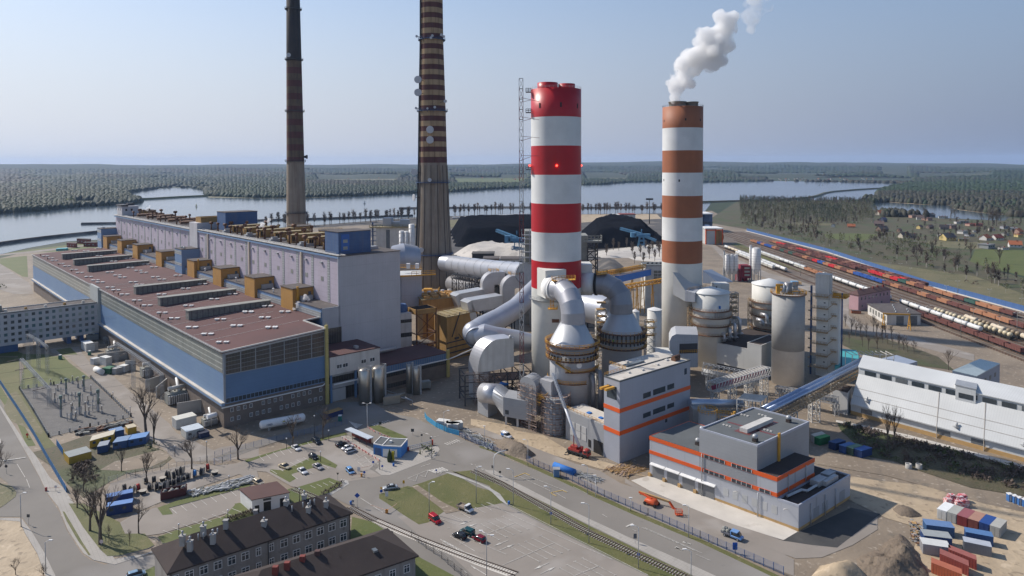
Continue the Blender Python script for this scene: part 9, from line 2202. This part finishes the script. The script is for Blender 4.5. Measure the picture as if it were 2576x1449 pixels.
HS=[(110,400,110,BG,OR,1,'beige house with an orange roof by the pond'),(240,400,110,WH,DK,1,'white house with a steep black roof standing above the pond'),(410,400,130,PK,RD,1,'house with a low red roof by the pond'),(575,440,90,PK,GY,0,'salmon flat roofed house behind the pond trees'),(655,470,90,WH,(.12,.09,.08),1,'pale house with a brown roof by the salmon one'),(800,480,120,PK,(.15,.1,.09),0,'long salmon row house left of the dark conifers'),(840,430,80,GY,GY,1,'grey roofed house in front of the pond'),(965,450,70,WH,DK,0,'white flat house at the water edge'),(1035,450,70,BG,GY,0,'beige house right of the white flat house'),
(1215,525,70,WH,GY,0,'bright white cubic house in the middle of the village'),(1300,520,110,(.25,.24,.22),GY,0,'long grey roofed house by the white cube'),(1145,590,150,PK,GY,0,'pink walled flat house with a grey roof'),(1420,560,110,PK,RD,0,'pink house with red flat roof and small windows'),(1510,565,90,(.3,.12,.1),RD,0,'dark red low house right of the pink one'),(675,600,75,YL,(.12,.09,.09),1,'yellow gabled house among dark conifers'),(820,600,80,(.2,.15,.13),(.11,.09,.09),1,'brown roofed house right of the yellow one'),(1010,610,110,(.2,.17,.16),DK,1,'dark roofed bungalow near the birches'),(375,640,60,PK,(.14,.09,.08),1,'narrow salmon gabled cottage'),(140,640,130,(.16,.11,.08),(.07,.06,.06),1,'dark brown barn at the wood edge'),(60,560,120,(.25,.18,.15),(.14,.1,.09),1,'brown roofed house half hidden by trees at the left'),(150,500,90,(.07,.08,.12),(.07,.08,.14),1,'navy roofed house left of the cottage'),
(460,735,130,BG,DK,1,'cream gabled house with a black roof at the meadow edge'),(560,735,90,(.25,.22,.2),DK,1,'dark roofed wing behind the cream gabled house'),(975,715,70,WH,WH,0,'bright white garage by the lane'),(1105,770,170,YL,(.07,.07,.08),1,'large yellow villa with dark roof and garage'),(1285,780,120,(.36,.30,.16),GY,0,'olive flat roofed wing of the yellow villa'),(1310,670,130,WH,GY,0,'long white flat house behind the villa'),(1400,710,100,(.33,.34,.37),GY,0,'grey blue flat house by the long white one'),(1460,650,60,WH,GY,0,'small white house right of the grey blue one'),(1650,765,130,WH,OR,1,'white house with a red orange roof and long facade'),(1810,765,130,WH,RD,1,'white long house with a dark red roof behind big trees'),(1700,630,80,BG,GY,0,'beige house behind the big bare trees'),(1930,700,90,(.42,.40,.36),GY,0,'grey beige house near the right end of the village'),(1905,600,90,(.33,.33,.35),GY,0,'grey house in the second row at the right'),(2010,620,100,WH,(.3,.33,.36),0,'house with a pale blue roof at the right'),(2120,670,120,PK,OR,1,'salmon house with an orange hipped roof at the right edge'),(2110,720,90,YL,OR,0,'low yellow annex at the right edge'),
(1550,880,90,(.3,.24,.15),(.13,.11,.1),0,'open fronted brown shed on the meadow'),(1690,885,190,(.27,.28,.27),(.2,.2,.2),0,'long grey barn on the meadow'),(1895,905,110,WH,(.2,.15,.13),0,'low white outbuilding with a brown roof'),(2040,870,150,WH,OR,1,'white house with a wide orange roof near the right edge'),(770,700,0,0,0,0,'')]
for i,(x,y,w_,rgb,rf_,gb,lab) in en(HS):
 if not w_: continue
 house('BB',x,y,w_,rgb,rf_,lab,ang=(12,-25,30)[i%3],gable=bool(gb),h=None if w_<100 else w_*CR['BB'][2]*.6289/F*P('BB',x,y)[1]*.3)
house('D',757,465,40,WH,GY,'white gabled house alone at the edge of the far wood',ang=60);house('D',905,468,60,(.3,.15,.1),OR,'orange roofed house hidden in the far wood',ang=-20,h=2)
r=random.Random(21)
for i in O(46):
 x=r.u(10,1420);y=374-r.random()**1.5*38+ (x/1500)*16;c_=r.choice((WH,YL,PK,BG,WH,BG));house('T',x,y,r.u(9,17),c_,r.choice((RD,OR,GY,DK,(.2,.1,.08))),'%s house in the lakeside village far across the water, the %s of forty-six'%('pale' if c_ in (WH,BG) else 'warm coloured',od(i+1)),ang=r.u(-50,50),group='far lakeside village',simple=True)
for i in O(30):
 q_=[('S',r.u(870,1120),r.u(205,228)),('B',r.u(860,1440),r.u(10,60)),('S',r.u(0,260),r.u(290,330)),('B',r.u(1810,2400),r.u(5,60))][i%4]
 house(q_[0],q_[1],q_[2],r.u(8,14),r.choice((WH,YL,PK)),r.choice((RD,OR,GY)),'tiny far house on the wooded slope beyond the lake, the %s of thirty'%od(i+1),ang=r.u(-50,50),group='houses on the far slope',simple=True)
for i in O(110):
 x=r.u(-20,2150);y=r.u(430,800) if x<1900 else r.u(480,760);q=P('BB',x,y);k=r.choice(('bare','birchbare','bush','pine','brownbush','pine','bush'));o=link('village_tree',tmesh(k,r.randrange(4)));o.location=q;s_=r.u(.5,1.15);o.scale=(s_,)*3
 tag(o,'tree standing among the houses of the near village','tree','trees among the village houses')
for i,(x,y,s_) in en(((720,450,2.),(600,430,1.3),(1095,440,1.8),(1160,440,1.4),(1540,470,1.9),(1700,560,2.6),(1760,560,2.4),(1640,540,2.),(1820,520,1.8),(2115,520,2.2),(1805,1105,1.6),(1390,1020,1.5),(1160,1190,1.6),(610,1130,1.8),(1690,1390,1.3),(830,960,1.3),(895,1060,1.2),(1010,1110,1.3))):
 q=P('BB',x,y);o=link('bare_tree',TP[i%5][1]);o.location=q;o.scale=(s_,)*3;o2=link('trunk',TP[i%5][0],o);tag(o,'large bare tree near the village, the %s of eighteen'%od(i+1),'tree','large bare trees near the village')
T=fr3(pD(965,1212),pD(1250,1150),pD(882,1192));lu=md(pD(965,1212),pD(1250,1150));lv=md(pD(965,1212),pD(882,1192));h=HT(pD(965,1212),'D',1070)
t=K('signal_house','pink two storey signal house with a maroon hipped roof by the tracks','',T(0,0));N().F(T,0,lu,0,lv,0,h).P('wall',mat('pinkwall',(.40,.25,.27),(.35,.21,.23),scale=.2))
C=hiproof(T,lu,lv,h,2.4,.7,min(lv/2,6));rf=J('roof',C,M.rfm,t)
for k in O(8):
 C=N();u=lu*(.08+.115*k);C.F(T,u,u+1.3,-.08,.1,h*.64,h*.83);J('window',C,M.pane,t)
for k in O(3): N().F(T,lu*(.1+.3*k),lu*(.1+.3*k)+1.6,-.08,.1,h*.2,h*.32).P('window',M.ggr)
for u,v in ((.2,.5),(.55,.35),(.7,.4),(.85,.3)): p=T(lu*u,lv*v,h+1);C=N();C.X(p[0]-.5,p[0]+.5,p[1]-.5,p[1]+.5,h+.6,h+3.2);sl_('chimney',C,M.tlr,t,rf)
T=fr3(pD(1220,1338),pD(1520,1335),pD(1050,1240));lu=md(pD(1220,1338),pD(1520,1335));lv=md(pD(1220,1338),pD(1050,1240));h=HT(pD(1220,1338),'D',1245)
t=K('rail_shed','low old rail shed with a wide brown flat roof by the yellow gantry','shed',T(0,0));N().F(T,0,lu,0,lv,0,h).P('wall',M.dw);N().F(T,-.6,lu+.6,-.6,lv+.6,h,h+.5).P('roof',M.tar)
for k in O(2): N().F(T,lu*(.28+.4*k),lu*(.5+.4*k),-.1,.1,0,h*.85).P('gate',M.ggr)
for k in O(6): N().F(T,-.1,.1,lv*(.06+.15*k),lv*(.14+.15*k),h*.35,h*.8).P('window',M.lgl)
for k in O(6): p=T(lu*.3+k*2,lv*.2*(k%4)+2,h+.5);N().Y(p,.4,1.4,8).P('roof_vent',M.galv)
a,b=pD(1190,1370),pD(1420,1380);za=HT(b,'D',1245);t=K('gantry_crane','yellow A frame gantry crane in front of the rail shed','',a);C=N()
for q in (a,b):
 for s_ in (-1.6,1.6): C.B(I(q,(0,s_,0)),I(q,(0,0,za)),.4)
 C.B(I(q,(0,-1,2.5)),I(q,(0,1,2.5)),.3)
J('legs',C,M.yellow,t);N().B(I(a,(-.5,0,za)),I(b,(.5,0,za)),.6,.8).P('beam',M.yellow)
ct('skip','orange rusty skip by the pink signal house',pD(905,1235),pD(990,1240),3,1.8,(.30,.10,.05),(.06,.05,.05))
def legsilo(c,x0,x1,yt,yb,yl,Y,lab,m='white',group='white cement silos'):
 a=PY(c,x0,yt,Y);b=PY(c,x1,yt,Y);zb=PY(c,x0,yb,Y)[2];zl=0;rr_=(b[0]-a[0])/2;cx=(a[0]+b[0])/2
 t=K('cement_silo',lab,'silo',(cx,Y,0),group);C=N();C.L((cx,Y,0),[(.4,max(1,zb-4.5)),(rr_,zb),(rr_,a[2]-1),(rr_*.5,a[2])],18);J('shell',C,M[m],t)
 C=N();[C.B((cx+sx*rr_*.75,Y+sy*rr_*.75,0),(cx+sx*rr_*.75,Y+sy*rr_*.75,zb),.5) for sx in (-1,1) for sy in (-1,1)];J('legs',C,M.galv,t)
 C=N();C.R([(cx+rr_*cos(q),Y+rr_*sin(q),a[2]-1) for q in np.linspace(0,6.28,9)[:-1]],1.4,.12,2,True)
 for k in O(int((a[2]-1-zb)/2.2)): C.L((cx,Y,zb+k*2.2),[(rr_+.08,0),(rr_+.08,.18)],18,capt=False)
 J('bands',C,M.galv,t)
for i,(x0,x1) in en(((362,425),(427,490),(492,552))): legsilo('H',x0,x1,785,1000,1100,582,'%s of the three shorter white cement silos'%['left','middle','right'][i])
legsilo('H',755,880,690,1000,1190,575,'big white cement silo with ring bands by the maroon stair block');legsilo('H',715,752,660,960,1100,585,'slender white silo hiding behind the big banded one');legsilo('H',338,360,740,980,1100,584,'thin pale silo left of the three shorter ones','pgr')
t=K('maroon_block','maroon clad block with three pale slots between the cement silos','block',yH(680,1130,578));a=yH(612,950,578);b=yH(738,950,578);zb=0;N().X(a[0],b[0],578,588,yH(0,1135,578)[2],yH(0,955,578)[2]).X(yH(568,1010,578)[0],a[0],579,588,0,yH(0,1010,578)[2]).X(a[0]+2,b[0]-2,580,587,0,yH(0,1135,578)[2]).P('wall',mat('maroonclad',(.20,.02,.035),(.17,.018,.03)))
for y in (988,1038,1088): q=yH(645,y,577.9);q2=yH(722,y,577.9);N().X(q[0],q2[0],577.85,578,q[2]-.8,q[2]+.8).P('slot',M.pnl)
t=K('unloading_station','orange framed wagon tipping station with a pale flat roof','station',pH(150,590));a=yH(85,420,850);b=yH(325,410,850);N().X(a[0],a[0]+12,850,875,0,a[2]).P('wall',M.pgr);N().X(a[0]-1,b[0]+1,849,878,a[2],a[2]+1).P('roof',M.white);C=N()
for x in (a[0],a[0]+12,b[0]): C.X(x-.6,x+.6,849,850.5,0,a[2])
C.X(a[0],b[0],849,850,a[2]-2,a[2]-.8);J('orange_frame',C,M.orange,t);C=N();q=yH(240,560,852);C.T([(q[0],851,9),(q[0],872,9)],9,16);J('tippler_drum',C,M.och,t)
t=K('unloading_station','dark open unloading hall with a white roof by the terracotta stack','station',pH(100,330));a=yH(0,210,1010);b=yH(180,208,1010);N().X(b[0]-3,b[0],1010,1050,0,a[2]).X(a[0],b[0],1045,1050,0,a[2]).P('wall',M.bdk);N().X(a[0]-2,b[0]+1,1009,1051,a[2],a[2]+1.5).P('roof',M.white);N().S((a[0],1012,a[2]*.5),(b[0],1012,a[2]*.5),4,3,4,.5).P('conveyor',M.dks)
# boats
for i,(c,x,y,h_,lab) in en((('T',458,412,26,'left one of two sailing boats close together near the far village'),('T',491,411,22,'right one of two sailing boats close together near the far village'),('T',673,404,18,'thin sailed boat off the far village'),('T',825,408,20,'blue tinged sailing boat off the far village'),('B',1022,256,32,'white sailing boat alone on the lake between the tall chimneys'),('R',1976,622,36,'sailing boat with a yellowish sail behind the lilac block'),('S',2156,368,16,'tiny sailing boat right of the terracotta stack'))):
 q=P(c,x,y,.3);hh=h_*CR[c][2]*.6289/F*q[1];t=K('sailing_boat',lab,'',q,'sailing boats on the lake');C=N();C.H([(q[0]-hh*.28,q[1]-hh*.06,.3),(q[0]+hh*.25,q[1]-hh*.06,.3),(q[0]+hh*.25,q[1]+hh*.06,.3),(q[0]-hh*.28,q[1]+hh*.06,.3),(q[0]-hh*.36,q[1]-hh*.08,hh*.12),(q[0]+hh*.3,q[1]-hh*.08,hh*.12),(q[0]+hh*.3,q[1]+hh*.08,hh*.12),(q[0]-hh*.36,q[1]+hh*.08,hh*.12)]);J('hull',C,M.dks if i in (4,) else M.white,t)
 N().T([(q[0]-hh*.04,q[1],hh*.1),(q[0]-hh*.04,q[1],hh)],hh*.015,4).P('mast',M.dks);N().A([(q[0],q[1],hh*.16),(q[0]+hh*.28,q[1]+hh*.03,hh*.18),(q[0]-hh*.03,q[1],hh*.98)]).A([(q[0]-hh*.06,q[1],hh*.16),(q[0]-hh*.3,q[1]+hh*.02,hh*.16),(q[0]-hh*.05,q[1],hh*.85)]).P('sail',pn((.85,.85,.82) if i!=5 else (.8,.7,.3),.8))
# street lamps, signs
def lamp(c,b,yt,lab,arm=None,globe=False,col='galv',group='street lamps'):
 q=P(c,*b);h=HT(q,c,yt);t=K('street_lamp',lab,'',q,group);C=N();C.T([q,I(q,(0,0,h))],[.13,.07],6);J('pole',C,M[col],t);C=N()
 if globe: C.ico(I(q,(0,0,h+.1)),.26,1)
 elif arm:
  for a in arm: e=I(q,(a[0],a[1],h+.35));C.T([I(q,(0,0,h-.3)),I(q,(a[0]*.3,a[1]*.3,h+.2)),e],.06,5);C.X(e[0]-.45,e[0]+.45,e[1]-.18,e[1]+.18,e[2]-.08,e[2]+.12)
 J('lamp_head',C,M.white,t)
LA=[((252,755),415,'nearest to the junction on the grass strip',(1.2,.3)),((607,775),435,'by the blue bin at the car park corner',(-1.5,.2)),((968,957),603,'with the blue sign half way down the grass strip',(-1.5,.2)),((1333,1137),765,'in the middle of the long grass strip',(-1.6,.2)),((1808,1380),980,'with a round blue sign near the bottom of the grass strip',(-1.5,.2)),((2312,1560),1210,'at the lower right end of the grass strip',(-1.5,.2)),
((748,400),150,'beside the long soil heap',(-1.3,0)),((1318,662),395,'behind the blue mesh fence near the plastic profiles',(-1.3,0)),((1733,832),710,'short one at the fence left of the boom lift',(0,0)),((2290,1087),780,'at the fence in front of the loading apron',(-1.2,0)),((333,210),20,'near the white van',(-.1,0))]
for b,yt,lab,a in LA: lamp('L',b,yt,'grey street lamp '+lab,[a])
lamp('L',(352,1500),1050,'tall double headed lamp on the big car park',[(-1.4,1),(1.4,-1)]);lamp('L',(1398,692),495,'thick white pole by the kerb of the main road',[(-.3,0)],col='white')
lamp('K',(1960,852),560,'tall lamp on the grass triangle by the red van',[(1.2,.2)]);lamp('J',(203,980),665,'lamp at the left roadside junction',[(1.1,.2)]);lamp('J',(440,1432),1125,'lamp at the bottom of the left road',[(1.2,.3)]);lamp('F',(1375,1118),885,'tall double headed lamp at the plaza crossing',[(-1.4,0),(1.2,0)],col='white');lamp('F',(2115,1150),960,'lamp behind the bright blue board fence',[(1.6,.4)])
for i,(c,x,y,yt,pl) in en((('K',592,235,132,'by the pearl white car'),('K',997,155,55,'by the upper right tree'),('K',918,358,258,'on the curved grass island'),('K',715,742,615,'behind the white garage'),('J',1718,1082,955,'left one on the verge behind the long house'),('J',2188,932,820,'right one on the verge behind the long house'),('K',40,602,492,'at the end of the pipe offcuts'),('F',866,1215,1000,'beside the parked navy estate'),('E',1258,970,915,'by the switchyard fence'),('E',1092,815,770,'by the service road'),('E',1690,1395,1295,'by the sandy yard turn'),('E',1998,1449,1250,'beside the transformer corner'),('K',1485,432,330,'beside the hatched bays'),('F',1998,1420,1205,'at the kerb of the gatehouse pavement'))):
 lamp(c,(x,y),yt,'dark park lamp with a white globe '+pl,globe=True,col='dks',group='globe park lamps')
a=pL(420,482);h=HT(a,'L',290);e=yL(550,240,a[1]+1);t=K('traffic_mast','curved white mast arching over the main road','mast',a);N().T([a,I(a,(0,0,h-1)),I(a,(.4,0,h+.2)),I(a,(1.6,.2,h+.9)),e],.13,8).P('pole',M.white);N().X(e[0]-.5,e[0]+.3,e[1]-.2,e[1]+.2,e[2]-.2,e[2]+.3).X(a[0]-.7,a[0]-.3,a[1]-.2,a[1]+.2,2.4,3.2).P('signal_head',M.dks)
def sign(c,b,yt,shape,rgb,lab,s_=.45,cat='road sign',name='road_sign',two=None):
 q=P(c,*b);h=max(1.6,HT(q,c,yt));t=K(name,lab,cat,q);N().T([q,I(q,(0,0,h))],.05,5).P('pole',M.galv);C=N()
 def plate(z,sh,k):
  n={'disc':14,'tri':3,'diamond':4,'rect':4,'panel':4}[sh]
  pts=[]
  for i in O(n):
   an=2*pi*i/n+{'disc':0,'tri':-pi/2,'diamond':0,'rect':pi/4,'panel':pi/4}[sh];x=k*cos(an)*(1 if sh!='panel' else 1.1);zz=k*sin(an)*(1 if sh!='panel' else 1.7);pts.append((x,zz))
  f=[(q[0]+x,q[1]-.08,z+zz) for x,zz in pts];b_=[(q[0]+x,q[1]-.04,z+zz) for x,zz in pts];C.A(f);C.A(b_[::-1])
  for i in O(n): C.A([f[i],f[(i+1)%n],b_[(i+1)%n],b_[i]])
 plate(h,shape,s_);J('plate',C,pn(rgb,.4),t)
 if two:
  C=N();plate(h-.9,two[0],s_*.9);J('lower_plate',C,pn(two[1],.4),t)
B_=(.02,.10,.45);W_c=(.7,.7,.7);Y_c=(.75,.38,.02)
for a in (('K',(1270,790),675,'diamond',B_,'blue diamond board on a pole by the level crossing',.8),('K',(1228,780),740,'rect',(.3,.32,.35),'small grey board by the blue diamond board',.5),('K',(1500,660),605,'tri',Y_c,'yellow yield sign with a blue disc at the grass triangle',.5,'road sign','road_sign',('disc',B_)),('K',(1715,600),545,'panel',Y_c,'yellow panel sign at the tip between the two grass islands',.4),
('K',(1083,540),465,'tri',(.05,.05,.05),'dark yield sign back at the car park exit',.5),('K',(1423,405),355,'rect',B_,'blue parking sign left of the hatched bays',.5),('K',(1510,440),393,'rect',B_,'small blue sign right of the hatched bays',.45),('K',(2027,480),435,'rect',B_,'blue pedestrian sign at the zebra crossing',.35),('K',(1285,470),440,'panel',W_c,'white panel by the orange barrier',.6),('K',(1338,500),480,'disc',B_,'blue round sign on the barrier island',.4),
('K',(1800,100),50,'rect',(.06,.07,.07),'black square board in the plaza',.8),('K',(1888,165),95,'disc',(.06,.07,.07),'dark round sign back in the plaza',.4),('K',(1972,170),125,'rect',(.06,.07,.07),'small dark sign back near the sliding gate',.4),('F',(1500,1110),1075,'rect',(.05,.06,.06),'dark board on the narrow grass island',.7),('K',(1552,712),690,'panel',W_c,'white panel at the tip of the grass triangle',.6),
('L',(480,520),450,'disc',(.05,.06,.06),'dark round sign back near the curved mast',.4),('L',(1776,1140),1065,'panel',(.12,.13,.15),'grey rear of a sign on the pavement',.55),('L',(968,900),858,'disc',B_,'blue round sign on the grass strip lamp',.4),('L',(1808,1300),1265,'disc',B_,'blue disc on the lower grass strip lamp',.4),('J',(275,960),870,'rect',(.06,.07,.08),'dark square board on the left pavement',.6),('J',(975,1175),1160,'disc',(.6,.5,.5),'red ringed round sign under the largest tree',.5),
('J',(537,640),615,'disc',(.6,.55,.55),'red ringed sign at the end of the blue wall fence',.45),('J',(62,470),395,'disc',(.05,.05,.06),'dark round sign at the left roadside',.5),('E',(265,1220),1195,'disc',(.55,.05,.04),'red stop disc with a yellow plate on the left verge',.5,'road sign','road_sign',('rect',Y_c)),('M',(1062,1480),1410,'panel',B_,'blue information board at the bottom fence',.8),('K',(655,190),120,'panel',Y_c,'yellow plates on the thin tree by the tank',.3)): sign(*a)
q=pK(1612,345);C=N();C.X(q[0]-.45,q[0]+.45,q[1]-.15,q[1]+.15,.1,3.2);solo('advertising_pillar',C,pn((.55,.43,.03)),'yellow upright sign pillar in front of the gatehouse','sign pillar')
for c,x,y,lab in (('K',1208,765,'blue litter bin by the blue diamond board'),('K',1617,398,'blue litter bin in front of the yellow pillar'),('L',565,765,'blue litter bin at the car park corner'),('K',1600,1060,'dark wheelie bin at the corner of the lower house')):
 q=P(c,x,y);C=N();C.L(q,[(.32,0),(.38,1.0),(.3,1.1)],10);solo('litter_bin',C,pn((.02,.12,.4)) if 'blue' in lab else M.black,lab,'litter bin')
def barrier(lab,c,a,b,rgb=(.65,.25,.03)):
 A_,B2=P(c,*a),P(c,*b);t=K('road_barrier',lab,'barrier',A_);N().X(A_[0]-.25,A_[0]+.25,A_[1]-.2,A_[1]+.2,0,1.2).P('cabinet',pn(rgb));N().B(I(A_,(0,0,1)),I(B2,(0,0,1)),.1).P('arm',pn((.6,.4,.3)))
barrier('orange barrier with its arm towards the blue sign','K',(1290,445),(1395,420));barrier('orange barrier with its arm across the parking exit','K',(1310,500),(1190,512));barrier('orange twin barrier cabinet in the lane by the level crossing','K',(1548,850),(1400,800));barrier('barrier arm reaching towards the grass triangle','K',(1556,850),(1650,790));barrier('red and white barrier at the end of the blue wall fence','J',(443,635),(580,630),(.35,.04,.04))
t=K('sliding_gate','long grey sliding gate between the gatehouse and a red post','gate',pK(1760,250));a,b=pK(1760,250),pK(1990,195);C=N()
for z_ in (.3,1.,1.6): C.B(I(a,(0,0,z_)),I(b,(0,0,z_)),.14)
for k in O(12): q=Q(a,b,k/11);C.B(I(q,(0,0,.2)),I(q,(0,0,1.6)),.08)
J('gate',C,pn((.28,.33,.42)),t);N().X(b[0]-.3,b[0]+.3,b[1]-.3,b[1]+.3,0,2).X(a[0]-.3,a[0]+.3,a[1]-.3,a[1]+.3,0,1.4).P('post',pn((.5,.06,.03)))
t=K('phone_booth','blue cabin with a dark roof by the site fence','booth',pL(1022,495));q=pL(1022,495);N().X(q[0]-.9,q[0]+.9,q[1]-.8,q[1]+.8,0,2.6).P('wall',pn((.10,.2,.36)));N().X(q[0]-1.1,q[0]+1.1,q[1]-1,q[1]+1,2.6,2.75).P('roof',M.galv)
for i,(x,y) in en(((1080,215),(960,210))): q=PC(x,y);C=N();C.L(q,[(1,0),(.95,1.6),(.7,1.6),(.7,1.1)],16);solo('concrete_ring',C,M.cnc,'%s pale concrete shaft ring at the foot of the bank'%('right' if i==0 else 'left'),'concrete ring')
# people
def person(base,rot,hgt=1.78,shirt=(.10,.5,.02),trou=(.03,.04,.09),lab='',helmet=None,pose=0):
 V=[(0,0,.95),(0,0,1.12),(0,0,1.38),(0,0,1.48),(0,0,1.56),(0,0,1.70),(.17,0,1.40),(.24,.03,1.14),(.23,.16-.1*pose,.92),(-.17,0,1.40),(-.25,.02,1.14),(-.22,.14+.1*pose,.95),(.09,0,.9),(.10,.06,.5),(.10,-.02,.08),(.10,.13,.04),(-.09,0,.9),(-.10,-.06,.5),(-.10,-.12,.08),(-.10,.02,.04)]
 E_=[(0,1),(1,2),(2,3),(3,4),(4,5),(2,6),(6,7),(7,8),(2,9),(9,10),(10,11),(0,12),(12,13),(13,14),(14,15),(0,16),(16,17),(17,18),(18,19)]
 Rr=[.15,.14,.17,.07,.09,.095,.07,.05,.035,.07,.05,.035,.10,.07,.05,.04,.10,.07,.05,.04]
 me=bpy.data.meshes.new('person_mesh');me.from_pydata(V,E_,[]);o=link('person',me);m=o.modifiers.new('skin','SKIN');o.data.skin_vertices[0].data[0].use_root=True
 for i,rr_ in en(Rr): o.data.skin_vertices[0].data[i].radius=(rr_,rr_*.8)
 s2=o.modifiers.new('sub','SUBSURF');s2.levels=1;s2.render_levels=1
 dg=bpy.context.evaluated_depsgraph_get();m2=bpy.data.meshes.new_from_object(o.evaluated_get(dg));o.modifiers.clear();o.data=m2
 for mm in (pn(shirt,.8),pn(trou,.9),pn((.45,.27,.19),.6)): m2.materials.append(mm)
 for p in m2.polygons: z=p.center.z;x=abs(p.center.x);p.material_index=2 if z>1.5 or (x>.2 and z<1.0 and z>.85) else 0 if z>.92 else 1
 o.location=base;o.rotation_euler=(0,0,rot);k=hgt/1.78;o.scale=(k,)*3;tag(o,lab,'person')
 if helmet: C=N();C.ico((0,0,1.74),.13,1);h_=J('helmet',C,pn(helmet,.4),o,local=True)
 return o
zB_=yG(1665,830,CB[1]-rb)[2]+.4
q=yG(1578,880,CB[1]-rb-.9);person((q[0],q[1]-.2,yG(1665,905,CB[1]-rb)[2]+.4),2.8,lab='worker in a yellow green vest on the rear scrubber walkway',helmet=(.8,.8,.75))
q=yG(1552,882,CB[1]-rb-.9);person((q[0],q[1]-.2,yG(1665,905,CB[1]-rb)[2]+.4),2.2,shirt=(.03,.04,.07),lab='worker in dark clothes on the rear scrubber walkway',helmet=(.7,.7,.2),pose=1)
person(pL(365,215),1.,shirt=(.45,.6,.05),lab='worker in a high visibility vest behind the plaza fence',helmet=(.8,.7,.1));person(pL(408,222),2.5,shirt=(.03,.05,.12),lab='worker in dark blue behind the plaza fence',helmet=(.75,.75,.75),pose=1)
# steam
def volmat(name,dens,scale,aniso=.2,rgb=(1,1,1),thr=.42):
 m=bpy.data.materials.new(name);m.use_nodes=True;n=m.node_tree.nodes;l=m.node_tree.links;n.clear();o=n.new('ShaderNodeOutputMaterial');v=n.new('ShaderNodeVolumePrincipled');si(v,'Color',(*rgb,1));si(v,'Anisotropy',aniso)
 l.new(v.outputs[0],o.inputs['Volume'])
 if scale:
  t=n.new('ShaderNodeTexNoise');si(t,'Scale',scale);si(t,'Detail',4);si(t,'Roughness',.6);tc=n.new('ShaderNodeNewGeometry');l.new(tc.outputs['Position'],t.inputs['Vector'])
  mr=n.new('ShaderNodeMapRange');si(mr,1,thr);si(mr,2,thr+.12);si(mr,4,dens);l.new(t.outputs[0],mr.inputs[0]);l.new(mr.outputs[0],v.inputs['Density'])
 else: si(v,'Density',dens)
 return m
def plume(name,lb,pts,seed,vox,m,jit=.35,n=5,disp=1.2):
 r=random.Random(seed);C=N()
 for (p,rad) in pts:
  for k in O(n):
   o_=(r.gauss(0,rad*.42),r.gauss(0,rad*.4),r.gauss(0,rad*.38));C.ico(I(p,o_),rad*r.u(.45,.8),2,0)
 o=solo(name,C,m,lb,'steam');o.modifiers.new('r','REMESH').mode='VOXEL';o.modifiers['r'].voxel_size=vox;
 tx=bpy.data.textures.new('puff','CLOUDS');tx.noise_scale=disp*3;tx.noise_depth=3;d=o.modifiers.new('d','DISPLACE');d.texture=tx;d.strength=disp*2;d.mid_level=.45
 dg=bpy.context.evaluated_depsgraph_get();me=bpy.data.meshes.new_from_object(o.evaluated_get(dg));o.modifiers.clear();o.data=me;me.materials.clear();me.materials.append(m);me.polygons.foreach_set('use_smooth',[True]*len(me.polygons));return o
PU=lambda x,y:yU(x,y,350)
sm=volmat('steam',.42,.09,.3,thr=.36)
path=[((590,1150),52),((600,1090),62),((610,1010),85),((600,930),95),((660,860),110),((600,770),85),((690,760),130),((800,690),150),((900,640),160),((1000,560),170),((950,440),120),((1060,470),170),((1120,380),150),((1080,300),130),((1150,240),130),((1110,170),80),((1240,190),90),((850,370),60),((1150,600),110),((1100,700),90),((930,780),100),((820,860),75),((740,960),60)]
sc__=CR['U'][2]*.6289/F*350
plume('steam_plume','dense white steam plume drifting right from the terracotta banded stack',[(PU(*p),r_*sc__*.9) for p,r_ in path],3,1.0,sm,disp=1.6)
plume('steam_plume','thin upper shred of steam leaving the top edge of the picture',[(PU(*p),r_*sc__*.85) for p,r_ in (((1330,180),45),((1420,200),60),((1500,120),110),((1560,60),120),((1640,30),100),((1520,230),80),((1460,340),55),((1600,-60),140),((1450,0),60))],5,1.2,volmat('steam2',.14,.08,.3,thr=.40),disp=1.8)
s3=volmat('steam3',1.2,0,.2)
q=pB(400,1200,32);plume('roof_steam','small steam puff at the foot of the nearest ochre box',[(yB(x,y,q[1]-4),rr_) for x,y,rr_ in ((395,1190,.9),(420,1165,1.1),(450,1140,1.2),(480,1120,1.2),(500,1100,1.1),(530,1110,.8),(545,1125,.5))],6,.35,volmat('steam4',.9,.5,.2,thr=.42),n=4,disp=.5)
for i,(x0,y0,x1,y1,Y_) in en(((90,455,170,400,400),)): plume('roof_steam','small steam puff over the ochre ventilators of the lilac block',[(yB(x0+(x1-x0)*k/5,y0+(y1-y0)*k/5,Y_),1.3) for k in O(6)],8,.5,volmat('steam5',.6,.3,.2,thr=.42),n=4,disp=.6)
plume('roof_steam','faint steam wisp on the far wing of the lilac block',[(yA(1310+4*k,315-9*k,560),1.2) for k in O(5)],9,.6,volmat('steam6',.3,.3,.2,thr=.42),n=3,disp=.6)
# haze
C=N();C.X(-23000,23000,-300,21500,-1.,335);hz=struct('haze',C,volmat('haze_air',3.4e-5,0,.1,(.5,.68,1.)),'stuff')
